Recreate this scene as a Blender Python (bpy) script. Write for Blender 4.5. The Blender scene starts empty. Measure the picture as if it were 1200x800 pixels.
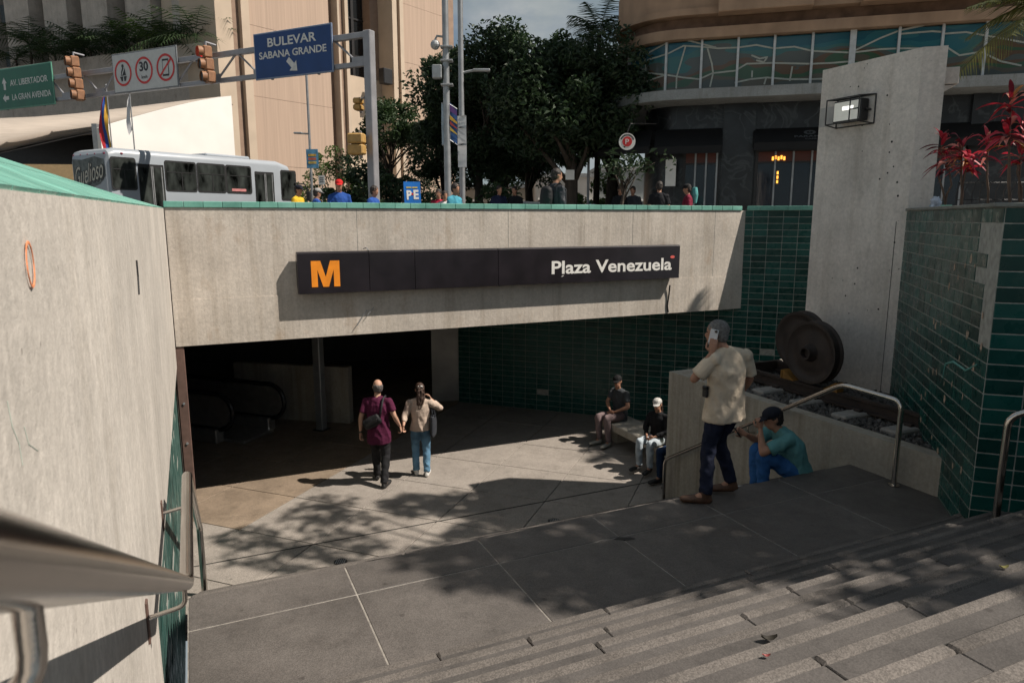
import bpy, math, random
import numpy as np
from mathutils import Vector, Matrix, Quaternion

R = math.radians
sc = bpy.context.scene
col = sc.collection
TMP = bpy.data.scenes.new('workbench')        # small scratch scene for evaluating lettering and remeshes

# ------------------------------------------------------------------ camera
FPX = 820.0                       # focal length in pixels of the 1200 px wide photograph
PITCH = R(10.03)
CP, SP = math.cos(PITCH), math.sin(PITCH)
cam_d = bpy.data.cameras.new('camera')
cam_d.sensor_width = 36.0
cam_d.lens = FPX / 1200 * 36
cam_d.clip_start = 0.05
cam_d.clip_end = 2000
cam_d.dof.use_dof = True
cam_d.dof.focus_distance = 11.0
cam_d.dof.aperture_fstop = 8.0
cam = bpy.data.objects.new('camera', cam_d)
col.objects.link(cam)
cam.location = (0, 0, 0)
cam.rotation_euler = (R(90) - PITCH, 0, 0)
sc.camera = cam

# ------------------------------------------------------------------ sun and sky
TO_SUN = Vector((0.80, -0.10, 1.0)).normalized()
SUN_EL = math.asin(TO_SUN.z)
SUN_ROT = math.atan2(TO_SUN.x, TO_SUN.y)
sun_d = bpy.data.lights.new('sun', 'SUN')
sun_d.energy = 5.0
sun_d.angle = R(0.53)
sun_d.color = (1.0, 0.915, 0.81)
sun = bpy.data.objects.new('sun', sun_d)
col.objects.link(sun)
sun.location = (30, -5, 40)
sun.rotation_euler = TO_SUN.to_track_quat('Z', 'Y').to_euler()

world = bpy.data.worlds.new('World')
sc.world = world
world.use_nodes = True
wn, wl = world.node_tree.nodes, world.node_tree.links
wn.clear()
w_out = wn.new('ShaderNodeOutputWorld')
w_bg = wn.new('ShaderNodeBackground')
w_bg.inputs['Strength'].default_value = 0.05
w_sky = wn.new('ShaderNodeTexSky')
w_sky.sky_type = 'NISHITA'
w_sky.sun_disc = False
w_sky.sun_elevation = SUN_EL
w_sky.sun_rotation = SUN_ROT
w_sky.altitude = 900
w_sky.air_density = 1.0
w_sky.dust_density = 0.6
w_tc = wn.new('ShaderNodeTexCoord')
w_map = wn.new('ShaderNodeMapping')
w_map.inputs['Scale'].default_value = (1.0, 1.0, 2.2)
w_map.inputs['Location'].default_value = (0.9, 0.55, 1.3)
w_noise = wn.new('ShaderNodeTexNoise')
w_noise.inputs['Scale'].default_value = 2.6
w_noise.inputs['Detail'].default_value = 7
w_noise.inputs['Roughness'].default_value = 0.55
w_ramp = wn.new('ShaderNodeValToRGB')
w_ramp.color_ramp.elements[0].position = 0.36
w_ramp.color_ramp.elements[1].position = 0.54
w_n2 = wn.new('ShaderNodeTexNoise')
w_n2.inputs['Scale'].default_value = 6
w_n2.inputs['Detail'].default_value = 5
w_cc = wn.new('ShaderNodeValToRGB')
w_cc.color_ramp.elements[0].position = 0.35
w_cc.color_ramp.elements[0].color = (2.9, 3.9, 4.4, 1)
w_cc.color_ramp.elements[1].position = 0.7
w_cc.color_ramp.elements[1].color = (7.0, 7.3, 7.3, 1)
w_mix = wn.new('ShaderNodeMix')
w_mix.data_type = 'RGBA'
wl.new(w_tc.outputs['Generated'], w_map.inputs['Vector'])
wl.new(w_map.outputs[0], w_noise.inputs['Vector'])
wl.new(w_map.outputs[0], w_n2.inputs['Vector'])
wl.new(w_noise.outputs['Fac'], w_ramp.inputs['Fac'])
wl.new(w_n2.outputs['Fac'], w_cc.inputs['Fac'])
wl.new(w_ramp.outputs['Color'], w_mix.inputs['Factor'])
wl.new(w_sky.outputs[0], w_mix.inputs['A'])
wl.new(w_cc.outputs['Color'], w_mix.inputs['B'])
wl.new(w_mix.outputs['Result'], w_bg.inputs['Color'])
wl.new(w_bg.outputs[0], w_out.inputs['Surface'])

sc.view_settings.view_transform = 'Standard'
sc.view_settings.look = 'None'
sc.view_settings.exposure = 0.36
sc.view_settings.gamma = 1.0
sc.view_settings.use_curve_mapping = False
sc.render.engine = 'CYCLES'
sc.cycles.use_denoising = True
sc.cycles.max_bounces = 5
sc.cycles.diffuse_bounces = 2
sc.cycles.glossy_bounces = 2
sc.cycles.transmission_bounces = 3
sc.cycles.transparent_max_bounces = 4
sc.cycles.use_adaptive_sampling = True
sc.cycles.adaptive_threshold = 0.02
sc.cycles.caustics_reflective = False
sc.cycles.caustics_refractive = False
sc.cycles.sample_clamp_indirect = 6

# ------------------------------------------------------------------ measuring helpers
A = R(24.5)                                   # the stair hall is turned by this angle
U = Vector((math.cos(A), math.sin(A), 0))     # along the portal beam
V = Vector((-math.sin(A), math.cos(A), 0))    # down the stairs, into the portal
D45 = (U + V).normalized()                    # the diagonals of the plan
W45 = (U - V).normalized()
Z = Vector((0, 0, 1))

def P(u, v, z):
    return U * u + V * v + Z * z

def ray(px, py):
    xc, yc = (px - 600) / FPX, (400 - py) / FPX
    return Vector((xc, CP + SP * yc, -SP + CP * yc))

def at_z(px, py, z):
    d = ray(px, py)
    return d * (z / d.z)

def at_y(px, py, y):
    d = ray(px, py)
    return d * (y / d.y)

def on_plane(px, py, p, n):
    d = ray(px, py)
    return d * (p.dot(n) / d.dot(n))

def proj(p):
    f = CP * p.y - SP * p.z
    return 600 + FPX * p.x / f, 400 - FPX * (SP * p.y + CP * p.z) / f, f

STREET = -0.90
LAND = -2.68
FLOOR = -4.35
TOP = 0.136

# ------------------------------------------------------------------ mesh helpers
class MB:
    def __init__(self):
        self.v, self.f, self.m = [], [], []
        self.cur = 0

    def add(self, vs, fs):
        b = len(self.v)
        self.v += [tuple(q) for q in vs]
        self.f += [tuple(b + i for i in g) for g in fs]
        self.m += [self.cur] * len(fs)
        return self

    def box(self, c, size, x=Vector((1, 0, 0)), z=Z, ch=0.0):
        """box centred at c; local x axis, z axis; ch = chamfer"""
        c = Vector(c); x = Vector(x).normalized(); z = Vector(z).normalized()
        y = z.cross(x).normalized()
        h = [s / 2 for s in size]
        if ch <= 0:
            vs = [c + x * sx * h[0] + y * sy * h[1] + z * sz * h[2]
                  for sz in (-1, 1) for sy in (-1, 1) for sx in (-1, 1)]
            return self.add(vs, [(0, 2, 3, 1), (4, 5, 7, 6), (0, 1, 5, 4), (2, 6, 7, 3), (0, 4, 6, 2), (1, 3, 7, 5)])
        vs, idx = [], {}
        for sx in (-1, 1):
            for sy in (-1, 1):
                for sz in (-1, 1):
                    s = (sx, sy, sz)
                    for a in range(3):
                        q = [s[k] * (h[k] - (0 if k == a else ch)) for k in range(3)]
                        idx[(s, a)] = len(vs)
                        vs.append(c + x * q[0] + y * q[1] + z * q[2])
        fs = []
        for a in range(3):
            b_, c_ = (a + 1) % 3, (a + 2) % 3
            for s in (-1, 1):
                cyc = [(-1, -1), (1, -1), (1, 1), (-1, 1)]
                if s < 0: cyc = cyc[::-1]
                face = []
                for p, q in cyc:
                    k = [0, 0, 0]; k[a] = s; k[b_] = p; k[c_] = q
                    face.append(idx[(tuple(k), a)])
                fs.append(tuple(face))
        for a in range(3):            # edges along axis a
            b_, c_ = (a + 1) % 3, (a + 2) % 3
            for p in (-1, 1):
                for q in (-1, 1):
                    k0 = [0, 0, 0]; k0[a] = -1; k0[b_] = p; k0[c_] = q
                    k1 = list(k0); k1[a] = 1
                    k0, k1 = tuple(k0), tuple(k1)
                    fs.append((idx[(k0, b_)], idx[(k1, b_)], idx[(k1, c_)], idx[(k0, c_)]) if p * q > 0 else
                              (idx[(k0, c_)], idx[(k1, c_)], idx[(k1, b_)], idx[(k0, b_)]))
        for sx in (-1, 1):
            for sy in (-1, 1):
                for sz in (-1, 1):
                    s = (sx, sy, sz)
                    t = (idx[(s, 0)], idx[(s, 1)], idx[(s, 2)])
                    fs.append(t if sx * sy * sz > 0 else t[::-1])
        return self.add(vs, fs)

    def prism(self, poly, z0, z1):
        """vertical prism over plan polygon (counter-clockwise list of (x, y)); z0/z1 numbers or lists"""
        n = len(poly)
        za = z0 if isinstance(z0, (list, tuple)) else [z0] * n
        zb = z1 if isinstance(z1, (list, tuple)) else [z1] * n
        vs = [(q[0], q[1], za[i]) for i, q in enumerate(poly)] + [(q[0], q[1], zb[i]) for i, q in enumerate(poly)]
        fs = [tuple(range(n))[::-1], tuple(range(n, 2 * n))]
        fs += [(i, (i + 1) % n, n + (i + 1) % n, n + i) for i in range(n)]
        return self.add(vs, fs)

    def extrude(self, pts, vec):
        """polygon pts (counter-clockwise seen from the side of vec) pushed along vec"""
        n = len(pts); vec = Vector(vec)
        vs = [Vector(q) for q in pts] + [Vector(q) + vec for q in pts]
        fs = [tuple(range(n))[::-1], tuple(range(n, 2 * n))]
        fs += [(i, (i + 1) % n, n + (i + 1) % n, n + i) for i in range(n)]
        return self.add(vs, fs)

    def cyl(self, p0, p1, r0, r1=None, n=10, caps=True):
        p0, p1 = Vector(p0), Vector(p1)
        r1 = r0 if r1 is None else r1
        d = (p1 - p0).normalized()
        x = d.orthogonal().normalized(); y = d.cross(x)
        vs = []
        for p, r in ((p0, r0), (p1, r1)):
            for i in range(n):
                a = 2 * math.pi * i / n
                vs.append(p + x * math.cos(a) * r + y * math.sin(a) * r)
        fs = [(i, (i + 1) % n, n + (i + 1) % n, n + i) for i in range(n)]
        if caps: fs += [tuple(range(n))[::-1], tuple(range(n, 2 * n))]
        return self.add(vs, fs)

    def tube(self, pts, r, n=10, caps=True):
        pts = [Vector(q) for q in pts]
        m = len(pts)
        rs = r if isinstance(r, (list, tuple)) else [r] * m
        vs = []; x = None
        for i, p in enumerate(pts):
            d = (pts[min(i + 1, m - 1)] - pts[max(i - 1, 0)]).normalized()
            if x is None: x = d.orthogonal().normalized()
            x = (x - d * x.dot(d))
            x = x.normalized() if x.length > 1e-6 else d.orthogonal().normalized()
            y = d.cross(x)
            for k in range(n):
                a = 2 * math.pi * k / n
                vs.append(p + x * math.cos(a) * rs[i] + y * math.sin(a) * rs[i])
        fs = []
        for i in range(m - 1):
            for k in range(n):
                fs.append((i * n + k, i * n + (k + 1) % n, (i + 1) * n + (k + 1) % n, (i + 1) * n + k))
        if caps: fs += [tuple(range(n))[::-1], tuple(range((m - 1) * n, m * n))]
        return self.add(vs, fs)

    def loft(self, rings, side, n=14, cap=True):
        """rings: (centre, rx, ry); rx along side, ry across"""
        side = Vector(side).normalized()
        m = len(rings); vs = []
        cs = [Vector(q[0]) for q in rings]
        for i, (c, rx, ry) in enumerate(rings):
            d = (cs[min(i + 1, m - 1)] - cs[max(i - 1, 0)]).normalized()
            s = (side - d * side.dot(d))
            s = s.normalized() if s.length > 1e-4 else d.orthogonal().normalized()
            t = d.cross(s)
            for k in range(n):
                a = 2 * math.pi * k / n
                vs.append(cs[i] + s * math.cos(a) * rx + t * math.sin(a) * ry)
        fs = []
        for i in range(m - 1):
            for k in range(n):
                fs.append((i * n + k, i * n + (k + 1) % n, (i + 1) * n + (k + 1) % n, (i + 1) * n + k))
        if cap: fs += [tuple(range(n))[::-1], tuple(range((m - 1) * n, m * n))]
        return self.add(vs, fs)

    def ball(self, c, rx, ry=None, rz=None, x=Vector((1, 0, 0)), z=Z, n=12, m=8):
        c = Vector(c); ry = rx if ry is None else ry; rz = rx if rz is None else rz
        x = Vector(x).normalized(); z = Vector(z).normalized(); y = z.cross(x)
        vs = [c - z * rz]
        for i in range(1, m):
            b = -math.pi / 2 + math.pi * i / m
            for k in range(n):
                a = 2 * math.pi * k / n
                vs.append(c + x * rx * math.cos(a) * math.cos(b) + y * ry * math.sin(a) * math.cos(b) + z * rz * math.sin(b))
        vs.append(c + z * rz)
        fs = [(0, 1 + (k + 1) % n, 1 + k) for k in range(n)]
        for i in range(m - 2):
            for k in range(n):
                a0 = 1 + i * n
                fs.append((a0 + k, a0 + (k + 1) % n, a0 + n + (k + 1) % n, a0 + n + k))
        last = len(vs) - 1; a0 = 1 + (m - 2) * n
        fs += [(a0 + k, a0 + (k + 1) % n, last) for k in range(n)]
        return self.add(vs, fs)

    def mesh(self, name):
        me = bpy.data.meshes.new(name)
        me.from_pydata(self.v, [], self.f)
        if any(self.m): me.polygons.foreach_set('material_index', self.m)
        me.update()
        return me

    def build(self, name, mats, parent=None, smooth=False):
        return link(name, self.mesh(name), mats, parent, smooth)

def link(name, me, mats, parent=None, smooth=False):
    if smooth is True:
        me.polygons.foreach_set('use_smooth', [True] * len(me.polygons))
    elif smooth:
        me.polygons.foreach_set('use_smooth', [True] * len(me.polygons))
        me.set_sharp_from_angle(angle=R(smooth))
    if mats is not None and len(me.materials) == 0:
        for q in (mats if isinstance(mats, (list, tuple)) else [mats]):
            me.materials.append(q)
    o = bpy.data.objects.new(name, me)
    col.objects.link(o)
    if parent is not None: adopt(o, parent)
    return o

def adopt(o, parent):
    o.parent = parent
    o.matrix_parent_inverse = (parent_world(parent)).inverted()

def parent_world(p):
    m = p.matrix_basis.copy()
    while p.parent is not None:
        m = p.parent.matrix_basis @ p.matrix_parent_inverse @ m if False else parent_world(p.parent) @ p.matrix_parent_inverse @ p.matrix_basis
        return m
    return m

def tag(o, label=None, cat=None, group=None, kind=None):
    if label: o['label'] = label
    if cat: o['category'] = cat
    if group: o['group'] = group
    if kind: o['kind'] = kind
    return o

def thing(name, loc, label, cat, group=None):
    o = bpy.data.objects.new(name, None)
    o.empty_display_size = 0.2
    col.objects.link(o)
    o.location = loc
    return tag(o, label, cat, group)

def piece(name, me, mat, parent, M):
    """an object with shared mesh data placed by matrix M"""
    if mat is not None and len(me.materials) == 0: me.materials.append(mat)
    o = bpy.data.objects.new(name, me)
    col.objects.link(o)
    o.parent = parent
    o.matrix_parent_inverse = parent_world(parent).inverted()
    o.matrix_basis = M
    return o

def frame(o, x, y):
    """matrix with origin o, local x, local y, z = x cross y"""
    x = Vector(x).normalized(); y = Vector(y).normalized(); z = x.cross(y)
    return Matrix(((x.x, y.x, z.x, o[0]), (x.y, y.y, z.y, o[1]), (x.z, y.z, z.z, o[2]), (0, 0, 0, 1)))

# ------------------------------------------------------------------ materials
def nodes_of(m):
    m.use_nodes = True
    nt = m.node_tree
    return nt, nt.nodes, nt.links, nt.nodes['Principled BSDF']

def N(nt, t, **kw):
    n = nt.nodes.new(t)
    for k, v in kw.items():
        if k.startswith('i_'): n.inputs[k[2:].replace('_', ' ')].default_value = v
        else: setattr(n, k, v)
    return n

def plain(name, c, rough=0.6, metal=0.0, var=0.12, scale=8.0, bump=0.0, bscale=60.0, emit=0.0, rnd=0.0, spec=0.5, stretch=None, detail=4):
    """base colour with noise variation, optional per-object randomness, optional bump"""
    m = bpy.data.materials.new(name)
    nt, nn, ll, bs = nodes_of(m)
    bs.inputs['Roughness'].default_value = rough
    bs.inputs['Metallic'].default_value = metal
    bs.inputs['Specular IOR Level'].default_value = spec
    tc = N(nt, 'ShaderNodeTexCoord')
    vec = tc.outputs['Object']
    if stretch:
        mp = N(nt, 'ShaderNodeMapping')
        mp.inputs['Scale'].default_value = stretch
        ll.new(vec, mp.inputs['Vector']); vec = mp.outputs[0]
    nz = N(nt, 'ShaderNodeTexNoise')
    nz.inputs['Scale'].default_value = scale
    nz.inputs['Detail'].default_value = detail
    ll.new(vec, nz.inputs['Vector'])
    rp = N(nt, 'ShaderNodeValToRGB')
    c = Vector(c[:3])
    rp.color_ramp.elements[0].position = 0.3
    rp.color_ramp.elements[1].position = 0.7
    rp.color_ramp.elements[0].color = (*[max(0, q * (1 - var)) for q in c], 1)
    rp.color_ramp.elements[1].color = (*[min(1, q * (1 + var)) for q in c], 1)
    ll.new(nz.outputs['Fac'], rp.inputs['Fac'])
    out = rp.outputs['Color']
    if rnd > 0:
        oi = N(nt, 'ShaderNodeObjectInfo')
        mr = N(nt, 'ShaderNodeMapRange')
        mr.inputs['To Min'].default_value = 1 - rnd
        mr.inputs['To Max'].default_value = 1 + rnd
        ll.new(oi.outputs['Random'], mr.inputs['Value'])
        hs = N(nt, 'ShaderNodeHueSaturation')
        ll.new(mr.outputs[0], hs.inputs['Value'])
        ll.new(out, hs.inputs['Color'])
        out = hs.outputs[0]
    ll.new(out, bs.inputs['Base Color'])
    if bump > 0:
        nb = N(nt, 'ShaderNodeTexNoise')
        nb.inputs['Scale'].default_value = bscale
        nb.inputs['Detail'].default_value = 3
        ll.new(vec, nb.inputs['Vector'])
        bp_ = N(nt, 'ShaderNodeBump')
        bp_.inputs['Strength'].default_value = bump
        bp_.inputs['Distance'].default_value = 0.02
        ll.new(nb.outputs['Fac'], bp_.inputs['Height'])
        ll.new(bp_.outputs[0], bs.inputs['Normal'])
    if emit > 0:
        bs.inputs['Emission Color'].default_value = (*c, 1)
        bs.inputs['Emission Strength'].default_value = emit
    return m

def concrete(name, c, streak=0.25, board=0.0, stain=(0.16, 0.12, 0.085), stain_amt=0.5, along=None, bump=0.25):
    """weathered concrete: blotches, vertical run-off streaks, board marks, pores"""
    m = bpy.data.materials.new(name)
    nt, nn, ll, bs = nodes_of(m)
    bs.inputs['Roughness'].default_value = 0.85
    bs.inputs['Specular IOR Level'].default_value = 0.25
    tc = N(nt, 'ShaderNodeTexCoord')
    v = tc.outputs['Object']
    c = Vector(c)
    def noise(scale, detail=5, rough=0.55, st=None):
        vec = v
        if st:
            mp = N(nt, 'ShaderNodeMapping'); mp.inputs['Scale'].default_value = st
            ll.new(v, mp.inputs['Vector']); vec = mp.outputs[0]
        q = N(nt, 'ShaderNodeTexNoise')
        q.inputs['Scale'].default_value = scale; q.inputs['Detail'].default_value = detail; q.inputs['Roughness'].default_value = rough
        ll.new(vec, q.inputs['Vector'])
        return q.outputs['Fac']
    def ramp(f, p0, p1, c0, c1):
        r = N(nt, 'ShaderNodeValToRGB')
        r.color_ramp.elements[0].position = p0; r.color_ramp.elements[1].position = p1
        r.color_ramp.elements[0].color = (*c0, 1); r.color_ramp.elements[1].color = (*c1, 1)
        ll.new(f, r.inputs['Fac'])
        return r.outputs['Color']
    def mix(mode, fac, a, b):
        q = N(nt, 'ShaderNodeMix'); q.data_type = 'RGBA'; q.blend_type = mode
        if isinstance(fac, float): q.inputs['Factor'].default_value = fac
        else: ll.new(fac, q.inputs['Factor'])
        ll.new(a, q.inputs['A']); ll.new(b, q.inputs['B'])
        return q.outputs['Result']
    base = ramp(noise(1.3, 5, 0.6), 0.3, 0.72, c * 0.80, c * 1.12)
    fine = ramp(noise(22, 4, 0.7), 0.3, 0.7, (0.84, 0.84, 0.84), (1.1, 1.1, 1.1))
    out = mix('MULTIPLY', 1.0, base, fine)
    if streak > 0:
        st = ramp(noise(1.0, 4, 0.65, (5.0, 5.0, 0.22)), 0.50, 0.78, (1, 1, 1), (1 - streak, 1 - streak * 1.1, 1 - streak * 1.25))
        out = mix('MULTIPLY', 1.0, out, st)
    if board > 0:
        bd = ramp(noise(1.0, 3, 0.6, (16, 16, 0.25)), 0.32, 0.68, (1 - board,) * 3, (1 + board * 0.5,) * 3)
        out = mix('MULTIPLY', 1.0, out, bd)
    sm = ramp(noise(2.1, 6, 0.72, (1.2, 1.2, 0.7)), 0.57, 0.74, (0, 0, 0), (stain_amt,) * 3)
    sc_ = N(nt, 'ShaderNodeRGB'); sc_.outputs[0].default_value = (*stain, 1)
    out = mix('MIX', sm, out, sc_.outputs[0])
    vo = N(nt, 'ShaderNodeTexVoronoi'); vo.inputs['Scale'].default_value = 9.0
    ll.new(v, vo.inputs['Vector'])
    pore = ramp(vo.outputs['Distance'], 0.03, 0.075, (0.45, 0.43, 0.42), (1, 1, 1))
    out = mix('MULTIPLY', 0.7, out, pore)
    ll.new(out, bs.inputs['Base Color'])
    if bump:
        b1 = N(nt, 'ShaderNodeBump'); b1.inputs['Strength'].default_value = bump; b1.inputs['Distance'].default_value = 0.015
        ll.new(noise(30, 3, 0.7), b1.inputs['Height'])
        if board > 0:
            b2 = N(nt, 'ShaderNodeBump'); b2.inputs['Strength'].default_value = 0.35; b2.inputs['Distance'].default_value = 0.012
            ll.new(noise(1.0, 2, 0.5, (16, 16, 0.2)), b2.inputs['Height'])
            ll.new(b1.outputs[0], b2.inputs['Normal'])
            ll.new(b2.outputs[0], bs.inputs['Normal'])
        else:
            ll.new(b1.outputs[0], bs.inputs['Normal'])
    return m

def terrazzo(name, c, rough=0.5, speck=0.35, blotch=0.2, rnd=0.06, grime=0.35):
    m = bpy.data.materials.new(name)
    nt, nn, ll, bs = nodes_of(m)
    bs.inputs['Roughness'].default_value = rough
    bs.inputs['Specular IOR Level'].default_value = 0.35
    g = N(nt, 'ShaderNodeNewGeometry')
    v = g.outputs['Position']
    c = Vector(c)
    def noise(scale, detail=5, rough=0.55):
        q = N(nt, 'ShaderNodeTexNoise')
        q.inputs['Scale'].default_value = scale; q.inputs['Detail'].default_value = detail; q.inputs['Roughness'].default_value = rough
        ll.new(v, q.inputs['Vector']); return q.outputs['Fac']
    def ramp(f, p0, p1, c0, c1):
        r = N(nt, 'ShaderNodeValToRGB')
        r.color_ramp.elements[0].position = p0; r.color_ramp.elements[1].position = p1
        r.color_ramp.elements[0].color = (*c0, 1); r.color_ramp.elements[1].color = (*c1, 1)
        ll.new(f, r.inputs['Fac']); return r.outputs['Color']
    def mix(mode, fac, a, b):
        q = N(nt, 'ShaderNodeMix'); q.data_type = 'RGBA'; q.blend_type = mode; q.inputs['Factor'].default_value = fac
        ll.new(a, q.inputs['A']); ll.new(b, q.inputs['B']); return q.outputs['Result']
    base = ramp(noise(1.7, 5, 0.6), 0.3, 0.7, c * (1 - blotch), c * (1 + blotch))
    vo = N(nt, 'ShaderNodeTexVoronoi'); vo.inputs['Scale'].default_value = 190
    ll.new(v, vo.inputs['Vector'])
    bw = N(nt, 'ShaderNodeRGBToBW'); ll.new(vo.outputs['Color'], bw.inputs[0])
    sp = ramp(bw.outputs[0], 0.25, 0.8, (1 - speck,) * 3, (1 + speck,) * 3)
    out = mix('MULTIPLY', 1.0, base, sp)
    gr = ramp(noise(4.5, 6, 0.75), 0.5, 0.75, (1, 1, 1), (1 - grime, 1 - grime, 1 - grime))
    out = mix('MULTIPLY', 1.0, out, gr)
    spots = N(nt, 'ShaderNodeTexVoronoi'); spots.inputs['Scale'].default_value = 3.3
    ll.new(v, spots.inputs['Vector'])
    gum = ramp(spots.outputs['Distance'], 0.045, 0.075, (0.55, 0.54, 0.53), (1, 1, 1))
    out = mix('MULTIPLY', 0.8, out, gum)
    oi = N(nt, 'ShaderNodeObjectInfo'); mr = N(nt, 'ShaderNodeMapRange')
    mr.inputs['To Min'].default_value = 1 - rnd; mr.inputs['To Max'].default_value = 1 + rnd
    ll.new(oi.outputs['Random'], mr.inputs['Value'])
    hs = N(nt, 'ShaderNodeHueSaturation'); ll.new(mr.outputs[0], hs.inputs['Value']); ll.new(out, hs.inputs['Color'])
    ll.new(hs.outputs[0], bs.inputs['Base Color'])
    rr = ramp(noise(6, 6, 0.7), 0.3, 0.75, (rough * 0.8,) * 3, (min(1, rough * 1.35),) * 3)
    ll.new(rr, bs.inputs['Roughness'])
    b1 = N(nt, 'ShaderNodeBump'); b1.inputs['Strength'].default_value = 0.25; b1.inputs['Distance'].default_value = 0.006
    ll.new(noise(70, 2, 0.7), b1.inputs['Height']); ll.new(b1.outputs[0], bs.inputs['Normal'])
    return m

def tile_mat(name, c, rough=0.18, rnd=0.35, wear=0.5):
    m = bpy.data.materials.new(name)
    nt, nn, ll, bs = nodes_of(m)
    bs.inputs['Roughness'].default_value = rough
    bs.inputs['Specular IOR Level'].default_value = 0.3
    g = N(nt, 'ShaderNodeNewGeometry')
    nz = N(nt, 'ShaderNodeTexNoise'); nz.inputs['Scale'].default_value = 3.0; nz.inputs['Detail'].default_value = 7; nz.inputs['Roughness'].default_value = 0.65
    ll.new(g.outputs['Position'], nz.inputs['Vector'])
    rp = N(nt, 'ShaderNodeValToRGB')
    c = Vector(c)
    rp.color_ramp.elements[0].position = 0.35; rp.color_ramp.elements[1].position = 0.75
    rp.color_ramp.elements[0].color = (*(c * 0.8), 1)
    rp.color_ramp.elements[1].color = (*(c * 1.1 + Vector((0.03, 0.032, 0.03)) * wear), 1)
    ll.new(nz.outputs['Fac'], rp.inputs['Fac'])
    oi = N(nt, 'ShaderNodeObjectInfo'); mr = N(nt, 'ShaderNodeMapRange')
    mr.inputs['To Min'].default_value = 1 - rnd; mr.inputs['To Max'].default_value = 1 + rnd
    ll.new(oi.outputs['Random'], mr.inputs['Value'])
    hs = N(nt, 'ShaderNodeHueSaturation'); ll.new(mr.outputs[0], hs.inputs['Value']); ll.new(rp.outputs[0], hs.inputs['Color'])
    ll.new(hs.outputs[0], bs.inputs['Base Color'])
    n2 = N(nt, 'ShaderNodeTexNoise'); n2.inputs['Scale'].default_value = 9; n2.inputs['Detail'].default_value = 6
    ll.new(g.outputs['Position'], n2.inputs['Vector'])
    r2 = N(nt, 'ShaderNodeMapRange'); r2.inputs['From Min'].default_value = 0.3; r2.inputs['From Max'].default_value = 0.7
    r2.inputs['To Min'].default_value = rough * 0.7; r2.inputs['To Max'].default_value = rough * 2.2
    ll.new(n2.outputs['Fac'], r2.inputs['Value']); ll.new(r2.outputs[0], bs.inputs['Roughness'])
    b1 = N(nt, 'ShaderNodeBump'); b1.inputs['Strength'].default_value = 0.12; b1.inputs['Distance'].default_value = 0.01
    n3 = N(nt, 'ShaderNodeTexNoise'); n3.inputs['Scale'].default_value = 14
    ll.new(g.outputs['Position'], n3.inputs['Vector'])
    ll.new(n3.outputs['Fac'], b1.inputs['Height']); ll.new(b1.outputs[0], bs.inputs['Normal'])
    return m

def leaf_mat(name, c, trans=0.35, rough=0.5):
    m = bpy.data.materials.new(name)
    nt, nn, ll, bs = nodes_of(m)
    g = N(nt, 'ShaderNodeNewGeometry')
    nz = N(nt, 'ShaderNodeTexNoise'); nz.inputs['Scale'].default_value = 1.1; nz.inputs['Detail'].default_value = 6; nz.inputs['Roughness'].default_value = 0.75
    ll.new(g.outputs['Position'], nz.inputs['Vector'])
    rp = N(nt, 'ShaderNodeValToRGB')
    c = Vector(c)
    rp.color_ramp.elements[0].position = 0.32; rp.color_ramp.elements[1].position = 0.7
    rp.color_ramp.elements[0].color = (*(c * 0.6), 1)
    rp.color_ramp.elements[1].color = (c.x * 1.6, c.y * 1.35, c.z * 1.1, 1)
    ll.new(nz.outputs['Fac'], rp.inputs['Fac'])
    ll.new(rp.outputs[0], bs.inputs['Base Color'])
    bs.inputs['Roughness'].default_value = rough
    tr = N(nt, 'ShaderNodeBsdfTranslucent')
    ll.new(rp.outputs[0], tr.inputs['Color'])
    mx = N(nt, 'ShaderNodeMixShader'); mx.inputs[0].default_value = trans
    ll.new(bs.outputs[0], mx.inputs[1]); ll.new(tr.outputs[0], mx.inputs[2])
    ll.new(mx.outputs[0], nn['Material Output'].inputs['Surface'])
    return m

def glass_mat(name, tint=(0.05, 0.07, 0.08), rough=0.05, alpha=0.35):
    """dark street glazing: glossy, partly see-through"""
    m = bpy.data.materials.new(name)
    nt, nn, ll, bs = nodes_of(m)
    bs.inputs['Base Color'].default_value = (*tint, 1)
    bs.inputs['Roughness'].default_value = rough
    nz = N(nt, 'ShaderNodeTexNoise'); nz.inputs['Scale'].default_value = 1.5
    b1 = N(nt, 'ShaderNodeBump'); b1.inputs['Strength'].default_value = 0.04; b1.inputs['Distance'].default_value = 0.05
    ll.new(nz.outputs['Fac'], b1.inputs['Height']); ll.new(b1.outputs[0], bs.inputs['Normal'])
    tr = N(nt, 'ShaderNodeBsdfTransparent'); tr.inputs['Color'].default_value = (0.75, 0.85, 0.85, 1)
    mx = N(nt, 'ShaderNodeMixShader'); mx.inputs[0].default_value = 1 - alpha
    ll.new(tr.outputs[0], mx.inputs[1]); ll.new(bs.outputs[0], mx.inputs[2])
    ll.new(mx.outputs[0], nn['Material Output'].inputs['Surface'])
    return m

def text_mesh(s, bold=0.0, extrude=0.0):
    cu = bpy.data.curves.new('t', 'FONT')
    cu.body = s; cu.offset = bold; cu.extrude = extrude
    cu.resolution_u = 4
    o = bpy.data.objects.new('t', cu)
    TMP.collection.objects.link(o)
    dg = TMP.view_layers[0].depsgraph
    dg.update()
    me = bpy.data.meshes.new_from_object(o.evaluated_get(dg))
    bpy.data.objects.remove(o); bpy.data.curves.remove(cu)
    co = np.empty(len(me.vertices) * 3); me.vertices.foreach_get('co', co); co = co.reshape(-1, 3)
    return me, co.min(0), co.max(0)

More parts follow.
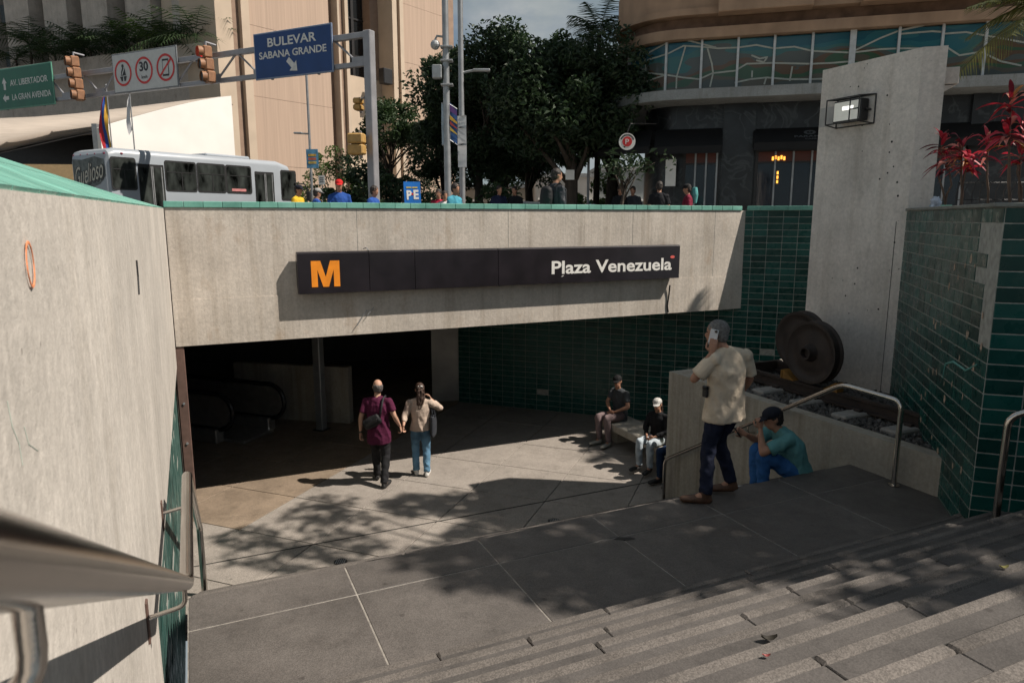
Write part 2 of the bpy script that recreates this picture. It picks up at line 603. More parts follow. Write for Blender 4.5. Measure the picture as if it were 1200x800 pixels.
def letters(name, s, M, w, h, mat, parent, bold=0.0, shear=0.0, anchor='c'):
    """flat lettering fitted to w x h metres, centred (or left aligned) on frame M"""
    me, lo, hi = text_mesh(s, bold, 0.001)
    co = np.empty(len(me.vertices) * 3); me.vertices.foreach_get('co', co); co = co.reshape(-1, 3)
    co[:, 0] = (co[:, 0] - lo[0]) / (hi[0] - lo[0]) * w - (w / 2 if anchor == 'c' else 0)
    co[:, 1] = (co[:, 1] - lo[1]) / (hi[1] - lo[1]) * h - h / 2
    co[:, 0] += shear * co[:, 1]
    co[:, 2] = co[:, 2] * 2 + 0.002
    Mn = np.array(M)
    co = co @ Mn[:3, :3].T + Mn[:3, 3]
    me.vertices.foreach_set('co', co.ravel()); me.update()
    return link(name, me, mat, parent)

def ngon(n, r, a0=0.0):
    return [(r * math.cos(a0 + 2 * math.pi * i / n), r * math.sin(a0 + 2 * math.pi * i / n)) for i in range(n)]

def flat(name, M, pts, mat, parent, lift=0.003, thick=0.002):
    """thin plate: polygon pts (x, y) on frame M"""
    mb = MB()
    mb.extrude([M @ Vector((x, y, lift)) for x, y in pts], (M.to_3x3() @ Vector((0, 0, thick))))
    return mb.build(name, mat, parent)

def ring_plate(name, M, r0, r1, mat, parent, cx=0, cy=0, sx=1.0, sy=1.0, lift=0.004, thick=0.002, n=36):
    mb = MB(); vs = []; fs = []
    for i in range(n):
        a = 2 * math.pi * i / n
        for r in (r0, r1):
            for zz in (lift, lift + thick):
                vs.append(M @ Vector((cx + r * sx * math.cos(a), cy + r * sy * math.sin(a), zz)))
    for i in range(n):
        a, b = i * 4, ((i + 1) % n) * 4
        fs += [(a + 1, a + 3, b + 3, b + 1), (a + 2, a, b, b + 2), (a + 3, a + 2, b + 2, b + 3), (a, a + 1, b + 1, b)]
    mb.add(vs, fs)
    return mb.build(name, mat, parent)

# shared materials
M_ = {}
M_['beam'] = concrete('beam_concrete', (0.545, 0.49, 0.43), streak=0.26, board=0.02, stain=(0.34, 0.235, 0.15), stain_amt=0.45)
M_['wall'] = concrete('board_marked_concrete', (0.55, 0.51, 0.462), streak=0.11, board=0.085, stain=(0.36, 0.31, 0.25), stain_amt=0.3)
M_['pillar'] = concrete('pillar_concrete', (0.70, 0.635, 0.58), streak=0.2, board=0.03, stain=(0.20, 0.17, 0.145), stain_amt=0.4)
M_['planter'] = concrete('planter_concrete', (0.40, 0.365, 0.31), streak=0.38, board=0.05, stain=(0.13, 0.11, 0.09), stain_amt=0.4)
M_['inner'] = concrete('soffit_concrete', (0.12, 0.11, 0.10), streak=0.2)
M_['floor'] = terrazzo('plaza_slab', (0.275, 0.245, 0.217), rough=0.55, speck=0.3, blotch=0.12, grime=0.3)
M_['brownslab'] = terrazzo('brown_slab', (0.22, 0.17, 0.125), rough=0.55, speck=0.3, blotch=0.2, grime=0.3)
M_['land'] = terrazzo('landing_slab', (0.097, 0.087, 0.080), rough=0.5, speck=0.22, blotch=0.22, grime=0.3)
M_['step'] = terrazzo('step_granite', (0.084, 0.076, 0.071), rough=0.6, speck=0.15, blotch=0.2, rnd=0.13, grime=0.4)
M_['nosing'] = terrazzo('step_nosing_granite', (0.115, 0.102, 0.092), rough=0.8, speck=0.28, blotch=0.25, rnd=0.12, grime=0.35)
M_['joint'] = plain('joint_mortar', (0.24, 0.22, 0.195), 0.9, var=0.3, scale=20)
M_['darkjoint'] = plain('dark_joint', (0.03, 0.028, 0.026), 0.95)
M_['tile'] = tile_mat('green_tile', (0.005, 0.062, 0.053), rough=0.22, rnd=0.38, wear=0.15)
M_['tile_dull'] = tile_mat('green_tile_dull', (0.010, 0.055, 0.046), rough=0.4, rnd=0.3, wear=2.6)
M_['cap'] = tile_mat('cap_tile', (0.14, 0.37, 0.30), rough=0.35, rnd=0.12, wear=2.0)
M_['grout'] = plain('tile_grout', (0.34, 0.34, 0.31), 0.9, var=0.25, scale=15)
M_['mortar'] = concrete('bare_mortar', (0.24, 0.245, 0.225), streak=0.2)
M_['steel'] = plain('brushed_steel', (0.52, 0.49, 0.46), 0.20, metal=1.0, var=0.1, scale=4, bump=0.03, bscale=200)
M_['black'] = plain('black_paint', (0.018, 0.017, 0.018), 0.45, var=0.2, scale=5)
M_['signblack'] = plain('sign_black', (0.014, 0.011, 0.014), 0.35, var=0.35, scale=3, bump=0.02, bscale=5)
M_['orange'] = plain('sign_orange', (0.85, 0.27, 0.015), 0.5, var=0.12, scale=6)
M_['white'] = plain('white_paint', (0.78, 0.76, 0.72), 0.5, var=0.08, scale=6)
M_['rust'] = plain('brown_steel', (0.12, 0.072, 0.058), 0.6, var=0.25, scale=9, bump=0.1)
M_['wheel'] = plain('rusted_wheel', (0.026, 0.017, 0.014), 0.65, var=0.4, scale=7, bump=0.25, bscale=40)
M_['galv'] = plain('galvanised', (0.33, 0.34, 0.35), 0.45, metal=0.6, var=0.15, scale=5)
M_['asphalt'] = terrazzo('asphalt', (0.06, 0.058, 0.056), rough=0.8, speck=0.4, blotch=0.2)
M_['pave'] = terrazzo('street_paving', (0.24, 0.225, 0.205), rough=0.75, speck=0.3, blotch=0.2)
M_['bark'] = plain('bark', (0.055, 0.042, 0.032), 0.9, var=0.4, scale=6, bump=0.5, bscale=25, stretch=(3, 3, 0.5))
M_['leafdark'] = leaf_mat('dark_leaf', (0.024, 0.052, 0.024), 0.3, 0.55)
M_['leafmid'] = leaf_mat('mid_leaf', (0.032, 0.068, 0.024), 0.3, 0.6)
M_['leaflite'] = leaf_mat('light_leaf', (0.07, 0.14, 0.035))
M_['red'] = plain('red_paint', (0.55, 0.03, 0.03), 0.5)
def veined(name, c, vein, rough=0.3):
    m = plain(name, c, rough, var=0.6, scale=2.5, detail=6, bump=0.1, bscale=9)
    nt, nn, ll, bs = nodes_of(m)
    tc = N(nt, 'ShaderNodeTexCoord'); nz = N(nt, 'ShaderNodeTexNoise')
    nz.inputs['Scale'].default_value = 1.3; nz.inputs['Detail'].default_value = 6; nz.inputs['Distortion'].default_value = 0.8
    ll.new(tc.outputs['Object'], nz.inputs['Vector'])
    rp = N(nt, 'ShaderNodeValToRGB'); e = rp.color_ramp.elements
    e[0].position = 0.47; e[0].color = (0, 0, 0, 1); e[1].position = 0.53; e[1].color = (0, 0, 0, 1)
    k = e.new(0.50); k.color = (1, 1, 1, 1)
    ll.new(nz.outputs['Fac'], rp.inputs['Fac'])
    old = bs.inputs['Base Color'].links[0].from_socket
    mx = N(nt, 'ShaderNodeMix'); mx.data_type = 'RGBA'; mx.inputs['B'].default_value = (*vein, 1)
    ll.new(rp.outputs[0], mx.inputs['Factor']); ll.new(old, mx.inputs['A']); ll.new(mx.outputs['Result'], bs.inputs['Base Color'])
    return m
M_['soil'] = plain('soil', (0.05, 0.038, 0.028), 0.95, var=0.4, scale=20, bump=0.6)
rng = random.Random(7)
nrng = np.random.default_rng(7)

def uvpoly(pts):
    return [tuple(P(u, v, 0))[:2] for u, v in pts]

# ------------------------------------------------------------------ ground at street level
mb = MB()
for poly in ([(-200, 11.52), (9.44, 11.52), (12.2, 8.76), (200, 8.76), (200, 300), (-200, 300)],
             [(12.2, 8.76), (9.2, 6.6), (6.9, 3.3), (10.4, -0.3), (200, -0.3), (200, 8.76)],
             [(-200, -0.3), (-200, -100), (200, -100), (200, -0.3)],
             [(-200, 11.52), (-200, -0.3), (-0.6, -0.3), (-0.6, 11.52)]):
    q = uvpoly(poly)
    mb.add([(x, y, STREET) for x, y in q], [tuple(range(len(q)))])
tag(mb.build('ground', M_['pave']), kind='structure')
mb = MB()
mb.prism([(-70, 21.5), (-3, 19.5), (3.0, 30), (0, 48), (-70, 44)], STREET - 0.02, STREET + 0.004)
tag(mb.build('road', M_['asphalt']), kind='structure')

# ------------------------------------------------------------------ plaza floor with diagonal slabs
mb = MB()
mb.add([P(-9, 7.5, FLOOR - 0.02), P(14, 7.5, FLOOR - 0.02), P(14, 22, FLOOR - 0.02), P(-9, 22, FLOOR - 0.02)], [(0, 1, 2, 3)])
plaza = tag(mb.build('plaza_floor', M_['joint']), kind='structure')
G = 1.25
slab_me = MB().box((0, 0, 0), (G - 0.016, G - 0.016, 0.06), ch=0.004).mesh('slab')
slab_br = slab_me.copy()
slab_me.materials.append(M_['floor']); slab_br.materials.append(M_['brownslab'])
w0, d0 = -5.63, 7.36
count = 0
for i in range(-8, 12):
    for j in range(-2, 14):
        c = W45 * (w0 + G * (i + 0.5)) + D45 * (d0 + G * (j + 0.5))
        u, v = c.dot(U), c.dot(V)
        if not (-1.2 < u < 12.5 and 7.9 < v < 20.5): continue
        if u < -0.35 and v < 11.6: 
            if u < -0.9: continue
        brown = (i < -1 and j >= 0)
        M = Matrix.Translation((c.x, c.y, FLOOR - 0.03 + rng.uniform(-0.0015, 0.0015))) @ Matrix.Rotation(math.atan2(W45.y, W45.x), 4, 'Z')
        piece('slab', slab_br if brown else slab_me, None, plaza, M)
mb = MB()
mb.box(P(3.3, 9.16, FLOOR + 0.001), (7.3, 0.022, 0.006), x=U)
mb.build('expansion_joint', M_['darkjoint'], plaza)
mb = MB()
pj = P(6.95, 9.16, FLOOR + 0.001)
mb.box(pj + W45 * 0.75, (1.5, 0.022, 0.006), x=W45)
mb.build('expansion_joint', M_['darkjoint'], plaza)
for k, (px, py) in enumerate(((399, 658), (521.5, 641), (649, 610), (735, 583))):
    c = at_z(px, py, FLOOR)
    d = thing('floor_drain', (c.x, c.y, FLOOR), ['small round drain nearest the left handrail', 'small round drain between the other two on the plaza floor',
              'small round drain in the shade of the plaza floor', 'small drain beside the concrete planter end'][k], 'drain', 'round drains in the plaza floor')
    if k == 3:
        bpy.data.objects.remove(d); continue
    MB().cyl((c.x, c.y, FLOOR - 0.02), (c.x, c.y, FLOOR + 0.006), 0.085, n=20).build('rim', M_['black'], d, smooth=40)
    g = MB()
    for q in range(-2, 3):
        g.box((c.x + q * 0.026, c.y, FLOOR + 0.008), (0.012, 0.12, 0.004))
    g.build('grate', M_['galv'], d)

# ------------------------------------------------------------------ landing
mb = MB()
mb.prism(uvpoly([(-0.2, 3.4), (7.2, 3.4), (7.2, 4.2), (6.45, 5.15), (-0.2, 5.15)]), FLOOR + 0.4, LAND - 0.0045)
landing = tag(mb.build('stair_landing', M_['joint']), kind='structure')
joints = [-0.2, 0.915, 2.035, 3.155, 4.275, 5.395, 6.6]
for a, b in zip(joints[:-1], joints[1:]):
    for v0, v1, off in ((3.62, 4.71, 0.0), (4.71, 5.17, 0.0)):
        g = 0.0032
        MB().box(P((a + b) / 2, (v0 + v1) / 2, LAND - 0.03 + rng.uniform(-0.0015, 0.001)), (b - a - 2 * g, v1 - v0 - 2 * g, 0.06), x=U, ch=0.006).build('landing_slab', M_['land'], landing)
# broken corner in a slab joint
c = at_z(733, 631, LAND)
mb = MB()
mb.prism([(c.x + math.cos(a) * r, c.y + math.sin(a) * r * 0.7) for a, r in ((0, .085), (.7, .06), (1.5, .03), (2.4, .07), (3.3, .1), (4.0, .05), (5.1, .045))], LAND - 0.01, LAND + 0.003)
mb.build('broken_corner', M_['darkjoint'], landing)

# ------------------------------------------------------------------ stairs
def flight(name, n, vstart, zstart, dv, dz, u0, u1, seg, sign, v_jit=0.0):
    mb = MB()
    prof = [P(u0 + 0.02, vstart, zstart - 0.25)]
    top = []
    for k in range(n):
        top.append(P(u0 + 0.02, vstart + dv * k, zstart + dz * (k + 1) - 0.03))
        top.append(P(u0 + 0.02, vstart + dv * (k + 1), zstart + dz * (k + 1) - 0.03))
    low = P(u0 + 0.02, vstart + dv * n, zstart - 0.6 + (dz * n if dz < 0 else 0))
    base = [prof[0]] + [q - V * (0.03 * sign) for q in top] + [low]
    mb.extrude(base if sign < 0 else base[::-1], U * (u1 - u0 - 0.04))
    root = tag(mb.build(name, M_['darkjoint']), kind='structure')
    for k in range(n):
        zt = zstart + dz * (k + 1)
        va, vb = vstart + dv * k, vstart + dv * (k + 1)
        vm, dep = (va + vb) / 2, abs(dv)
        u = u0
        first = True
        while u < u1 - 0.05:
            L = seg * rng.uniform(0.75, 1.25) if not first else seg * rng.uniform(0.35, 1.1)
            first = False
            e = min(u + L, u1)
            if u1 - e < 0.3: e = u1
            j = rng.uniform(-0.004, 0.004)
            tilt = (Z + U * rng.uniform(-0.002, 0.002) + V * rng.uniform(-0.01, 0.01)).normalized()
            hz = rng.uniform(-0.003, 0.003)
            nd = 0.11 * sign if dv > 0 else 0.11          # rough nosing strip along the front edge (towards +V)
            front = max(va, vb)
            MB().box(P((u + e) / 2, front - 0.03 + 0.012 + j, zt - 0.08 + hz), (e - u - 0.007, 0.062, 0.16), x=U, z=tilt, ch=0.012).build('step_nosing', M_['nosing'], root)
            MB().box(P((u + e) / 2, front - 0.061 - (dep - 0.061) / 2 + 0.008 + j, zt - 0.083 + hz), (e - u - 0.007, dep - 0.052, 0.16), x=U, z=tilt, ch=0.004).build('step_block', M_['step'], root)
            u = e
    return root

RISE, TREAD = 0.1395, 0.283
flight('upper_stairs', 12, 3.62, LAND, -TREAD, RISE, -0.2, 9.5, 1.45, -1)
# lower flight descends to the plaza
flight('lower_stairs', 10, 5.17, LAND, 0.30, -0.1518, -0.2, 6.45, 1.6, 1)

# ------------------------------------------------------------------ generic tiled wall
def tile_wall(root, o, d, n, length, z0, z1, tw, th, mats, limit=300, skip=None, phase=0.0, seen=None, proud=0.006, part='tile'):
    """tiles on the plane through o (plan point) along d with normal n, as parts of root; the rest as one stuff part"""
    d = Vector(d).normalized(); n = Vector(n).normalized()
    g = 0.010
    cells = []
    rows = int(math.ceil((z1 - z0) / th)); cols = int(math.ceil(length / tw + 1))
    for i in range(rows):
        zt = z1 - i * th; zb = max(z0, zt - th)
        if zt - zb < 0.03: continue
        for j in range(-1, cols):
            a = max(0, (j + phase) * tw); b = min(length, (j + 1 + phase) * tw)
            if b - a < 0.03: continue
            c = Vector((o[0], o[1], 0)) + d * ((a + b) / 2) + Z * ((zt + zb) / 2)
            if skip and skip(i, (a + b) / 2, c): continue
            full = abs(b - a - tw) < 1e-4 and abs(zt - zb - th) < 1e-4
            ok = True if seen is None else seen(c)
            cells.append((0 if ok else 1, c.length, c, b - a, zt - zb, full))
    cells.sort(key=lambda q: (q[0], q[1]))
    me = MB().box((0, 0, 0), (tw - g, th - g, proud * 2), ch=0.003).mesh(part)
    me.materials.append(mats)
    rest = MB(); k = 0
    for _, _, c, w, h, full in cells:
        tilt = nrng.normal(0, 0.004, 2)
        nn = (n + d * tilt[0] + Z * tilt[1]).normalized()
        zz = (Z - nn * nn.z).normalized()
        if k < limit:
            k += 1
            if full:
                piece(part, me, None, root, frame(c, zz.cross(nn), zz))
            else:
                MB().box(c, (w - g, proud * 2, h - g), x=zz.cross(nn), z=zz, ch=0.003).build(part, mats, root)
        else:
            rest.box(c, (w - g, proud * 2, h - g), x=zz.cross(nn), z=zz)
    if rest.v:
        tag(rest.build('far_tiles', mats, root), kind='stuff')

# ------------------------------------------------------------------ left wall
uL = -0.30
mb = MB()
prof = [(-1.6, -3.6), (3.88, -3.6), (3.88, -2.1), (10.885, -2.1), (10.885, 0.125), (-1.6, 0.025)]
mb.extrude([P(uL - 0.28, v, z) for v, z in prof], U * 0.28)
lw = tag(mb.build('concrete_wall', M_['wall']), 'tall pale board-marked concrete wall at the left beside the near handrail', 'wall')
# coping body and its tiles
def cop(v, k):     # k 0 front .. 1 back
    z0 = 0.025 + (v + 1.6) / 12.485 * 0.10
    return P(uL - 0.003 - 0.62 * k, v, z0 + 0.006 + (0.32 - z0) * k)
mb = MB()
a, b = -1.6, 10.9
vs = []
for v in (a, b):
    vs += [cop(v, 0) - Z * 0.10, cop(v, 0) - Z * 0.012, cop(v, 1) - Z * 0.012, cop(v, 1) - Z * 1.3]
mb.add(vs, [(0, 1, 2, 3), (7, 6, 5, 4), (0, 4, 5, 1), (1, 5, 6, 2), (2, 6, 7, 3), (3, 7, 4, 0)])
mb.build('coping_bed', M_['wall'], lw)
v = -0.6
while v < 10.7:
    for k0, k1 in ((0.0, 0.49), (0.51, 1.0)):
        if rng.random() < 0.06 and k0 == 0: continue
        m = MB()
        pts = [cop(v + 0.006, k0), cop(v + 0.275, k0), cop(v + 0.275, k1), cop(v + 0.006, k1)]
        nn = (pts[1] - pts[0]).cross(pts[3] - pts[0]).normalized()
        if nn.z < 0: nn = -nn
        m.extrude([q - nn * 0.014 for q in (pts if (pts[1] - pts[0]).cross(pts[3] - pts[0]).z > 0 else pts[::-1])], nn * 0.018)
        m.build('coping_tile', M_['cap'], lw)
    v += 0.281
# marks painted and scratched on the wall
def on_left(px, py): return on_plane(px, py, P(uL, 0, 0), U)
c0 = on_left(33, 310); Ml = frame(c0 + U * 0.002, V, Z)
ring_plate('orange_ring_mark', Ml, 0.031, 0.0350, plain('orange_crayon', (0.70, 0.24, 0.11), 0.9, var=0.5, scale=30), lw, sx=1.0, sy=1.35, lift=0.001)
p0, p1 = on_left(159, 305), on_left(162, 345)
MB().tube([p0 + U * 0.003, (p0 + p1) / 2 + U * 0.003 + V * 0.02, p1 + U * 0.003], 0.007, n=5).build('scratch', M_['black'], lw)
teal = plain('teal_pen', (0.44, 0.50, 0.44), 0.9)
for pts in ([(8, 470), (14, 500), (22, 520), (26, 545)], [(28, 500), (33, 520), (44, 528)]):
    MB().tube([on_left(*q) + U * 0.0002 for q in pts], 0.0012, n=4).build('pen_scribble', teal, lw)

# tiled wall under it
mb = MB()
mb.extrude([P(-0.62, v, z) for v, z in [(3.7, FLOOR - 0.1), (10.88, FLOOR - 0.1), (10.88, -2.12), (3.7, -2.12)]], U * 0.27)
tw_ = tag(mb.build('tiled_wall', M_['grout']), 'worn green tiled wall below the left concrete wall', 'wall')
o = P(-0.35, 10.88, 0)
tile_wall(tw_, o, -V, U, 7.1, FLOOR, -2.13, 0.28, 0.125, M_['tile_dull'], limit=240, skip=lambda i, s, c: rng.random() < 0.06)
# brown steel jamb at the mouth of the portal
jm = thing('steel_jamb', P(-0.28, 10.95, FLOOR), 'brown steel door jamb at the left end of the portal', 'jamb')
MB().box(P(-0.255, 10.99, (FLOOR - 1.81) / 2), (0.13, 0.16, -1.81 - FLOOR - 0.02), x=U, ch=0.008).build('post', M_['rust'], jm)
for k in range(3):
    MB().cyl(P(-0.25, 10.915, FLOOR + 0.5 + k * 0.6), P(-0.25, 10.895, FLOOR + 0.5 + k * 0.6), 0.018, n=8).build('bolt', M_['galv'], jm)

# ------------------------------------------------------------------ portal beam
VB, ZB = 10.9, -1.81
beam = thing('portal_beam', P(0, VB, ZB), 'long sunlit concrete beam carrying the station sign', 'beam')
mb = MB()
mb.prism(uvpoly([(uL + 0.012, VB), (10.05, VB), (9.45, 11.5), (uL - 0.2, 11.5), (uL - 0.2, VB + 0.1), (uL + 0.012, VB + 0.1)]), -1.145, TOP)
mb.build('upper_pour', M_['beam'], beam)
mb = MB()
mb.prism(uvpoly([(uL + 0.012, VB - 0.006), (10.056, VB - 0.006), (9.45, 11.5), (uL - 0.2, 11.5), (uL - 0.2, VB + 0.1), (uL + 0.012, VB + 0.1)]), ZB, -1.145)
mb.build('lower_pour', M_['beam'], beam)
# green tiles along the parapet top
capt = MB().box((0, 0, 0), (0.246, 0.66, 0.085), ch=0.006).mesh('cap_tile')
capt.materials.append(M_['cap'])
u = uL
while u < 9.9:
    c = P(u + 0.125, VB + 0.31, TOP + 0.0425 + 0.002)
    piece('cap_tile', capt, None, beam, frame(c, U, V) @ Matrix.Rotation(rng.uniform(-0.006, 0.006), 4, 'Y'))
    u += 0.25
# drip marks, cables and anchor bolts on the beam face
def on_beam(px, py, off=0.0): return on_plane(px, py, P(0, VB - off, 0), V)
for uu in (2.35, 4.9, 7.4, 9.3):
    MB().box(P(uu, VB - 0.0005, -0.5), (0.006, 0.002, 1.26), x=U).build('formwork_line', M_['mortar'], beam)
cab = [on_beam(785, 334, .05), on_beam(784, 345, .03), on_beam(782, 358, .02), on_beam(783, 366, .02)]
MB().tube(cab, 0.014, n=6).build('loose_cable', M_['black'], beam)
MB().tube([on_beam(438, 360, .02), on_beam(431, 369, .05)], 0.006, n=5).build('bent_rod', M_['galv'], beam)
MB().tube([on_beam(430, 363, .02), on_beam(418, 382, .05)], 0.006, n=5).build('bent_rod', M_['galv'], beam)

# station sign
SIGN_D = 0.13
sgn = thing('station_sign', P(5, VB, -0.85), 'long black metro station sign lettered Plaza Venezuela with an orange M', 'sign')
def on_sign(px, py): return on_plane(px, py, P(0, VB - SIGN_D - 0.05, 0), V)
us = [on_sign(px, 318).dot(U) for px in (348.5, 433, 486.5, 584, 796)]
z0s, z1s = on_sign(348, 345).z, on_sign(348, 297.5).z
for i in range(4):
    a, b = us[i] + 0.004, us[i + 1] - 0.004
    m = MB()
    pf = [(-0.10, 0.0), (-SIGN_D - 0.05, 0.0), (-SIGN_D - 0.05, 1.0), (-SIGN_D - 0.02, 1.04), (-0.06, 1.04), (-0.02, 0.80), (-0.02, 0.25)]
    m.extrude([P(a, VB + q, z0s + (z1s - z0s) * t) for q, t in pf][::-1], U * (b - a))
    m.build('sign_panel', M_['signblack'], sgn)
for uu in (us[0] + 0.6, us[2], us[3] + 1.0, us[4] - 0.5):
    MB().box(P(uu, VB - 0.01, (z0s + z1s) / 2), (0.08, 0.05, 0.3), x=U).build('bracket', M_['galv'], sgn)
MB().tube([P(us[1], VB - 0.17, z1s + 0.03), P(us[1] - 0.02, VB - 0.12, z1s + 0.07), P(us[1] - 0.05, VB - 0.02, z1s + 0.05)], 0.008, n=5).build('cable_hook', M_['galv'], sgn)
def sign_text(s, x0, y0, x1, y1, mat, bold):
    a, b = on_sign(x0, y1), on_sign(x1, y0)
    zc0 = on_sign(x0, y1).z; zc1 = on_sign(x0, y0).z
    c = (a + b) / 2; c.z = (zc0 + zc1) / 2
    return letters('lettering', s, frame(c, U, Z), (b - a).dot(U), zc1 - zc0, mat, sgn, bold=bold)
a, b = on_sign(365.5, 336), on_sign(397.5, 305.5)
wM, hM = (b - a).dot(U), on_sign(381, 305.5).z - on_sign(381, 336).z
cM = (a + b) / 2; cM.z = (on_sign(381, 305.5).z + on_sign(381, 336).z) / 2
MM = frame(cM, U, Z)
flat('letter_m', MM, [(x * wM, y * hM) for x, y in ((-.5, -.5), (-.285, -.5), (-.285, .16), (-.10, -.5), (.10, -.5), (.285, .16), (.285, -.5), (.5, -.5), (.5, .5), (.17, .5), (0, -.12), (-.17, .5), (-.5, .5))], M_['orange'], sgn)
zt = on_sign(646, 302).z
a, b = on_sign(646.5, 312), on_sign(787, 312)
c = (a + b) / 2
def z_at(u_, py_px): return None
zlow, zhigh = on_sign(647, 321.5).z, on_sign(647, 306).z
letters('lettering', 'Plaza Venezuela', frame(P(c.dot(U), VB - SIGN_D - 0.05, (zlow + zhigh) / 2), U, Z), (b - a).dot(U), zhigh - zlow, M_['white'], sgn, bold=0.02)
c = on_sign(788, 301)
flat('red_sticker', frame(c, U, Z), [(x * 1.0, y * 0.55) for x, y in ngon(14, 0.05)], plain('sticker_red', (0.7, 0.12, 0.10), 0.5), sgn)
c = on_sign(659, 323.5)
flat('paint_chip', frame(c, U, Z), [(-0.03, -0.012), (0.01, -0.004), (0.03, 0.012), (0.0, 0.006)], M_['white'], sgn)

# ------------------------------------------------------------------ diagonal tiled wall behind
E0 = P(10.06, 10.9, 0)
nB = W45.cross(Z).normalized()
bw = thing('diagonal_tiled_wall', E0 + Z * FLOOR, 'dark green tiled wall running from the portal to the wheels', 'wall')
S0, S1 = -6.3, 3.4
mb = MB()
pl = [E0 + W45 * S0, E0 + W45 * S1, E0 + W45 * S1 - nB * 0.35, E0 + W45 * S0 - nB * 0.35]
mb.prism([tuple(q)[:2] for q in pl], FLOOR - 0.05, TOP)
mb.build('backing', M_['grout'], bw)
def seen_back(c):
    px, py, f = proj(c)
    if px > 950 or px < 545: return False
    if px < 868:
        yb = 405 - (px - 205) * 0.0649
        if py < yb - 2: return False
        if 785 < px < 880 and py > 440: return False
    return True
chips = []
def skip_back(i, s, c):
    if rng.random() < 0.006: return True
    return False
tile_wall(bw, E0 + W45 * S0 + nB * 0.0, W45, nB, S1 - S0, FLOOR, TOP, 0.28, 0.125, M_['tile'], limit=300, seen=seen_back, skip=skip_back)
s = 0.02
while s < S1:
    piece('cap_tile', capt, None, bw, frame(E0 + W45 * (s + 0.125) - nB * 0.16 + Z * (TOP + 0.0445), W45, -nB) @ Matrix.Scale(0.62, 4, (0, 1, 0)))
    s += 0.25
# ------------------------------------------------------------------ block at the right with two tiled faces
q_ = Vector((3.86, 5.57, 0)); p0_ = Vector((5.0, 9.0, 0))
F1 = (p0_ - q_).normalized(); F2 = F1.cross(Z).normalized()      # F2 points right and towards the viewer
n1 = -F2; n2 = -F1
BT = 0.11
blk = thing('tiled_planter_block', q_ + Z * LAND, 'high green tiled planter block with chipped tiles at the right of the stairs', 'planter')
mb = MB()
far = p0_ + F2 * 4.2; near = q_ + F2 * 4.2
mb.prism([tuple(x)[:2] for x in (q_, near, far, p0_ + F2 * 0.02, p0_)], LAND - 0.4, BT - 0.03)
mb.build('backing', M_['grout'], blk)
def skip_f1(i, s, c):
    # bare mortar near the top of the corner
    L = (p0_ - q_).length
    e = s          # distance from the near corner
    if i >= 1 and ((e < 0.28 and i < 9) or (e < 0.56 and i in (1, 2, 4))): return True
    return False
L1 = (p0_ - q_).length
tile_wall(blk, q_ + n1 * 0.0, F1, n1, L1, LAND - 0.1, BT - 0.03, 0.28, 0.125, M_['tile'], limit=300, skip=skip_f1)
tile_wall(blk, q_ + n2 * 0.0, F2, n2, 4.2, LAND - 0.1, BT - 0.03, 0.28, 0.125, M_['tile'], limit=0 + 140)
# worn chips through the glaze
chipm = plain('bare_clay', (0.42, 0.31, 0.235), 0.9, var=0.25, scale=40)
for k in range(34):
    s = rng.uniform(0.15, 2.5); z = rng.choice([rng.uniform(-2.3, -1.3), rng.uniform(-1.3, -0.35)])
    c = q_ + F1 * s + n1 * 0.0068 + Z * z
    r = rng.uniform(0.014, 0.035)
    flat('chip', frame(c, Z.cross(n1), Z), [(x * rng.uniform(.5, 1.1), y * rng.uniform(.8, 1.7)) for x, y in ngon(9, r)], chipm, blk, lift=0.0, thick=0.0015)
tealp = plain('teal_paint_drip', (0.10, 0.30, 0.27), 0.6)
c = [q_ + F1 * s + n1 * 0.004 + Z * z for s, z in ((0.22, -1.22), (0.5, -1.33), (0.9, -1.33), (1.15, -1.40), (1.2, -1.55))]
MB().tube(c, [0.008, 0.011, 0.013, 0.011, 0.005], n=6).build('paint_smear', tealp, blk)
# coping strips and soil
for a_, d_, L in ((q_, F1, L1), (q_, F2, 4.2)):
    nn = n1 if d_ is F1 else n2
    MB().box(a_ + d_ * (L / 2) - nn * 0.05 + Z * (BT - 0.012), (L + (0.16 if d_ is F2 else 0), 0.15, 0.034), x=d_, ch=0.006).build('coping', M_['mortar'], blk)
mb = MB()
mb.prism([tuple(x)[:2] for x in (q_ + F1 * .2 + F2 * .15, near + F1 * .15, far, p0_ + F2 * .2)], BT - 0.032, BT + 0.012)
mb.build('soil', M_['soil'], blk)

# ------------------------------------------------------------------ concrete pillar
pil = thing('concrete_pillar', p0_ + Z * -2.3, 'tall grey concrete pillar carrying the caged floodlight', 'pillar')
PT = 2.04
pA = p0_.copy(); pB = pA + V * 1.5; pC = pB + U * 0.75; pD = pA + F2 * 0.27
mb = MB()
mb.prism([tuple(x)[:2] for x in (pA, pD, pC, pB)], -2.4, PT)
mb.build('shaft', M_['pillar'], pil)
mb = MB()
mb.box((pD + pC) / 2 * 0.35 + pD * 0.65 + F2 * 0.12 + F1 * 0.1 + F2 * 0.03 + Z * 1.73, (0.36, 0.3, 0.2), x=F2, ch=0.006)
mb.build('corbel', M_['pillar'], pil)
mb = MB()
cc = (pD + pC) / 2 * 0.35 + pD * 0.65 + F1 * 0.1
a1, a2, a3 = cc + Z * 1.62, cc + F2 * 0.30 + Z * 1.62, cc + Z * 1.42
mb.extrude([q - F1 * 0.13 for q in (a1, a3, a2)][::-1], F1 * 0.26)
mb.build('corbel_haunch', M_['pillar'], pil)
nP = -U
def on_pil(px, py, off=0.0): return on_plane(px, py, pA + nP * off, U)
a, b = on_pil(962, 125), on_pil(977, 150)
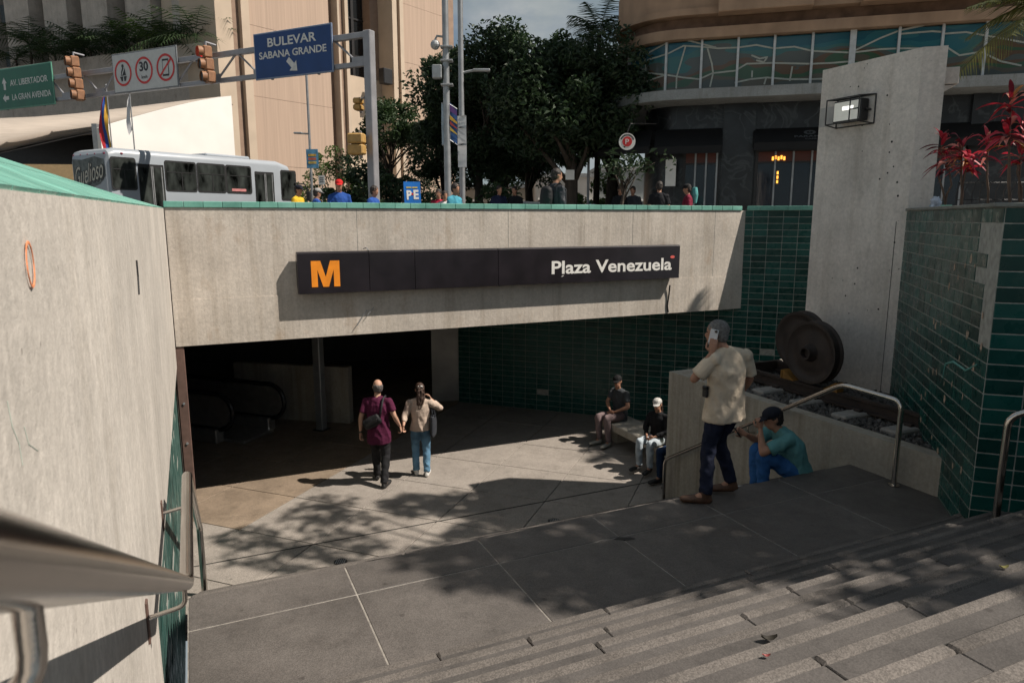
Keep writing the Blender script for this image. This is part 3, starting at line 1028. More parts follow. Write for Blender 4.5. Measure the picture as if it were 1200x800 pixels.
flat('white_patch', frame((a + b) / 2, -V, Z), [(-abs((b - a).dot(V)) / 2, -0.13), (abs((b - a).dot(V)) / 2, -0.13), (abs((b - a).dot(V)) / 2, 0.13), (-abs((b - a).dot(V)) / 2, 0.13)], plain('pale_patch', (0.42, 0.40, 0.38), 0.8), pil)
for k in range(26):
    px, py = rng.uniform(972, 1056), rng.uniform(75, 380)
    c = on_pil(px, py)
    r = rng.uniform(0.006, 0.016)
    flat('bolt_hole', frame(c, -V, Z), ngon(7, r), M_['darkjoint'], pil, lift=0.0, thick=0.0015)
# formwork groove near the right edge
c0, c1 = on_pil(1060, 95), on_pil(1030, 440)
ug = (pA + V * 0.14)
MB().box(Vector((ug.x, ug.y, -1.2)) + nP * 0.001, (0.007, 0.004, 2.3), x=V).build('formwork_groove', M_['darkjoint'], pil)

# floodlight in a cage
fl = thing('floodlight', on_pil(1003, 131), 'floodlight in a black wire cage high on the concrete pillar', 'floodlight')
cF = on_pil(1003, 131)
xF = -V
Mf = frame(cF, xF, Z)         # local z points out from the pillar (-U)
def F(x, y, z): return Mf @ Vector((x, y, z))
hw, hh, dp = 0.30, 0.185, 0.26
MB().box(F(-0.0, 0.0, 0.10), (0.44, 0.15, 0.28), x=xF, z=Z, ch=0.01).build('housing', M_['black'], fl)
MB().box(F(-0.0, 0.0, 0.178), (0.40, 0.006, 0.24), x=xF, z=Z).build('lens', plain('lamp_lens', (0.55, 0.54, 0.48), 0.15, emit=0.25), fl)
MB().box(F(0.02, 0.035, 0.183), (0.17, 0.004, 0.045), x=xF, z=Z).build('lens_bar', plain('lens_bar', (1.0, 0.98, 0.9), 0.4, emit=1.3), fl)  # small emissive bar lying on the lens
for sx in (-1, 1):
    MB().cyl(F(sx * 0.23, 0, 0.10), F(sx * 0.23, 0, 0.0), 0.014, n=6).build('bracket', M_['black'], fl)
bars = []
for z in (0.01, dp):
    k = 1.0 if z < 0.1 else 0.86
    cs = [(-hw * k, -hh * k, z), (hw * k, -hh * k, z), (hw * k, hh * k, z), (-hw * k, hh * k, z)]
    for i in range(4): bars.append((cs[i], cs[(i + 1) % 4]))
for sx in (-1, 1):
    for sy in (-1, 1): bars.append(((sx * hw, sy * hh, 0.01), (sx * hw * .86, sy * hh * .86, dp)))
for x in (-0.1, 0.1): bars.append(((x, hh, 0.01), (x * 0.5, hh * .86, dp)))
bars += [((0.12, -hh * .86, dp), (0.12, hh * .86, dp)), ((0.12, 0.0, dp), (hw * .86, 0.0, dp)), ((-hw * .86, hh * .86, dp), (-hw * .86 + .08, hh, 0.01)), ((hw * .86, hh * .86, dp), (hw * .86 - .08, hh, 0.01))]
for a, b in bars:
    MB().cyl(F(*a), F(*b), 0.0085, n=6).build('cage_bar', M_['black'], fl)

# ------------------------------------------------------------------ gravel planter with rail track and wheels
PU, PZ = 6.45, -2.29
pln = thing('gravel_planter', P(PU, 6, LAND), 'low concrete planter wall filled with gravel beside the landing', 'planter')
mb = MB()
mb.prism(uvpoly([(PU, 4.08), (PU + 0.17, 4.08), (PU + 0.17, 7.9), (PU, 7.9)]), FLOOR - 0.05, PZ)
mb.build('side_wall', M_['planter'], pln)
mb = MB()
mb.prism(uvpoly([(PU, 7.902), (PU + 6.0, 7.902), (PU + 5.6, 8.42), (PU, 8.42)]), FLOOR - 0.05, PZ + 0.004)
mb.build('end_wall', M_['planter'], pln)
mb = MB()
mb.prism(uvpoly([(PU + 0.15, 4.0), (10.2, 5.2), (11.5, 7.92), (PU + 0.15, 7.92)]), -2.6, PZ - 0.05)
mb.build('gravel_bed', plain('gravel_base', (0.045, 0.043, 0.041), 0.95, var=0.5, scale=60, bump=0.9, bscale=70), pln)
# stones
n = 5200
oct_v = np.array([[1, 0, 0], [-1, 0, 0], [0, 1, 0], [0, -1, 0], [0, 0, 1], [0, 0, -1]], float)
oct_f = np.array([[0, 2, 4], [2, 1, 4], [1, 3, 4], [3, 0, 4], [2, 0, 5], [1, 2, 5], [3, 1, 5], [0, 3, 5]])
su = nrng.uniform(PU + 0.19, 8.3, n); sv = nrng.uniform(4.3, 7.9, n)
pos = np.outer(su, np.array(U)) + np.outer(sv, np.array(V)); pos[:, 2] = PZ - 0.045 + nrng.uniform(-0.008, 0.03, n)
size = nrng.uniform(0.018, 0.042, n)
vv = oct_v[None] * nrng.uniform(0.6, 1.15, (n, 6, 1)) * size[:, None, None]
ang = nrng.uniform(0, 6.28, n); ca, sa = np.cos(ang), np.sin(ang)
x = vv[:, :, 0] * ca[:, None] - vv[:, :, 1] * sa[:, None]; y = vv[:, :, 0] * sa[:, None] + vv[:, :, 1] * ca[:, None]
tl = nrng.uniform(-0.8, 0.8, n)[:, None]
z = vv[:, :, 2] * np.cos(tl) + x * np.sin(tl); x2 = x * np.cos(tl) - vv[:, :, 2] * np.sin(tl)
vv = np.stack([x2, y, z], -1) + pos[:, None]
me = bpy.data.meshes.new('gravel')
me.from_pydata(vv.reshape(-1, 3).tolist(), [], (oct_f[None] + (np.arange(n) * 6)[:, None, None]).reshape(-1, 3).tolist())
g = link('gravel', me, plain('gravel', (0.085, 0.080, 0.076), 0.85, var=0.65, scale=17, bump=0.2), pln)
g['kind'] = 'stuff'

# rail track on concrete sleepers
trk = thing('display_track', P(7.1, 6.2, PZ), 'rusty rail on concrete sleepers laid in the gravel planter', 'track')
railp = [(-0.065, 0), (0.065, 0), (0.065, 0.018), (0.012, 0.03), (0.012, 0.105), (0.035, 0.115), (0.035, 0.15), (-0.035, 0.15), (-0.035, 0.115), (-0.012, 0.105), (-0.012, 0.03), (-0.065, 0.018)]
RZ = PZ - 0.01
RU = 7.16
for uu, v0, v1 in ((RU, 4.65, 7.75), (RU + 0.78, 6.9, 7.75)):
    m = MB()
    m.extrude([P(uu + a, v0, RZ + 0.03 + b) for a, b in railp], V * (v1 - v0))
    m.build('rail', M_['wheel'], trk)
MB().box(P(RU + 0.39, 7.78, RZ + 0.1), (0.95, 0.06, 0.16), x=U).build('end_beam', M_['wheel'], trk)
slp = concrete('sleeper_concrete', (0.30, 0.285, 0.265), streak=0.1)
for v in (4.95, 5.6, 6.25, 6.9, 7.5):
    MB().box(P(RU - 0.12, v, PZ - 0.03), (0.62, 0.22, 0.12), x=U, ch=0.02).build('sleeper', slp, trk)
    MB().box(P(RU - 0.10, v, PZ + 0.045), (0.06, 0.09, 0.03), x=U, ch=0.005).build('rail_clip', M_['wheel'], trk)

def rail_wheel(c, label, r=0.41):
    """solid train wheel facing -U: tread, flange behind, dished web, hub"""
    w = thing('train_wheel', (c.x, c.y, c.z - r), label, 'wheel', 'train wheels shown on the track')
    prof = [(0.0, 0.06), (0.05, 0.06), (0.05, 0.085), (0.085, 0.09), (0.095, 0.10), (0.05, 0.12), (0.045, 0.2), (0.02, 0.27), (0.03, 0.33), (0.055, 0.36), (0.062, 0.40), (0.06, r - 0.045), (0.05, r - 0.035), (-0.045, r - 0.03), (-0.06, r - 0.005), (-0.075, r), (-0.085, r - 0.01), (-0.085, 0.36), (-0.06, 0.34), (-0.04, 0.2), (-0.09, 0.1), (-0.09, 0.0)]
    def rev(pr, name, mat, n=48):
        m = MB(); vs = []; fs = []
        for i in range(n):
            a = 2 * math.pi * i / n
            for h, rr in pr:
                vs.append(c - U * h + V * (rr * math.cos(a)) + Z * (rr * math.sin(a)))
        k = len(pr)
        for i in range(n):
            for j in range(k - 1):
                a, b = i * k + j, ((i + 1) % n) * k + j
                fs.append((a, b, b + 1, a + 1))
        m.add(vs, fs)
        return m.build(name, mat, w, smooth=35)
    rev([q for q in prof if q[1] >= 0.1 or q[0] < 0], 'disc', M_['wheel'])
    rev([(0.095, 0.10), (0.15, 0.085), (0.15, 0.06), (0.09, 0.055), (0.09, 0.0)], 'hub', M_['wheel'], 24)
    MB().cyl(c + U * 0.07, c + U * 0.34, 0.075, n=16).build('axle_stub', M_['wheel'], w, smooth=40)
    return w
wc = on_plane(953, 407, P(RU, 0, 0), U)
wc.z = RZ + 0.18 + 0.42
rail_wheel(wc, 'rusty steel train wheel standing in front on the rail')
wc2 = wc + U * 0.42 + V * 0.60 + Z * 0.03
rail_wheel(wc2, 'rusty steel train wheel half hidden behind the front one')
yel = plain('yellow_chock', (0.24, 0.115, 0.02), 0.6, var=0.3)
for k, s in enumerate((-1, 1)):
    b0 = wc + V * (-s * 0.36) - Z * 0.42
    ck = thing('wheel_chock', b0, 'yellow wooden chock wedged under the front wheel, ' + ('near side' if s > 0 else 'far side'), 'chock', 'chocks under the front wheel')
    m = MB()
    m.extrude([b0 - U * 0.05 + V * (-s * 0.07), b0 - U * 0.05 + V * (s * 0.12), b0 - U * 0.05 + V * (-s * 0.07) + Z * 0.12][::(1 if s < 0 else -1)], U * 0.11)
    m.build('wedge', yel, ck)
    MB().box(b0 - V * (s * 0.085) + Z * 0.055, (0.12, 0.02, 0.11), x=U).build('stop_plate', yel, ck)

# ------------------------------------------------------------------ handrails
def bend(pts, r=0.07, n=5):
    out = [Vector(pts[0])]
    for i in range(1, len(pts) - 1):
        a, b, c = Vector(pts[i - 1]), Vector(pts[i]), Vector(pts[i + 1])
        d0, d1 = (a - b), (c - b)
        rr = min(r, d0.length * 0.45, d1.length * 0.45)
        s, e = b + d0.normalized() * rr, b + d1.normalized() * rr
        for k in range(n + 1):
            t = k / n
            out.append(s * (1 - t) ** 2 + b * 2 * t * (1 - t) + e * t * t)
    out.append(Vector(pts[-1]))
    return out
hl = thing('left_handrail', P(-0.138, 3.6, LAND), 'thick steel handrail fixed along the left concrete wall', 'handrail')
RU_ = -0.138
zb = -1.78
slope = 0.511
near_pts = [P(RU_, -1.2, zb + slope * 4.78), P(RU_, 3.58, zb)]
m = MB(); m.tube(bend([near_pts[0], near_pts[1], P(RU_, 5.2, zb), P(RU_, 8.35, zb - 1.72), P(RU_, 8.35, FLOOR + 0.02)], 0.05), 0.034, n=20)
m.build('rail', M_['steel'], hl, smooth=60)
for v in (0.62, 3.3, 4.9):
    z = zb + max(0, 3.58 - v) * slope
    b = thing('x', (0, 0, 0), None, None) if False else None
    MB().tube(bend([P(RU_, v, z - 0.025), P(RU_, v, z - 0.11), P(uL + 0.004, v, z - 0.135)], 0.05), 0.011, n=10).build('bracket', M_['steel'], hl, smooth=60)
    MB().box(P(uL + 0.005, v, z - 0.15), (0.01, 0.05, 0.2), x=U, ch=0.002).build('wall_plate', M_['rust'], hl)
MB().cyl(P(RU_, 8.35, FLOOR + 0.002), P(RU_, 8.35, FLOOR + 0.014), 0.06, n=16).build('base_plate', M_['steel'], hl)

hr = thing('right_handrail', P(6.32, 5, LAND), 'steel handrail in front of the gravel planter wall', 'handrail')
RU2 = 6.33
v_end = at_z(1050, 568, LAND).dot(V)
pts = [P(RU2, v_end, LAND + 0.004), P(RU2, v_end, zb - 0.02), P(RU2, 5.24, zb), P(RU2, 8.28, -3.62), P(RU2, 8.28, FLOOR + 0.01)]
m = MB(); m.tube(bend(pts, 0.10), 0.026, n=16); m.build('rail', M_['steel'], hr, smooth=60)
MB().cyl(P(RU2, v_end, LAND + 0.001), P(RU2, v_end, LAND + 0.012), 0.055, n=16).build('base_plate', M_['steel'], hr)
MB().tube(bend([P(RU2, 6.6, zb - 0.84), P(RU2, 6.6, zb - 0.93), P(PU - 0.003, 6.6, zb - 0.95)], 0.04), 0.011, n=8).build('bracket', M_['steel'], hr, smooth=60)

hb = thing('block_handrail', at_y(1166, 622, 5.28), 'steel handrail end beside the tiled planter block', 'handrail')
b0 = at_y(1165, 622, 5.27); b1 = at_y(1175, 488, 5.27); b1 = Vector((b0.x + 0.0, b0.y, b1.z))
m = MB(); m.tube(bend([b0 - Z * 0.03, b1, b1 + F2 * 1.6 - F1 * 0.35 + Z * 0.78], 0.09), 0.028, n=16); m.build('rail', M_['steel'], hb, smooth=60)
MB().cyl(b0 - Z * 0.02, b0 + Z * 0.006, 0.055, n=16).build('base_plate', M_['steel'], hb)

# ------------------------------------------------------------------ bench
bch = thing('concrete_bench', P(7.35, 10.2, FLOOR), 'low concrete bench with sun patch below the tiled wall', 'bench')
MB().box(P(7.42, 10.0, FLOOR + 0.38), (0.62, 3.1, 0.14), x=U, ch=0.012).build('seat', M_['planter'], bch)
for v in (8.75, 10.0, 11.25):
    MB().box(P(7.50, v, FLOOR + 0.155), (0.36, 0.3, 0.31), x=U, ch=0.01).build('support', M_['planter'], bch)

# ------------------------------------------------------------------ inside the portal
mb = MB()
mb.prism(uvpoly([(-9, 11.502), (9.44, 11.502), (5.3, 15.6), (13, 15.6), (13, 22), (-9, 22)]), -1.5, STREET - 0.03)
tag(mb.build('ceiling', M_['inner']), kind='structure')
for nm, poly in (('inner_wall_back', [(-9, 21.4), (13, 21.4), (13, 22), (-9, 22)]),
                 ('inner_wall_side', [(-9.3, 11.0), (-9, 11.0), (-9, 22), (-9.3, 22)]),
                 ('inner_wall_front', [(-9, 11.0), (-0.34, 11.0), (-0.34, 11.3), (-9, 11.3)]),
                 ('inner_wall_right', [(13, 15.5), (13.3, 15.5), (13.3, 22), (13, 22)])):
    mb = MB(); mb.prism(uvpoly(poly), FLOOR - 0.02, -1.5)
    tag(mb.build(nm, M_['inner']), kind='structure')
# steel panel at the end of the tiled wall
e = E0 + W45 * S0
sp = thing('steel_door', (e.x, e.y, FLOOR), 'tall grey steel door panel at the end of the tiled wall', 'door')
a, b = at_y(506, 440, 16.3), at_y(545, 440, 16.4)
a.z = b.z = 0
mid = (a + b) / 2
MB().box(Vector((mid.x, mid.y, (FLOOR - 1.5) / 2)), ((b - a).length, 0.06, -1.5 - FLOOR - 0.02), x=(b - a), ch=0.004).build('panel', plain('grey_steel', (0.34, 0.33, 0.31), 0.4, metal=0.3, var=0.2, scale=2, bump=0.15, bscale=2.5), sp)
MB().box(Vector((b.x - 0.06, b.y - 0.05, FLOOR + 1.05)), (0.03, 0.04, 0.14)).build('handle', M_['black'], sp)
# post
c = at_z(377, 503, FLOOR)
po = thing('steel_post', c, 'dark square steel post standing inside the portal', 'post')
MB().box((c.x, c.y, (FLOOR - 1.5) / 2), (0.17, 0.17, -1.5 - FLOOR - 0.01), x=W45, ch=0.012).build('shaft', M_['galv'], po)
MB().box((c.x, c.y, FLOOR + 0.01), (0.26, 0.26, 0.02), x=W45).build('base_plate', M_['black'], po)
# low concrete wall behind the escalator
a, b = at_z(300, 500, FLOOR), at_z(408, 500, FLOOR)
a = a + Vector((-0.7, 0.9, 0)); b = b + Vector((0, 0.35, 0))
mid = (a + b) / 2; mid.z = FLOOR + 0.6
lwl = MB().box(mid, ((b - a).length, 0.2, 1.25), x=(b - a), ch=0.01).build('low_wall', M_['planter'])
tag(lwl, 'low stained concrete wall behind the escalator in the portal', 'wall')
# escalator
es = thing('escalator', P(1.0, 14.3, FLOOR), 'dark escalator with two rounded handrail ends inside the portal', 'escalator')
e1, e2 = at_z(278, 521, FLOOR), at_z(338, 506, FLOOR)
dirE = -(W45)                     # runs off to the left
hand = plain('black_rubber', (0.02, 0.02, 0.022), 0.25)
esk = plain('escalator_steel', (0.55, 0.53, 0.50), 0.3, metal=0.8)
for k, e in enumerate((e1, e2)):
    z0 = FLOOR
    pts = [e + dirE * 3.2 + Z * 0.30, e + dirE * 0.40 + Z * 0.30]
    cN = e + dirE * 0.42 + Z * 0.62
    loop = [e + dirE * 3.4 + Z * 0.99] + [cN + (-dirE) * (0.36 * math.sin(t)) + Z * (0.36 * math.cos(t)) for t in [i * math.pi / 12 for i in range(13)]] + [e + dirE * 3.4 + Z * 0.26]
    MB().tube(loop, 0.045, n=10).build('handrail', hand, es, smooth=60)
    pan = [cN + (-dirE) * (0.30 * math.sin(t)) + Z * (0.30 * math.cos(t)) for t in [i * math.pi / 12 for i in range(13)]]
    poly = [e + dirE * 3.4 + Z * 0.92] + pan + [e + dirE * 3.4 + Z * 0.32]
    side = dirE.cross(Z).normalized()
    m = MB(); m.extrude([q - side * 0.025 for q in poly], side * 0.05); m.build('balustrade', esk, es)
    MB().box(e + dirE * 1.9 + Z * 0.14, (3.0, 0.22, 0.28), x=dirE, ch=0.02).build('skirt', esk, es)
MB().box((e1 + e2) / 2 + dirE * 1.9 + Z * 0.03, (3.6, (e2 - e1).length * 0.8, 0.06), x=dirE, ch=0.01).build('comb_plate', esk, es)
for k in range(8):
    MB().box((e1 + e2) / 2 + dirE * (1.3 + 0.4 * k) + Z * 0.075, (0.36, 0.8, 0.03), x=dirE).build('step', M_['black'], es)

# ------------------------------------------------------------------ litter and fallen leaves on the stairs
lf = plain('dry_leaf', (0.02, 0.016, 0.01), 0.8, var=0.4, scale=30)
ylf = plain('yellow_leaf', (0.30, 0.27, 0.09), 0.7)
def stair_z(v):
    if v > 3.62: return LAND
    k = math.ceil((3.62 - v) / TREAD)
    return LAND + RISE * k
def on_stairs(px, py):
    d = ray(px, py); t = 1.0
    while t < 12:
        p = d * t
        if p.z < stair_z(p.dot(V)): return p
        t += 0.01
    return d * 5
for k, (px, py, s, mt, lab) in enumerate(((901, 752, 0.045, lf, 'curled dark leaf lying on the near steps'), (1176, 668, 0.03, ylf, 'small yellow leaf lying on the steps at the right'),
                                 (898, 771, 0.02, plain('red_petal', (0.25, 0.05, 0.045), 0.6), 'tiny red petal on the near steps'))):
    p = on_stairs(px, py); z = stair_z(p.dot(V)) + 0.008
    m = MB()
    vs = []
    for i in range(7):
        t = i / 6 - 0.5; w = s * 0.42 * math.cos(t * 2.6)
        for j in (-1, 0, 1):
            vs.append(Vector((p.x + t * s * 1.6, p.y + j * w, z + abs(j) * s * 0.25 + (t * 1.4) ** 2 * s * 0.8)))
    fs = [(i * 3 + j, (i + 1) * 3 + j, (i + 1) * 3 + j + 1, i * 3 + j + 1) for i in range(6) for j in range(2)]
    m.add(vs, fs)
    tag(m.build('fallen_leaf', mt, smooth=True), lab, 'leaf')
from mathutils import noise as mnoise
def wrinkle(me, amp, fx, fz, seed=0.0):
    """push vertices along their normals by stretched noise: cloth folds, locks of hair"""
    n = len(me.vertices)
    co = np.empty(n * 3); me.vertices.foreach_get('co', co); co = co.reshape(-1, 3)
    no = np.empty(n * 3); me.vertices.foreach_get('normal', no); no = no.reshape(-1, 3)
    d = np.array([1.0 - 2.2 * abs(mnoise.noise((x * fx + seed + z * 1.7, y * fx - seed, z * fz + x * 2.0))) + 0.5 * mnoise.noise((x * fx * 2.3, y * fx * 2.3, z * fz * 2.3 + seed)) for x, y, z in co])
    co += no * ((d - 0.25) * amp)[:, None]
    me.vertices.foreach_set('co', co.ravel()); me.update()
    return me

# ================================================================== beyond the parapet
def vplane_pt(px, py, p, d):
    """ray through pixel onto the vertical plane through p along d"""
    n = Vector((d.y, -d.x, 0))
    return on_plane(px, py, p, n)

# ------------------------------------------------------------------ beige ribbed building
M_['beige'] = plain('ribbed_beige', (0.43, 0.315, 0.24), 0.85, var=0.10, scale=1.0, stretch=(7, 7, 0.15), bump=0.3, bscale=3)
M_['beige2'] = plain('beige_band', (0.50, 0.40, 0.305), 0.85, var=0.08, scale=0.8)
M_['brown'] = plain('brown_rib', (0.27, 0.185, 0.135), 0.85, var=0.12, scale=1.2, stretch=(1, 1, 2))
M_['darkwin'] = plain('dark_window', (0.012, 0.014, 0.016), 0.15, var=0.3, scale=0.4)
C0 = Vector((-16.8, 45, 0)); DB = Vector((0.6, 0.8, 0)).normalized(); NBG = DB.cross(Z).normalized()
bb = thing('beige_building', C0 + Z * STREET, 'tall ribbed beige building in the sun behind the bus', 'building')
HB = 36.0
def sB(px): return (vplane_pt(px, 200, C0, DB) - C0).dot(DB)
def slab(name, s0, s1, out, z0, z1, mat, root=bb, o=C0, d=DB, n=NBG, depth=6.0):
    a = o + d * s0 + n * out; b = o + d * s1 + n * out
    poly = [a, b, b - n * depth, a - n * depth]
    return MB().prism([tuple(q)[:2] for q in poly], z0, z1).build(name, mat, root)
# corner pier, ribs and panels from left to right
ed = [sB(px) for px in (262, 281, 291, 300, 392, 399, 405, 411, 452, 461, 466, 474, 522, 530)]
slab('corner_pier', ed[0], ed[1], 0.25, STREET, HB, M_['beige2'])
slab('brown_rib', ed[1], ed[2], 0.0, STREET, HB, M_['brown'])
slab('light_rib', ed[2], ed[3], 0.3, STREET, HB, M_['beige2'])
for k in range(9):
    zz0, zz1 = STREET + k * 4.2, STREET + (k + 1) * 4.2 - 0.018
    slab('ribbed_panel', ed[3], ed[4], 0.05 + 0.004 * (k % 2), zz0, zz1, M_['beige'], depth=5)
    slab('ribbed_panel', ed[11], ed[12], 0.05 + 0.004 * (k % 2), zz0, zz1, M_['beige'], depth=5)
slab('brown_rib', ed[4], ed[5], -0.3, STREET, HB, M_['brown'])
slab('light_rib', ed[5], ed[6] * .35 + ed[5] * .65, 0.35, STREET, HB, M_['beige2'])
slab('brown_rib', ed[6] * .35 + ed[5] * .65, ed[6] * .6 + ed[7] * .4, 0.1, STREET, HB, M_['brown'])
slab('light_rib', ed[6] * .6 + ed[7] * .4, ed[7], 0.35, STREET, HB, M_['beige2'])
zs = vplane_pt(430, 88, C0, DB).z
slab('sill_wall', ed[7], ed[9], -1.0, STREET, zs, M_['beige2'])
slab('window_slot', ed[7], ed[8], -2.0, zs, HB, M_['darkwin'])
slab('reveal', ed[8], ed[9], -1.2, zs, HB, M_['brown'])
for k in range(8):
    slab('window_bar', ed[7], ed[8], -1.93, zs + 1.6 + k * 2.6, zs + 1.72 + k * 2.6, M_['black'], depth=0.2)
for f in (0.36, 0.68):
    s = ed[7] + (ed[8] - ed[7]) * f
    slab('window_bar', s - 0.12, s + 0.12, -1.9, zs, HB, M_['brown'] if f < 0.5 else M_['black'], depth=0.2)
slab('light_rib', ed[9], ed[10], 0.35, STREET, HB, M_['beige2'])
slab('brown_rib', ed[10], (ed[10] + ed[11]) / 2, 0.05, STREET, HB, M_['brown'])
slab('light_rib', (ed[10] + ed[11]) / 2, ed[11], 0.3, STREET, HB, M_['beige2'])
slab('edge_rib', ed[12], ed[13], 0.35, STREET, HB, M_['brown'])
c = vplane_pt(452, 90, C0 + NBG * 0.4, DB)
MB().box(c, (0.9, 0.6, 1.1), x=DB, ch=0.05).build('air_conditioner', M_['black'], bb)

# ------------------------------------------------------------------ shaded tower with fins at the left
DT = Vector((-0.92, 0.39, 0)).normalized(); NT = Z.cross(DT).normalized()
tw2 = thing('finned_tower', C0 + DT * 10 + Z * STREET, 'shaded concrete tower with tall fins and planters at the top left', 'building')
M_['fin'] = concrete('fin_concrete', (0.50, 0.44, 0.385), streak=0.15, bump=0.1)
C1 = C0 - NBG * 0.2
def sT(px): return (vplane_pt(px, 60, C1, DT) - C1).dot(DT)
def tslab(name, s0, s1, out, z0, z1, mat, depth=1.5):
    a = C1 + DT * s0 + NT * out; b = C1 + DT * s1 + NT * out
    poly = [a, a - NT * depth, b - NT * depth, b]
    pl = [tuple(q)[:2] for q in poly]
    ar = sum(pl[i][0] * pl[(i + 1) % 4][1] - pl[(i + 1) % 4][0] * pl[i][1] for i in range(4))
    if ar < 0: pl = pl[::-1]
    return MB().prism(pl, z0, z1).build(name, mat, tw2)
zp = vplane_pt(140, 84, C1, DT).z
tslab('plinth', sT(268), sT(-120), 0.6, STREET, zp, M_['fin'], 3)
tslab('window_wall', sT(268), sT(-120), -1.2, zp, HB, M_['darkwin'], 1)
for x0, x1 in ((19, 47), (64, 91), (108, 138), (161, 188), (213, 241)):
    tslab('fin', sT(x1), sT(x0), 0.5, zp - 0.4, HB, M_['fin'], 1.6)
    tslab('half_fin', sT(x1 + 12), sT(x1 + 7), -0.4, zp - 0.4, HB, M_['fin'], 0.8)
for x0, x1 in ((-40, -6), (-90, -60), (250, 264)):
    tslab('fin', sT(x1), sT(x0), 0.5, zp - 0.4, HB, M_['fin'], 1.6)
for k in range(7):
    tslab('spandrel', sT(16), sT(-4), -0.6, zp + 1.2 + k * 3.2, zp + 2.4 + k * 3.2, plain('tower_spandrel_%d' % k, (0.10, 0.12, 0.13), 0.4), 0.5)
tslab('planter_ledge', sT(262), sT(-60), 1.5, zp - 0.15, zp + 0.7, M_['fin'], 1.0)

def leaf_cloud(clumps, n_each, size, seed, flatten=0.8, up=0.35, aspect=0.45):
    """numpy leaf quads scattered in clumps -> (verts, faces)"""
    r = np.random.default_rng(seed)
    cs = []
    for (c, rad, m) in clumps:
        k = int(n_each * m)
        d = r.normal(size=(k, 3)); d /= np.linalg.norm(d, axis=1)[:, None]
        rr = rad * r.uniform(0.25, 1.0, k) ** 0.6
        p = d * rr[:, None]; p[:, 2] *= flatten
        cs.append(p + np.array(c))
    p = np.concatenate(cs); k = len(p)
    nrm = r.normal(size=(k, 3)); nrm[:, 2] = np.abs(nrm[:, 2]) + up; nrm /= np.linalg.norm(nrm, axis=1)[:, None]
    t = r.normal(size=(k, 3)); t -= nrm * (t * nrm).sum(1)[:, None]; t /= np.linalg.norm(t, axis=1)[:, None]
    b = np.cross(nrm, t)
    L = size * r.uniform(0.6, 1.3, k)[:, None]; Wd = L * aspect
    droop = nrm * L * 0.18
    v = np.stack([p - t * L * 0.5 - droop, p + b * Wd * 0.5, p + t * L * 0.5 - droop, p - b * Wd * 0.5], 1)
    f = np.arange(4 * k).reshape(k, 4)
    return v.reshape(-1, 3), f

def leaf_obj(name, vf, mat, parent):
    me = bpy.data.meshes.new(name)
    v, f = vf
    me.from_pydata(v.tolist(), [], f.tolist())
    return link(name, me, mat, parent)

def crown_clumps(c, rx, ry, rz, n, rad, seed, hollow=0.2):
    r = random.Random(seed); out = []
    while len(out) < n:
        x, y, z = (r.uniform(-1, 1) for _ in range(3))
        q = x * x + y * y + z * z
        if q > 1 or q < hollow: continue
        out.append(((c[0] + x * rx * 1.06, c[1] + y * ry, c[2] + z * rz * 1.04), rad * r.uniform(0.55, 1.4), r.uniform(0.6, 1.25)))
    return out

def tree(name, base, top_c, rx, ry, rz, nclump, rad, per, leaf, mat, label, seed, trunk_r=0.18, group=None, cat='tree', clumps=None, lean=0.0, aspect=0.45):
    r = random.Random(seed)
    t = thing(name, base, label, cat, group)
    base = Vector(base); tc = Vector(top_c)
    cl = clumps or crown_clumps(top_c, rx, ry, rz, nclump, rad, seed)
    fork = base + (tc - base) * 0.5 + Vector((lean, 0, -rz * 0.2))
    m = MB()
    m.tube([base - Z * 0.1, base + (fork - base) * 0.35 + Vector((r.uniform(-.1, .1), 0, 0)), fork, fork + (tc - fork) * 0.6], [trunk_r * 1.25, trunk_r, trunk_r * 0.8, trunk_r * 0.4], n=9)
    for (c, rd, k) in cl[::max(1, len(cl) // 14)]:
        c = Vector(c); s = fork + (tc - fork) * r.uniform(-0.1, 0.5)
        mid = (s + c) / 2 + Vector((r.uniform(-.3, .3), r.uniform(-.3, .3), r.uniform(0, .3)))
        m.tube([s, mid, c], [trunk_r * 0.4, trunk_r * 0.22, trunk_r * 0.06], n=6)
    m.build('trunk', M_['bark'], t, smooth=True)
    leaf_obj('crown', leaf_cloud(cl, per, leaf, seed, aspect=aspect), mat, t)
    return t

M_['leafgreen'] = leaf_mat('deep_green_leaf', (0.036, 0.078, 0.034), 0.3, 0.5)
# big dark street trees
def tree_px(px, y, py_top, rx, mat, label, seed, n=46, per=330, leaf=0.215, rz=None, py_bot=190, tr=0.2, rad=0.70, **kw):
    top = at_y(px, py_top, y); bot = at_y(px, py_bot, y)
    rz = (top.z - bot.z) / 2
    c = ((top.x), y, (top.z + bot.z) / 2)
    return tree('street_tree', (top.x, y, STREET), c, rx, rx * 0.9, rz, n, rad, per, leaf, mat, label, seed, tr, group='dark trees behind the street', **kw)
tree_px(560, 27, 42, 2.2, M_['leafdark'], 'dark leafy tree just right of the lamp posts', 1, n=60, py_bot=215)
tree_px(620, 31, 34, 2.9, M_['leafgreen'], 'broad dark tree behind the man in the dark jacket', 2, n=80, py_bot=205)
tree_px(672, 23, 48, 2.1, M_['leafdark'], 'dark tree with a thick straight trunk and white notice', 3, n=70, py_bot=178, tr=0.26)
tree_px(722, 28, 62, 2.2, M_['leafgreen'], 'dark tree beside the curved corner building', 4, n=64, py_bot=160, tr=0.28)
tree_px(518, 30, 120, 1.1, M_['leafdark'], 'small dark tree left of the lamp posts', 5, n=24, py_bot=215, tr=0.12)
tree_px(590, 36, 150, 2.2, M_['leafmid'], 'low green tree in light beneath the dark crowns', 6, n=30, py_bot=215, tr=0.12)
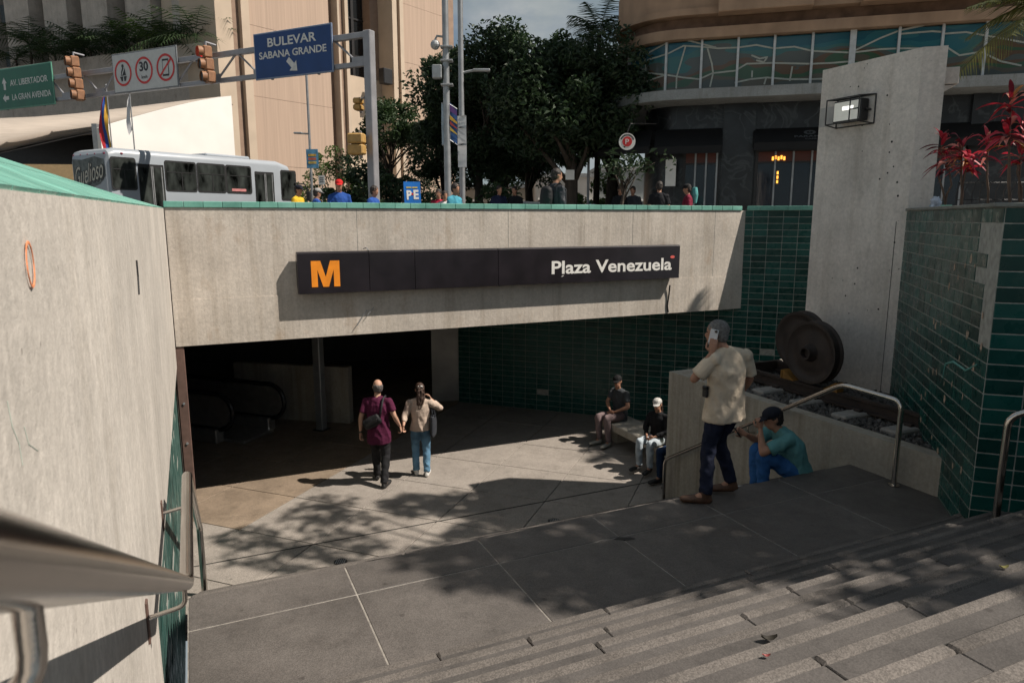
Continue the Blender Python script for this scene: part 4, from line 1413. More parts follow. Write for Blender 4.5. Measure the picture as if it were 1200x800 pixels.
tree_px(455, 40.5, 122, 1.9, M_['leafmid'], 'sunlit tree behind the gantry post', 7, n=26, per=200, leaf=0.30, py_bot=185, tr=0.13, rad=0.75)
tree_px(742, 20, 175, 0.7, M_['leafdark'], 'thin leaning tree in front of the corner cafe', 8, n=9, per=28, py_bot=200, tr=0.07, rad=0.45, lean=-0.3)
nt_ = at_y(667, 205, 22.6)
nb_ = MB().box(nt_ + Vector((0.02, -0.05, 0)), (0.28, 0.01, 0.3)).build('tree_notice', M_['white'])
tag(nb_, 'small white notice fixed to the thick tree trunk', 'notice')

def shrub(px, y, py_top, rx, mat, label, seed, per=130, n=22, leaf=0.2):
    top = at_y(px, py_top, y)
    z0 = STREET; rz = (top.z - z0) / 2
    t = thing('shrub', (top.x, y, STREET), label, 'shrub', 'shrubs along the street')
    cl = crown_clumps((top.x, y, z0 + rz), rx, rx * 0.8, rz, n, 0.5, seed, hollow=0.1)
    m = MB()
    for c, r_, k in cl[::3]:
        m.tube([Vector((top.x, y, STREET)), (Vector((top.x, y, STREET)) + Vector(c)) / 2 + Vector((0.1, 0, 0.1)), Vector(c)], [0.05, 0.03, 0.012], n=5)
    m.build('stems', M_['bark'], t)
    leaf_obj('foliage', leaf_cloud(cl, per, leaf, seed), mat, t)
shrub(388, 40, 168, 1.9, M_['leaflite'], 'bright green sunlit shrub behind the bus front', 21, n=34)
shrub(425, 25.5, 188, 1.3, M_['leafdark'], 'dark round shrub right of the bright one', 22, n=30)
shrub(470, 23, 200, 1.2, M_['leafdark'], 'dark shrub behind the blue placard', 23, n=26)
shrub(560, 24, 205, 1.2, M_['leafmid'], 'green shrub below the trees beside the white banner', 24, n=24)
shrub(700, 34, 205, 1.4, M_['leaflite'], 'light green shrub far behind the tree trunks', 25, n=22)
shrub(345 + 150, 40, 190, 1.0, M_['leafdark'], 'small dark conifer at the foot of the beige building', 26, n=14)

# palms
def frond(m, p, d, L, droop, nl, leafw, r):
    d = Vector(d).normalized(); pts = []
    for i in range(9):
        t = i / 8
        pts.append(p + d * (L * t) + Z * (L * (0.25 * t - droop * t * t)))
    m.tube(pts, [0.02 * (1 - 0.8 * i / 8) for i in range(9)], n=4, caps=False)
    side = d.cross(Z).normalized()
    for i in range(nl):
        t = 0.15 + 0.85 * i / nl
        k = min(7, int(t * 8)); f = t * 8 - k
        q = pts[k] * (1 - f) + pts[k + 1] * f
        tan = (pts[k + 1] - pts[k]).normalized()
        ll = L * 0.38 * math.sin(math.pi * (0.15 + 0.8 * t))
        for s in (-1, 1):
            e = q + side * s * ll * 0.75 + tan * ll * 0.5 - Z * ll * r.uniform(0.15, 0.5)
            n_ = tan * leafw
            m.add([q - n_ * 0.5, q + n_ * 0.5, e], [(0, 1, 2)])
def palm(base, h, L, nf, label, seed, mat, group=None, tr=0.12, nl=22):
    r = random.Random(seed)
    t = thing('palm_tree', base, label, 'palm', group)
    base = Vector(base); top = base + Z * h
    MB().tube([base - Z * 0.05, base + Z * h * 0.5 + Vector((0.05, 0, 0)), top], [tr * 1.2, tr, tr * 0.8], n=9).build('trunk', M_['bark'], t, smooth=True)
    m = MB()
    for i in range(nf):
        a = 2 * math.pi * i / nf + r.uniform(-.2, .2); el = r.uniform(-0.2, 1.1)
        frond(m, top, (math.cos(a), math.sin(a), el), L * r.uniform(0.8, 1.1), r.uniform(0.35, 0.7), nl, L * 0.028, r)
    m.build('fronds', mat, t)
    return t
pb = at_y(702, 44, 30)
palm((pb.x, 30, STREET), pb.z - STREET + 0.1, 2.0, 22, 'palm rising among the dark trees next to the curved corner', 31, M_['leafgreen'])
# feathery palm reaching in at the top right, standing on the street behind the planter block
palm((9.05, 12.3, STREET), 4.35, 1.7, 20, 'palm with drooping yellow green fronds at the top right corner', 32, leaf_mat('palm_green', (0.09, 0.11, 0.035)), tr=0.1, nl=34)
# planter palms on the tower ledge
for k, (px, py) in enumerate(((38, 40), (66, 62), (88, 50), (125, 42), (150, 50), (178, 38), (200, 52), (232, 36), (108, 66), (20, 66))):
    b = vplane_pt(px, 84, C1 + NT * 1.2, DT)
    top = vplane_pt(px, py + 8, C1 + NT * 1.2, DT)
    palm((b.x, b.y, zp + 0.68), max(0.5, top.z - zp - 0.9), 3.0, 20, ['leafy palm on the tower ledge above the green road sign', 'low palm on the tower ledge beside the four-lamp signal',
          'palm behind the four-lamp traffic signal', 'palm left of the white road sign top', 'palm above the white road sign', 'yellowish palm above the right half of the white sign',
          'palm on the ledge right of the white sign', 'tall palm behind the three-lamp signal', 'low ledge palm between signal and white sign', 'low ledge palm at the far left'][k], 40 + k,
         M_['leaflite'] if k == 5 else M_['leafmid'], 'palms planted along the tower ledge', tr=0.07, nl=12)

# ------------------------------------------------------------------ canopy with white wall
cn = thing('white_canopy', (-18, 38, STREET), 'sweeping pale canopy roof with a bright white end wall behind the bus', 'canopy')
Lw = at_y(113, 150, 34); Rw = at_y(267, 113, 40)
dW = Vector((Rw.x - Lw.x, Rw.y - Lw.y, 0)); LW = dW.length; dW.normalize(); nW = dW.cross(Z).normalized()
n = 10; top = []
for i in range(n + 1):
    t = i / n
    px = 113 + (267 - 113) * t
    # curved upper edge as in the photo
    py = 150 - 37 * (1 - (1 - t) ** 1.5) + 2 * math.sin(t * 3.14)
    top.append(vplane_pt(px, py, Vector((Lw.x, Lw.y, 0)), dW))
lo = [Vector((q.x, q.y, STREET)) for q in (top[0], top[-1])]
m = MB(); m.extrude([lo[0], lo[1]] + top[::-1], nW * 0.3)
m.build('white_wall', plain('white_render', (0.80, 0.78, 0.74), 0.8, var=0.05, scale=0.7), cn)
M_['roofpale'] = plain('canopy_membrane', (0.38, 0.325, 0.275), 0.8, var=0.08, scale=1.0, stretch=(1, 5, 5))
# roof: ruled surface from the wall's top edge out to the left front
edge_up = [(266, 112.5), (215, 118), (150, 126), (90, 133), (40, 137), (-10, 139), (-60, 140)]
edge_lo = [(266, 115), (215, 124), (150, 138), (110, 148), (60, 153), (10, 163), (-60, 185)]
up = [at_y(px, py, 40.5 - i * 0.9) for i, (px, py) in enumerate(edge_up)]
lw_ = [at_y(px, py, 40.0 - i * 1.35) for i, (px, py) in enumerate(edge_lo)]
m = MB(); k = len(up)
vs = up + lw_ + [q + Vector((0.0, 0.8, -0.25)) for q in lw_] + [q + Vector((-1.2, 1.0, -0.4)) for q in up]
fs = []
for i in range(k - 1):
    fs += [(i, i + 1, k + i + 1, k + i), (k + i, k + i + 1, 2 * k + i + 1, 2 * k + i), (i + 1, i, 3 * k + i, 3 * k + i + 1)]
m.add(vs, fs); m.build('roof', M_['roofpale'], cn, smooth=True)
# underside and back wall, coloured black for the shade below the roof
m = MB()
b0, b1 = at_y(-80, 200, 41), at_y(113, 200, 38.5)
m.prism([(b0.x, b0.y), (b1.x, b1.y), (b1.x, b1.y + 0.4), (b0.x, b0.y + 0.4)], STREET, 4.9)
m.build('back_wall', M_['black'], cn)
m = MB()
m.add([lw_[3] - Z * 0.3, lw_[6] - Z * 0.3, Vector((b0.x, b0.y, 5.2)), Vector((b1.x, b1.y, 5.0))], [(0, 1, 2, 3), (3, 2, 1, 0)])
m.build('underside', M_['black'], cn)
m = MB(); pcol = at_y(115, 180, 35.5)
m.box((pcol.x, pcol.y, (STREET + 4.5) / 2), (0.25, 0.25, 4.5 - STREET)); m.build('column', M_['galv'], cn)
# low yellow wall under the canopy
a = at_y(-30, 210, 33); b = at_y(112, 210, 33.5)
yw = MB().prism([(a.x, a.y), (b.x, b.y), (b.x, b.y + 0.3), (a.x, a.y + 0.3)], STREET, at_y(60, 192, 33).z).build('street_wall', plain('ochre_wall', (0.55, 0.38, 0.20), 0.8, var=0.1))
tag(yw, 'low ochre wall under the canopy behind the bus', 'wall')

# flags
def flag(px, ytop, ybot, y, cols, label, wpx):
    t = at_y(px, ytop, y)
    f = thing('flag', (t.x, y, STREET), label, 'flag', 'flags in front of the canopy')
    MB().cyl((t.x, y, STREET), (t.x, y, t.z + 0.25), 0.035, 0.025, n=8).build('pole', M_['galv'], f)
    MB().ball((t.x, y, t.z + 0.28), 0.05, n=8, m=6).build('finial', M_['galv'], f)
    b = at_y(px, ybot, y); n = len(cols)
    w = wpx / FPX * y
    for j, c in enumerate(cols):
        m = MB(); vs = []
        for i in range(8):
            s = i / 7
            zz = t.z + (b.z - t.z) * s
            sp = w * (0.25 + 0.75 * math.sin(min(1, s * 1.5) * 1.57)) * (1 - 0.45 * max(0, s - 0.55) / 0.45)
            for e in (j / n, (j + 1) / n):
                vs.append(Vector((t.x - 0.03 - sp * e, y - 0.02 + 0.06 * math.sin(s * 7 + e * 5), zz - 0.25 * e)))
        fs = [(2 * i, 2 * i + 1, 2 * i + 3, 2 * i + 2) for i in range(7)]
        m.add(vs, fs); m.build('stripe' if n > 1 else 'cloth', c, f, smooth=True)
flag(125, 108, 172, 32, [plain('flag_yellow', (0.75, 0.42, 0.05), 0.8), plain('flag_blue', (0.02, 0.08, 0.35), 0.8), plain('flag_red', (0.55, 0.03, 0.04), 0.8)], 'limp yellow blue and red flag beside the canopy', 13)
flag(152, 112, 152, 32, [plain('flag_white', (0.7, 0.7, 0.72), 0.8)], 'limp white flag beside the canopy', 6)

# ------------------------------------------------------------------ bus
busL = Vector((-13.37, 23.8, 0)); busR = Vector((-9.15, 30.6, 0))
dBu = (busR - busL).normalized(); nBu = dBu.cross(Z).normalized(); LB = (busR - busL).length
bus = thing('city_bus', (busL + busR) / 2 + Z * STREET, 'pale grey city bus with painted lettering at its rear', 'bus')
M_['bus'] = plain('bus_paint', (0.32, 0.35, 0.385), 0.35, var=0.06, scale=1.2)
BW = 2.35
def B(s, o, z): return busL + dBu * s + nBu * o + Z * (STREET + z)       # o: 0 = near side, negative away
# body shell as a loft of rounded sections along the length
def bus_ring(s, zt, zb, inset):
    pts = []
    r = 0.22
    hw = BW / 2 - inset
    for cx, cz, a0 in ((hw - r, zt - r, 0), (-(hw - r), zt - r, 90), (-(hw - 0.05), zb + 0.05, 180), (hw - 0.05, zb + 0.05, 270)):
        rr = r if cz > 1 else 0.05
        for k in range(5):
            a = R(a0 + k * 22.5)
            pts.append(B(s, -BW / 2 + cx + rr * math.cos(a), cz + rr * math.sin(a)))
    return pts
rings = [bus_ring(0.0, 3.0, 0.5, 0.14), bus_ring(0.08, 3.12, 0.42, 0.04), bus_ring(0.3, 3.2, 0.38, 0.0), bus_ring(LB - 1.0, 3.2, 0.38, 0.0), bus_ring(LB - 0.45, 3.05, 0.38, 0.0), bus_ring(LB - 0.12, 2.6, 0.40, 0.05), bus_ring(LB, 1.6, 0.45, 0.12)]
m = MB(); k = len(rings[0])
m.add([p for r_ in rings for p in r_], [(i * k + j, i * k + (j + 1) % k, (i + 1) * k + (j + 1) % k, (i + 1) * k + j) for i in range(len(rings) - 1) for j in range(k)] + [tuple(range(k))[::-1], tuple(range((len(rings) - 1) * k, len(rings) * k))])
m.build('body', M_['bus'], bus, smooth=30)
pB0 = B(0, 0.0, 0)
def on_bus(px, py): return on_plane(px, py, pB0, nBu)
def bus_rect(name, x0, x1, z0, z1, mat, lift=0.012, r=0.09, parent=bus):
    s0 = (on_bus(x0, 215) - busL).dot(dBu); s1 = (on_bus(x1, 215) - busL).dot(dBu)
    w, h = s1 - s0, z1 - z0
    c = B((s0 + s1) / 2, 0, (z0 + z1) / 2)
    pts = []
    for cx, cy, a0 in ((w / 2 - r, h / 2 - r, 0), (-(w / 2 - r), h / 2 - r, 90), (-(w / 2 - r), -(h / 2 - r), 180), (w / 2 - r, -(h / 2 - r), 270)):
        for q in range(5):
            a = R(a0 + q * 22.5); pts.append((cx + r * math.cos(a), cy + r * math.sin(a)))
    return flat(name, frame(c, dBu, Z), pts, mat, parent, lift=0.0, thick=lift), (s0, s1)
busgl = plain('bus_glass', (0.028, 0.032, 0.03), 0.08, var=0.95, scale=1.6, detail=3, stretch=(2, 2, 0.9))  # patchy colour stands in for reflections and the view through the glass
rub = plain('window_rubber', (0.012, 0.012, 0.013), 0.6)
seatc = plain('bus_seat', (0.02, 0.06, 0.16), 0.8)
amber = plain('sunlit_street_seen_through', (0.30, 0.25, 0.12), 0.7)
for x0, x1 in ((131, 161), (194, 231), (231.5, 265), (265, 295)):
    fr, (s0, s1) = bus_rect('window', x0, x1, 1.82, 2.9, rub, 0.012)
    wdw = bus_rect('pane', x0 + 1.3, x1 - 1.3, 1.88, 2.84, busgl, 0.016, parent=fr)[0]
    MB().box(B((s0 + s1) / 2, 0.018, 2.5), (s1 - s0 - 0.16, 0.012, 0.03), x=dBu).build('transom', rub, fr)
    MB().box(B(s0 + (s1 - s0) * 0.52, 0.018, 2.18), (0.03, 0.012, 0.6), x=dBu).build('divider', rub, fr)
fr, (s0, s1) = bus_rect('window', 329, 347, 1.6, 2.85, rub, 0.012)
bus_rect('pane', 330, 346.2, 1.67, 2.78, busgl, 0.016, parent=fr)
for x0, x1 in ((163, 193), (299, 321)):
    dr, (s0, s1) = bus_rect('door', x0, x1, 0.42, 2.72, rub, 0.012, r=0.03)
    for a in (0.25, 0.75):
        w = (s1 - s0)
        MB().box(B(s0 + w * a, 0.016, 1.6), (w * 0.42, 0.01, 2.0), x=dBu).build('pane', busgl, dr)
    for a in (0.5, 0.56, 0.9):
        MB().box(B(s0 + (s1 - s0) * a, 0.024, 1.6), (0.035, 0.012, 2.1), x=dBu).build('door_rail', M_['galv'], dr)
# lettering and artwork panel on the rear face
xR = nBu                                        # on the rear face, seen from behind, right is towards the near side
c = B(-0.004, -BW / 2 + 0.02, 2.42)
Mb = frame(c, xR, Z)
w = BW * 0.86
flat('painted_panel', Mb, [(-w * .5, -.62), (-w * .1, -.58), (w * .3, -.40), (w * .5, -.12), (w * .46, .40), (w * .2, .50), (-w * .2, .42), (-w * .5, .46)], plain('grey_art', (0.10, 0.115, 0.11), 0.5, var=0.5, scale=5), bus, lift=0.001, thick=0.006)
letters('painted_shadow', 'Guelioso', frame(c - dBu * 0.010 - Z * 0.05, xR, Z) @ Matrix.Rotation(R(9), 4, 'Z'), w * 0.98, 0.74, M_['black'], bus, bold=0.05, shear=0.35)
letters('painted_lettering', 'Guelioso', frame(c - dBu * 0.016 - Z * 0.02, xR, Z) @ Matrix.Rotation(R(9), 4, 'Z'), w * 0.9, 0.62, plain('cream_letter', (0.55, 0.52, 0.44), 0.6), bus, bold=0.0, shear=0.35)
MB().box(B(-0.01, -BW / 2, 1.55), (0.03, 0.5, 0.04), x=dBu).build('rear_handle', M_['black'], bus)
for k, o in enumerate((-2.1, -1.65, -1.2, -0.75, -0.2)):
    MB().ball(B(0.02, o, 3.0), 0.03, 0.045, 0.035, x=dBu, n=8, m=6).build('marker_light', plain('marker_red_%d' % k, (0.20, 0.02, 0.05), 0.3), bus)
MB().ball(B(0.5, 0.0, 3.02), 0.05, 0.03, 0.035, x=dBu, n=8, m=6).build('marker_light', plain('marker_red_side', (0.20, 0.02, 0.05), 0.3), bus)
MB().box(B(LB / 2, 0.002, 1.2), (LB - 1.0, 0.01, 0.03), x=dBu).build('trim_strip', M_['galv'], bus)
MB().box(B(LB - 3.0, -1.1, 3.25), (2.0, 1.3, 0.14), x=dBu, ch=0.05).build('roof_hatch', M_['bus'], bus)
MB().tube([B(LB - 0.2, 0.05, 2.35), B(LB + 0.15, 0.25, 2.3), B(LB + 0.3, 0.3, 2.0)], 0.03, n=6).build('mirror_arm', M_['black'], bus)
MB().box(B(LB + 0.3, 0.3, 1.8), (0.12, 0.22, 0.4), x=dBu, ch=0.03).build('mirror', M_['black'], bus)
flat('sticker', frame(B((on_bus(280, 215) - busL).dot(dBu), 0.02, 1.96), dBu, Z), [(-.35, -.05), (.3, -.05), (.3, .05), (-.35, .05)], plain('pink_sticker', (0.5, 0.2, 0.2), 0.5), bus)
for s in (1.6, LB - 1.9):
    for o in (0.02, -BW - 0.02):
        c = B(s, o - 0.12 if o > 0 else o + 0.12, 0.48)
        wh = MB().cyl(c - nBu * 0.12, c + nBu * 0.12, 0.46, n=24).build('wheel', rub, bus, smooth=40)
        MB().cyl(c - nBu * 0.125, c + nBu * 0.125, 0.25, n=18).build('rim', M_['galv'], wh, smooth=40)

# ------------------------------------------------------------------ road sign gantry
G0 = Vector((-4.17, 21.6, 0)); G1 = Vector((-22.0, 30.25, 0)); dG = (G1 - G0).normalized(); rG = -dG; nG = rG.cross(Z).normalized()
gan = thing('sign_gantry', G0 + Z * STREET, 'grey steel gantry carrying road signs over the street', 'gantry')
zt_ = vplane_pt(428, 41, G0, dG).z; zb_ = vplane_pt(428, 75, G0, dG).z
M_['gsteel'] = plain('gantry_steel', (0.30, 0.30, 0.32), 0.5, metal=0.3, var=0.12, scale=3)
MB().box(Vector((G0.x, G0.y, (STREET + zt_ + 0.1) / 2)), (0.26, 0.26, zt_ + 0.1 - STREET), x=dG, ch=0.02).build('post', M_['gsteel'], gan)
LG = (G1 - G0).length
for z, t in ((zt_, 0.16), (zb_, 0.14)):
    for o in (0.0,):
        MB().box(G0 + dG * (LG / 2) + nG * o + Z * z, (LG, t, t), x=dG, ch=0.01).build('chord', M_['gsteel'], gan)
k = 0; s = 0.35; stp = 0.98
while s < LG - 1:
    a, b = (zb_, zt_) if k % 2 == 0 else (zt_, zb_)
    MB().cyl(G0 + dG * s + Z * a, G0 + dG * (s + stp) + Z * b, 0.035, n=6).build('brace', M_['gsteel'], gan)
    if k % 2 == 0:
        MB().box(G0 + dG * s + Z * (zb_ + 0.1) + nG * 0.05, (0.5, 0.02, 0.22), x=dG).build('gusset', M_['gsteel'], gan)
    s += stp; k += 1
def gsign(name, x0, x1, ytl, ytr, ybl, face, rim, label):
    o = 0.12
    a = on_plane(x0, ytl, G0 + nG * o, nG); b = on_plane(x1, ytr, G0 + nG * o, nG); c = on_plane(x0, ybl, G0 + nG * o, nG)
    w = (b - a).dot(rG); zt = (a.z + b.z) / 2; zb = c.z - (a.z - zt)
    h = zt - zb
    ctr = a + rG * (w / 2); ctr.z = (zt + zb) / 2
    root = thing(name, ctr, label, 'road sign', 'road signs on the gantry')
    M = frame(ctr, rG, Z)
    MB().box(ctr, (w, 0.05, h), x=rG, ch=0.01).build('plate', rim, root)
    MB().box(ctr + nG * 0.026, (w - 0.09, 0.01, h - 0.09), x=rG).build('face', face, root)
    for q in (-0.3, 0.3):
        MB().box(ctr - nG * 0.06 + rG * (w * q), (0.06, 0.07, h * 1.02), x=rG).build('bracket', M_['gsteel'], root)
    return root, M @ Matrix.Translation((0, 0, 0.033)), w, h
blue = plain('sign_blue', (0.008, 0.045, 0.17), 0.4, var=0.1, scale=2)
lite = plain('sign_white', (0.62, 0.62, 0.60), 0.5)
green = plain('sign_green', (0.008, 0.12, 0.07), 0.4, var=0.1, scale=2)
root, M, w, h = gsign('blue_road_sign', 297, 389, 40, 27.5, 94.5, blue, plain('sign_rim_blue', (0.20, 0.25, 0.36), 0.4), 'blue boulevard direction sign next to the gantry post')
letters('lettering', 'BULEVAR', M @ Matrix.Translation((0, h * 0.27, 0)), w * 0.62, h * 0.19, lite, root, bold=0.02)
letters('lettering', 'SABANA GRANDE', M @ Matrix.Translation((0.0, h * 0.01, 0)), w * 0.86, h * 0.155, lite, root, bold=0.02)
flat('arrow', M @ Matrix.Translation((0.0, -h * 0.26, 0)) @ Matrix.Rotation(R(-45), 4, 'Z'), [(-.26, -.085), (.02, -.085), (.02, -.2), (.26, 0), (.02, .2), (.02, .085), (-.26, .085)], lite, root)
wface = plain('sign_face_white', (0.52, 0.53, 0.52), 0.5, var=0.06)
root, M, w, h = gsign('white_road_sign', 131, 206.5, 65, 52.5, 111.5, wface, plain('sign_rim_grey', (0.16, 0.17, 0.18), 0.4), 'white sign with three red ringed road symbols')
for i, cx in enumerate((-0.33, 0.0, 0.33)):
    r = w * 0.135
    ring_plate('red_ring', M, r * 0.83, r, M_['red'], root, cx=cx * w)
    if i == 1:
        letters('number', '30', M @ Matrix.Translation((cx * w, 0.1 * h, 0)), r * 1.0, r * 0.72, M_['black'], root, bold=0.03)
        letters('lettering', 'km/h', M @ Matrix.Translation((cx * w, -0.16 * h, 0)), r * 0.66, r * 0.25, M_['black'], root, bold=0.01)
    elif i == 0:
        q = M @ Matrix.Translation((cx * w, 0, 0))
        flat('figure_head', q, [(x, y + r * 0.52) for x, y in ngon(12, r * 0.14)], M_['black'], root)
        flat('figure_body', q, [(-r * .3, -r * .2), (r * .32, -r * .2), (r * .2, r * .36), (-r * .06, r * .4), (-r * .22, r * .1)], M_['black'], root)
        flat('figure_belt', q, [(-r * .2, -r * .16), (-r * .1, -r * .16), (r * .26, r * .42), (r * .16, r * .42)], wface, root, lift=0.006)
        flat('figure_leg', q, [(-r * .25, -r * .62), (-r * .08, -r * .62), (-r * .04, -r * .26), (-r * .4, -r * .26)], M_['black'], root)
        flat('figure_leg', q, [(r * .08, -r * .62), (r * .25, -r * .62), (r * .4, -r * .26), (r * .04, -r * .26)], M_['black'], root)
    else:
        q = M @ Matrix.Translation((cx * w, 0, 0))
        flat('phone_symbol', q, [(-r * .34, -r * .62), (r * .34, -r * .62), (r * .34, r * .62), (-r * .34, r * .62)], M_['black'], root, lift=0.003)
        flat('phone_screen', q, [(-r * .28, -r * .48), (r * .28, -r * .48), (r * .28, r * .48), (-r * .28, r * .48)], wface, root, lift=0.0055)
        flat('red_slash', q @ Matrix.Rotation(R(42), 4, 'Z'), [(-r * .9, -r * .08), (r * .9, -r * .08), (r * .9, r * .08), (-r * .9, r * .08)], M_['red'], root, lift=0.008)
root, M, w, h = gsign('green_road_sign', -12, 60, 83.5, 72.5, 131, green, plain('sign_rim_green', (0.10, 0.28, 0.20), 0.4), 'green avenue direction sign at the left edge')
letters('lettering', 'AV. LIBERTADOR', M @ Matrix.Translation((w * 0.13, h * 0.13, 0)), w * 0.60, h * 0.15, lite, root, bold=0.01)
letters('lettering', 'LA GRAN AVENIDA', M @ Matrix.Translation((w * 0.15, -h * 0.22, 0)), w * 0.62, h * 0.15, lite, root, bold=0.01)
ar = [(-.26, -.085), (.02, -.085), (.02, -.2), (.26, 0), (.02, .2), (.02, .085), (-.26, .085)]
flat('arrow', M @ Matrix.Translation((-w * 0.265, h * 0.13, 0)) @ Matrix.Rotation(R(90), 4, 'Z'), [(x * .9, y * .8) for x, y in ar], lite, root)
flat('arrow', M @ Matrix.Translation((-w * 0.265, -h * 0.22, 0)) @ Matrix.Rotation(R(180), 4, 'Z'), [(x * .8, y * .8) for x, y in ar], lite, root)

def signal(px, py0, n, label, hpx):
    """traffic signal seen from its side, lamps facing left"""
    o = 0.35
    top = on_plane(px, py0, G0 + nG * o, nG)
    H = hpx / FPX * top.y * 1.0
    u = H / n
    t = thing('traffic_light', top, label, 'traffic light', 'traffic lights on the gantry')
    face = (dG * 0.36 + nG * 0.93).normalized()
    hous = plain('signal_housing_%d' % n, (0.26, 0.125, 0.062), 0.6, var=0.2)
    MB().tube([top + Z * 0.1 - nG * 0.4, top + Z * 0.12, top - Z * 0.05], 0.04, n=6).build('hanger', M_['gsteel'], t)
    for i in range(n):
        c = top - Z * (u * (i + 0.5)) + rG * (0.05 * i)
        MB().box(c, (u * 0.72, u * 0.9, u * 0.95), x=face, ch=u * 0.1).build('section', hous, t)
        vis = MB(); vs = []; nn = 14
        for k_, (off, rr) in enumerate(((0.34, 0.44), (0.72, 0.42))):
            for j in range(nn + 1):
                a = R(-150 + 300 * j / nn) + R(90)
                side = face.cross(Z).normalized()
                vs.append(c + face * (u * off) + side * (u * rr * math.cos(a)) + Z * (u * rr * math.sin(a)))
        vis.add(vs, [(j, j + 1, nn + 2 + j, nn + 1 + j) for j in range(nn)])
        vis.build('visor', hous, t, smooth=True)
        if not (n == 3 and i == 0): MB().cyl(c + face * (u * 0.60), c + face * (u * 0.62), u * 0.41, n=16).build('visor_mouth', M_['black'], t)  # added black disc paints the dark hollow of the visor
        MB().cyl(c + face * (u * 0.36), c + face * (u * 0.40), u * 0.40, n=16).build('lamp', plain('lamp_red', (0.55, 0.01, 0.02), 0.3, emit=1.0) if (n == 3 and i == 0) else M_['black'], t)
signal(86, 66, 4, 'brown four-lamp traffic light on the gantry', 48)
signal(241, 54, 3, 'brown three-lamp traffic light with its red lamp lit', 40)
# yellow signal seen from behind, under the tree
def back_signal(px0, px1, py0, py1, y, label):
    a, b = at_y(px0, py0, y), at_y(px1, py1, y)
    c = (a + b) / 2
    t = thing('traffic_light', c, label, 'traffic light', 'traffic lights seen from behind')
    hh = a.z - b.z; ww = b.x - a.x
    for i in range(2):
        MB().box((c.x, y, a.z - hh * (0.25 + 0.5 * i)), (ww, 0.35, hh * 0.46), x=Vector((1, -0.15, 0)), ch=0.04).build('section', plain('signal_yellow_%d_%d' % (px0, i), (0.42, 0.25, 0.08), 0.6, var=0.15), t)
    MB().box((c.x + ww * 0.2, y + 0.1, c.z), (0.08, 0.1, hh * 1.2)).build('mount', M_['gsteel'], t)
    MB().tube([(c.x + ww * .2, y + 0.1, c.z + hh * 0.4), (at_y(431, 150, y).x, G0.y + 0.0, c.z + hh * 0.4)], 0.04, n=6).build('bracket', M_['gsteel'], t)
back_signal(408, 428, 156, 182, 21.3, 'ochre traffic light back fixed on the gantry post')
back_signal(415, 425, 115, 130, 21.9, 'small ochre traffic light back above the other one')

# ------------------------------------------------------------------ poles
def pole(px, y, r, ztop, label, py_top=None):
    b = at_y(px, 230, y)
    t = thing('street_pole', (b.x, y, STREET), label, 'pole', 'poles behind the parapet')
    MB().cyl((b.x, y, STREET), (b.x, y, ztop), r, r * 0.8, n=12).build('shaft', M_['galv'], t, smooth=40)
    MB().cyl((b.x, y, STREET), (b.x, y, STREET + 0.03), r * 2.2, n=12).build('base_plate', M_['galv'], t)
    return t, b.x
pa, xa = pole(525, 17, 0.085, 7.5, 'thick grey pole with camera, box and banners')
z = at_y(512, 50, 17).z
MB().tube([(xa, 17, z + 0.12), (xa - 0.2, 17, z + 0.14), (xa - 0.24, 17, z + 0.05)], 0.025, n=6).build('camera_arm', M_['galv'], pa)
MB().ball((xa - 0.24, 17, z - 0.05), 0.11, n=12, m=8).build('dome_camera', M_['galv'], pa)
z = at_y(516, 85, 17).z
MB().box((xa - 0.2, 16.95, z), (0.22, 0.18, 0.30), ch=0.02).build('control_box', M_['galv'], pa)
for zz in (z + 0.25, z - 0.28, z + 0.55):
    MB().box((xa + 0.02, 17, zz), (0.28, 0.24, 0.04), ch=0.01).build('clamp', M_['galv'], pa)
def banner(x, y, px0, px1, py0, py1, skew, mat, label, strips=None):
    a, b = at_y(px0, py0, y), at_y(px1, py1, y)
    o = thing('banner', ((a.x + b.x) / 2, y, b.z), label, 'banner', 'banners on the poles')
    m = MB(); vs = []; n = 8
    for i in range(n + 1):
        t = i / n
        for e in (0, 1):
            vs.append(Vector((a.x + (b.x - a.x) * e, y + 0.03 * math.sin(t * 9 + e * 2), a.z + (b.z - a.z) * t - skew * e)))
    m.add(vs, [(2 * i, 2 * i + 2, 2 * i + 3, 2 * i + 1) for i in range(n)])
    m.build('cloth', mat, o, smooth=True)
    if strips:
        for k, (t0, t1, c) in enumerate(strips):
            q = [Vector((a.x + (b.x - a.x) * e, y - 0.035, a.z + (b.z - a.z) * t - skew * e)) for e, t in ((0, t0), (0, t1), (1, t1 - 0.05), (1, t0 + 0.02))]
            m = MB(); m.extrude(q, (0, -0.006, 0)); m.build('print', c, o)
    for t in (0, 1):
        zz = a.z + (b.z - a.z) * t
        MB().cyl((x, y, zz), (b.x if abs(b.x - x) > abs(a.x - x) else a.x, y, zz - (skew if b.x > x + 0.1 else 0)), 0.012, n=6).build('rod', M_['galv'], o)
banner(xa, 16.98, 517, 523, 121, 170, 0.0, plain('pale_banner', (0.35, 0.42, 0.48), 0.7), 'pale blue banner on the left of the thick pole')
stp_ = [(0.05, 0.25, plain('banner_purple', (0.12, 0.05, 0.2), .7)), (0.35, 0.48, plain('banner_yellow', (0.6, 0.35, 0.04), .7)), (0.52, 0.62, plain('banner_red', (0.4, 0.05, 0.05), .7)), (0.68, 0.78, plain('banner_yellow2', (0.6, 0.4, 0.06), .7))]
banner(xa, 16.98, 527, 536, 120, 162, 0.15, plain('blue_banner', (0.03, 0.09, 0.25), 0.7), 'colourful blue and yellow banner right of the thick pole', stp_)
pb_, xb = pole(542, 18, 0.075, 8.0, 'thin grey lamp pole with a white banner')
z = at_y(545, 86, 18).z
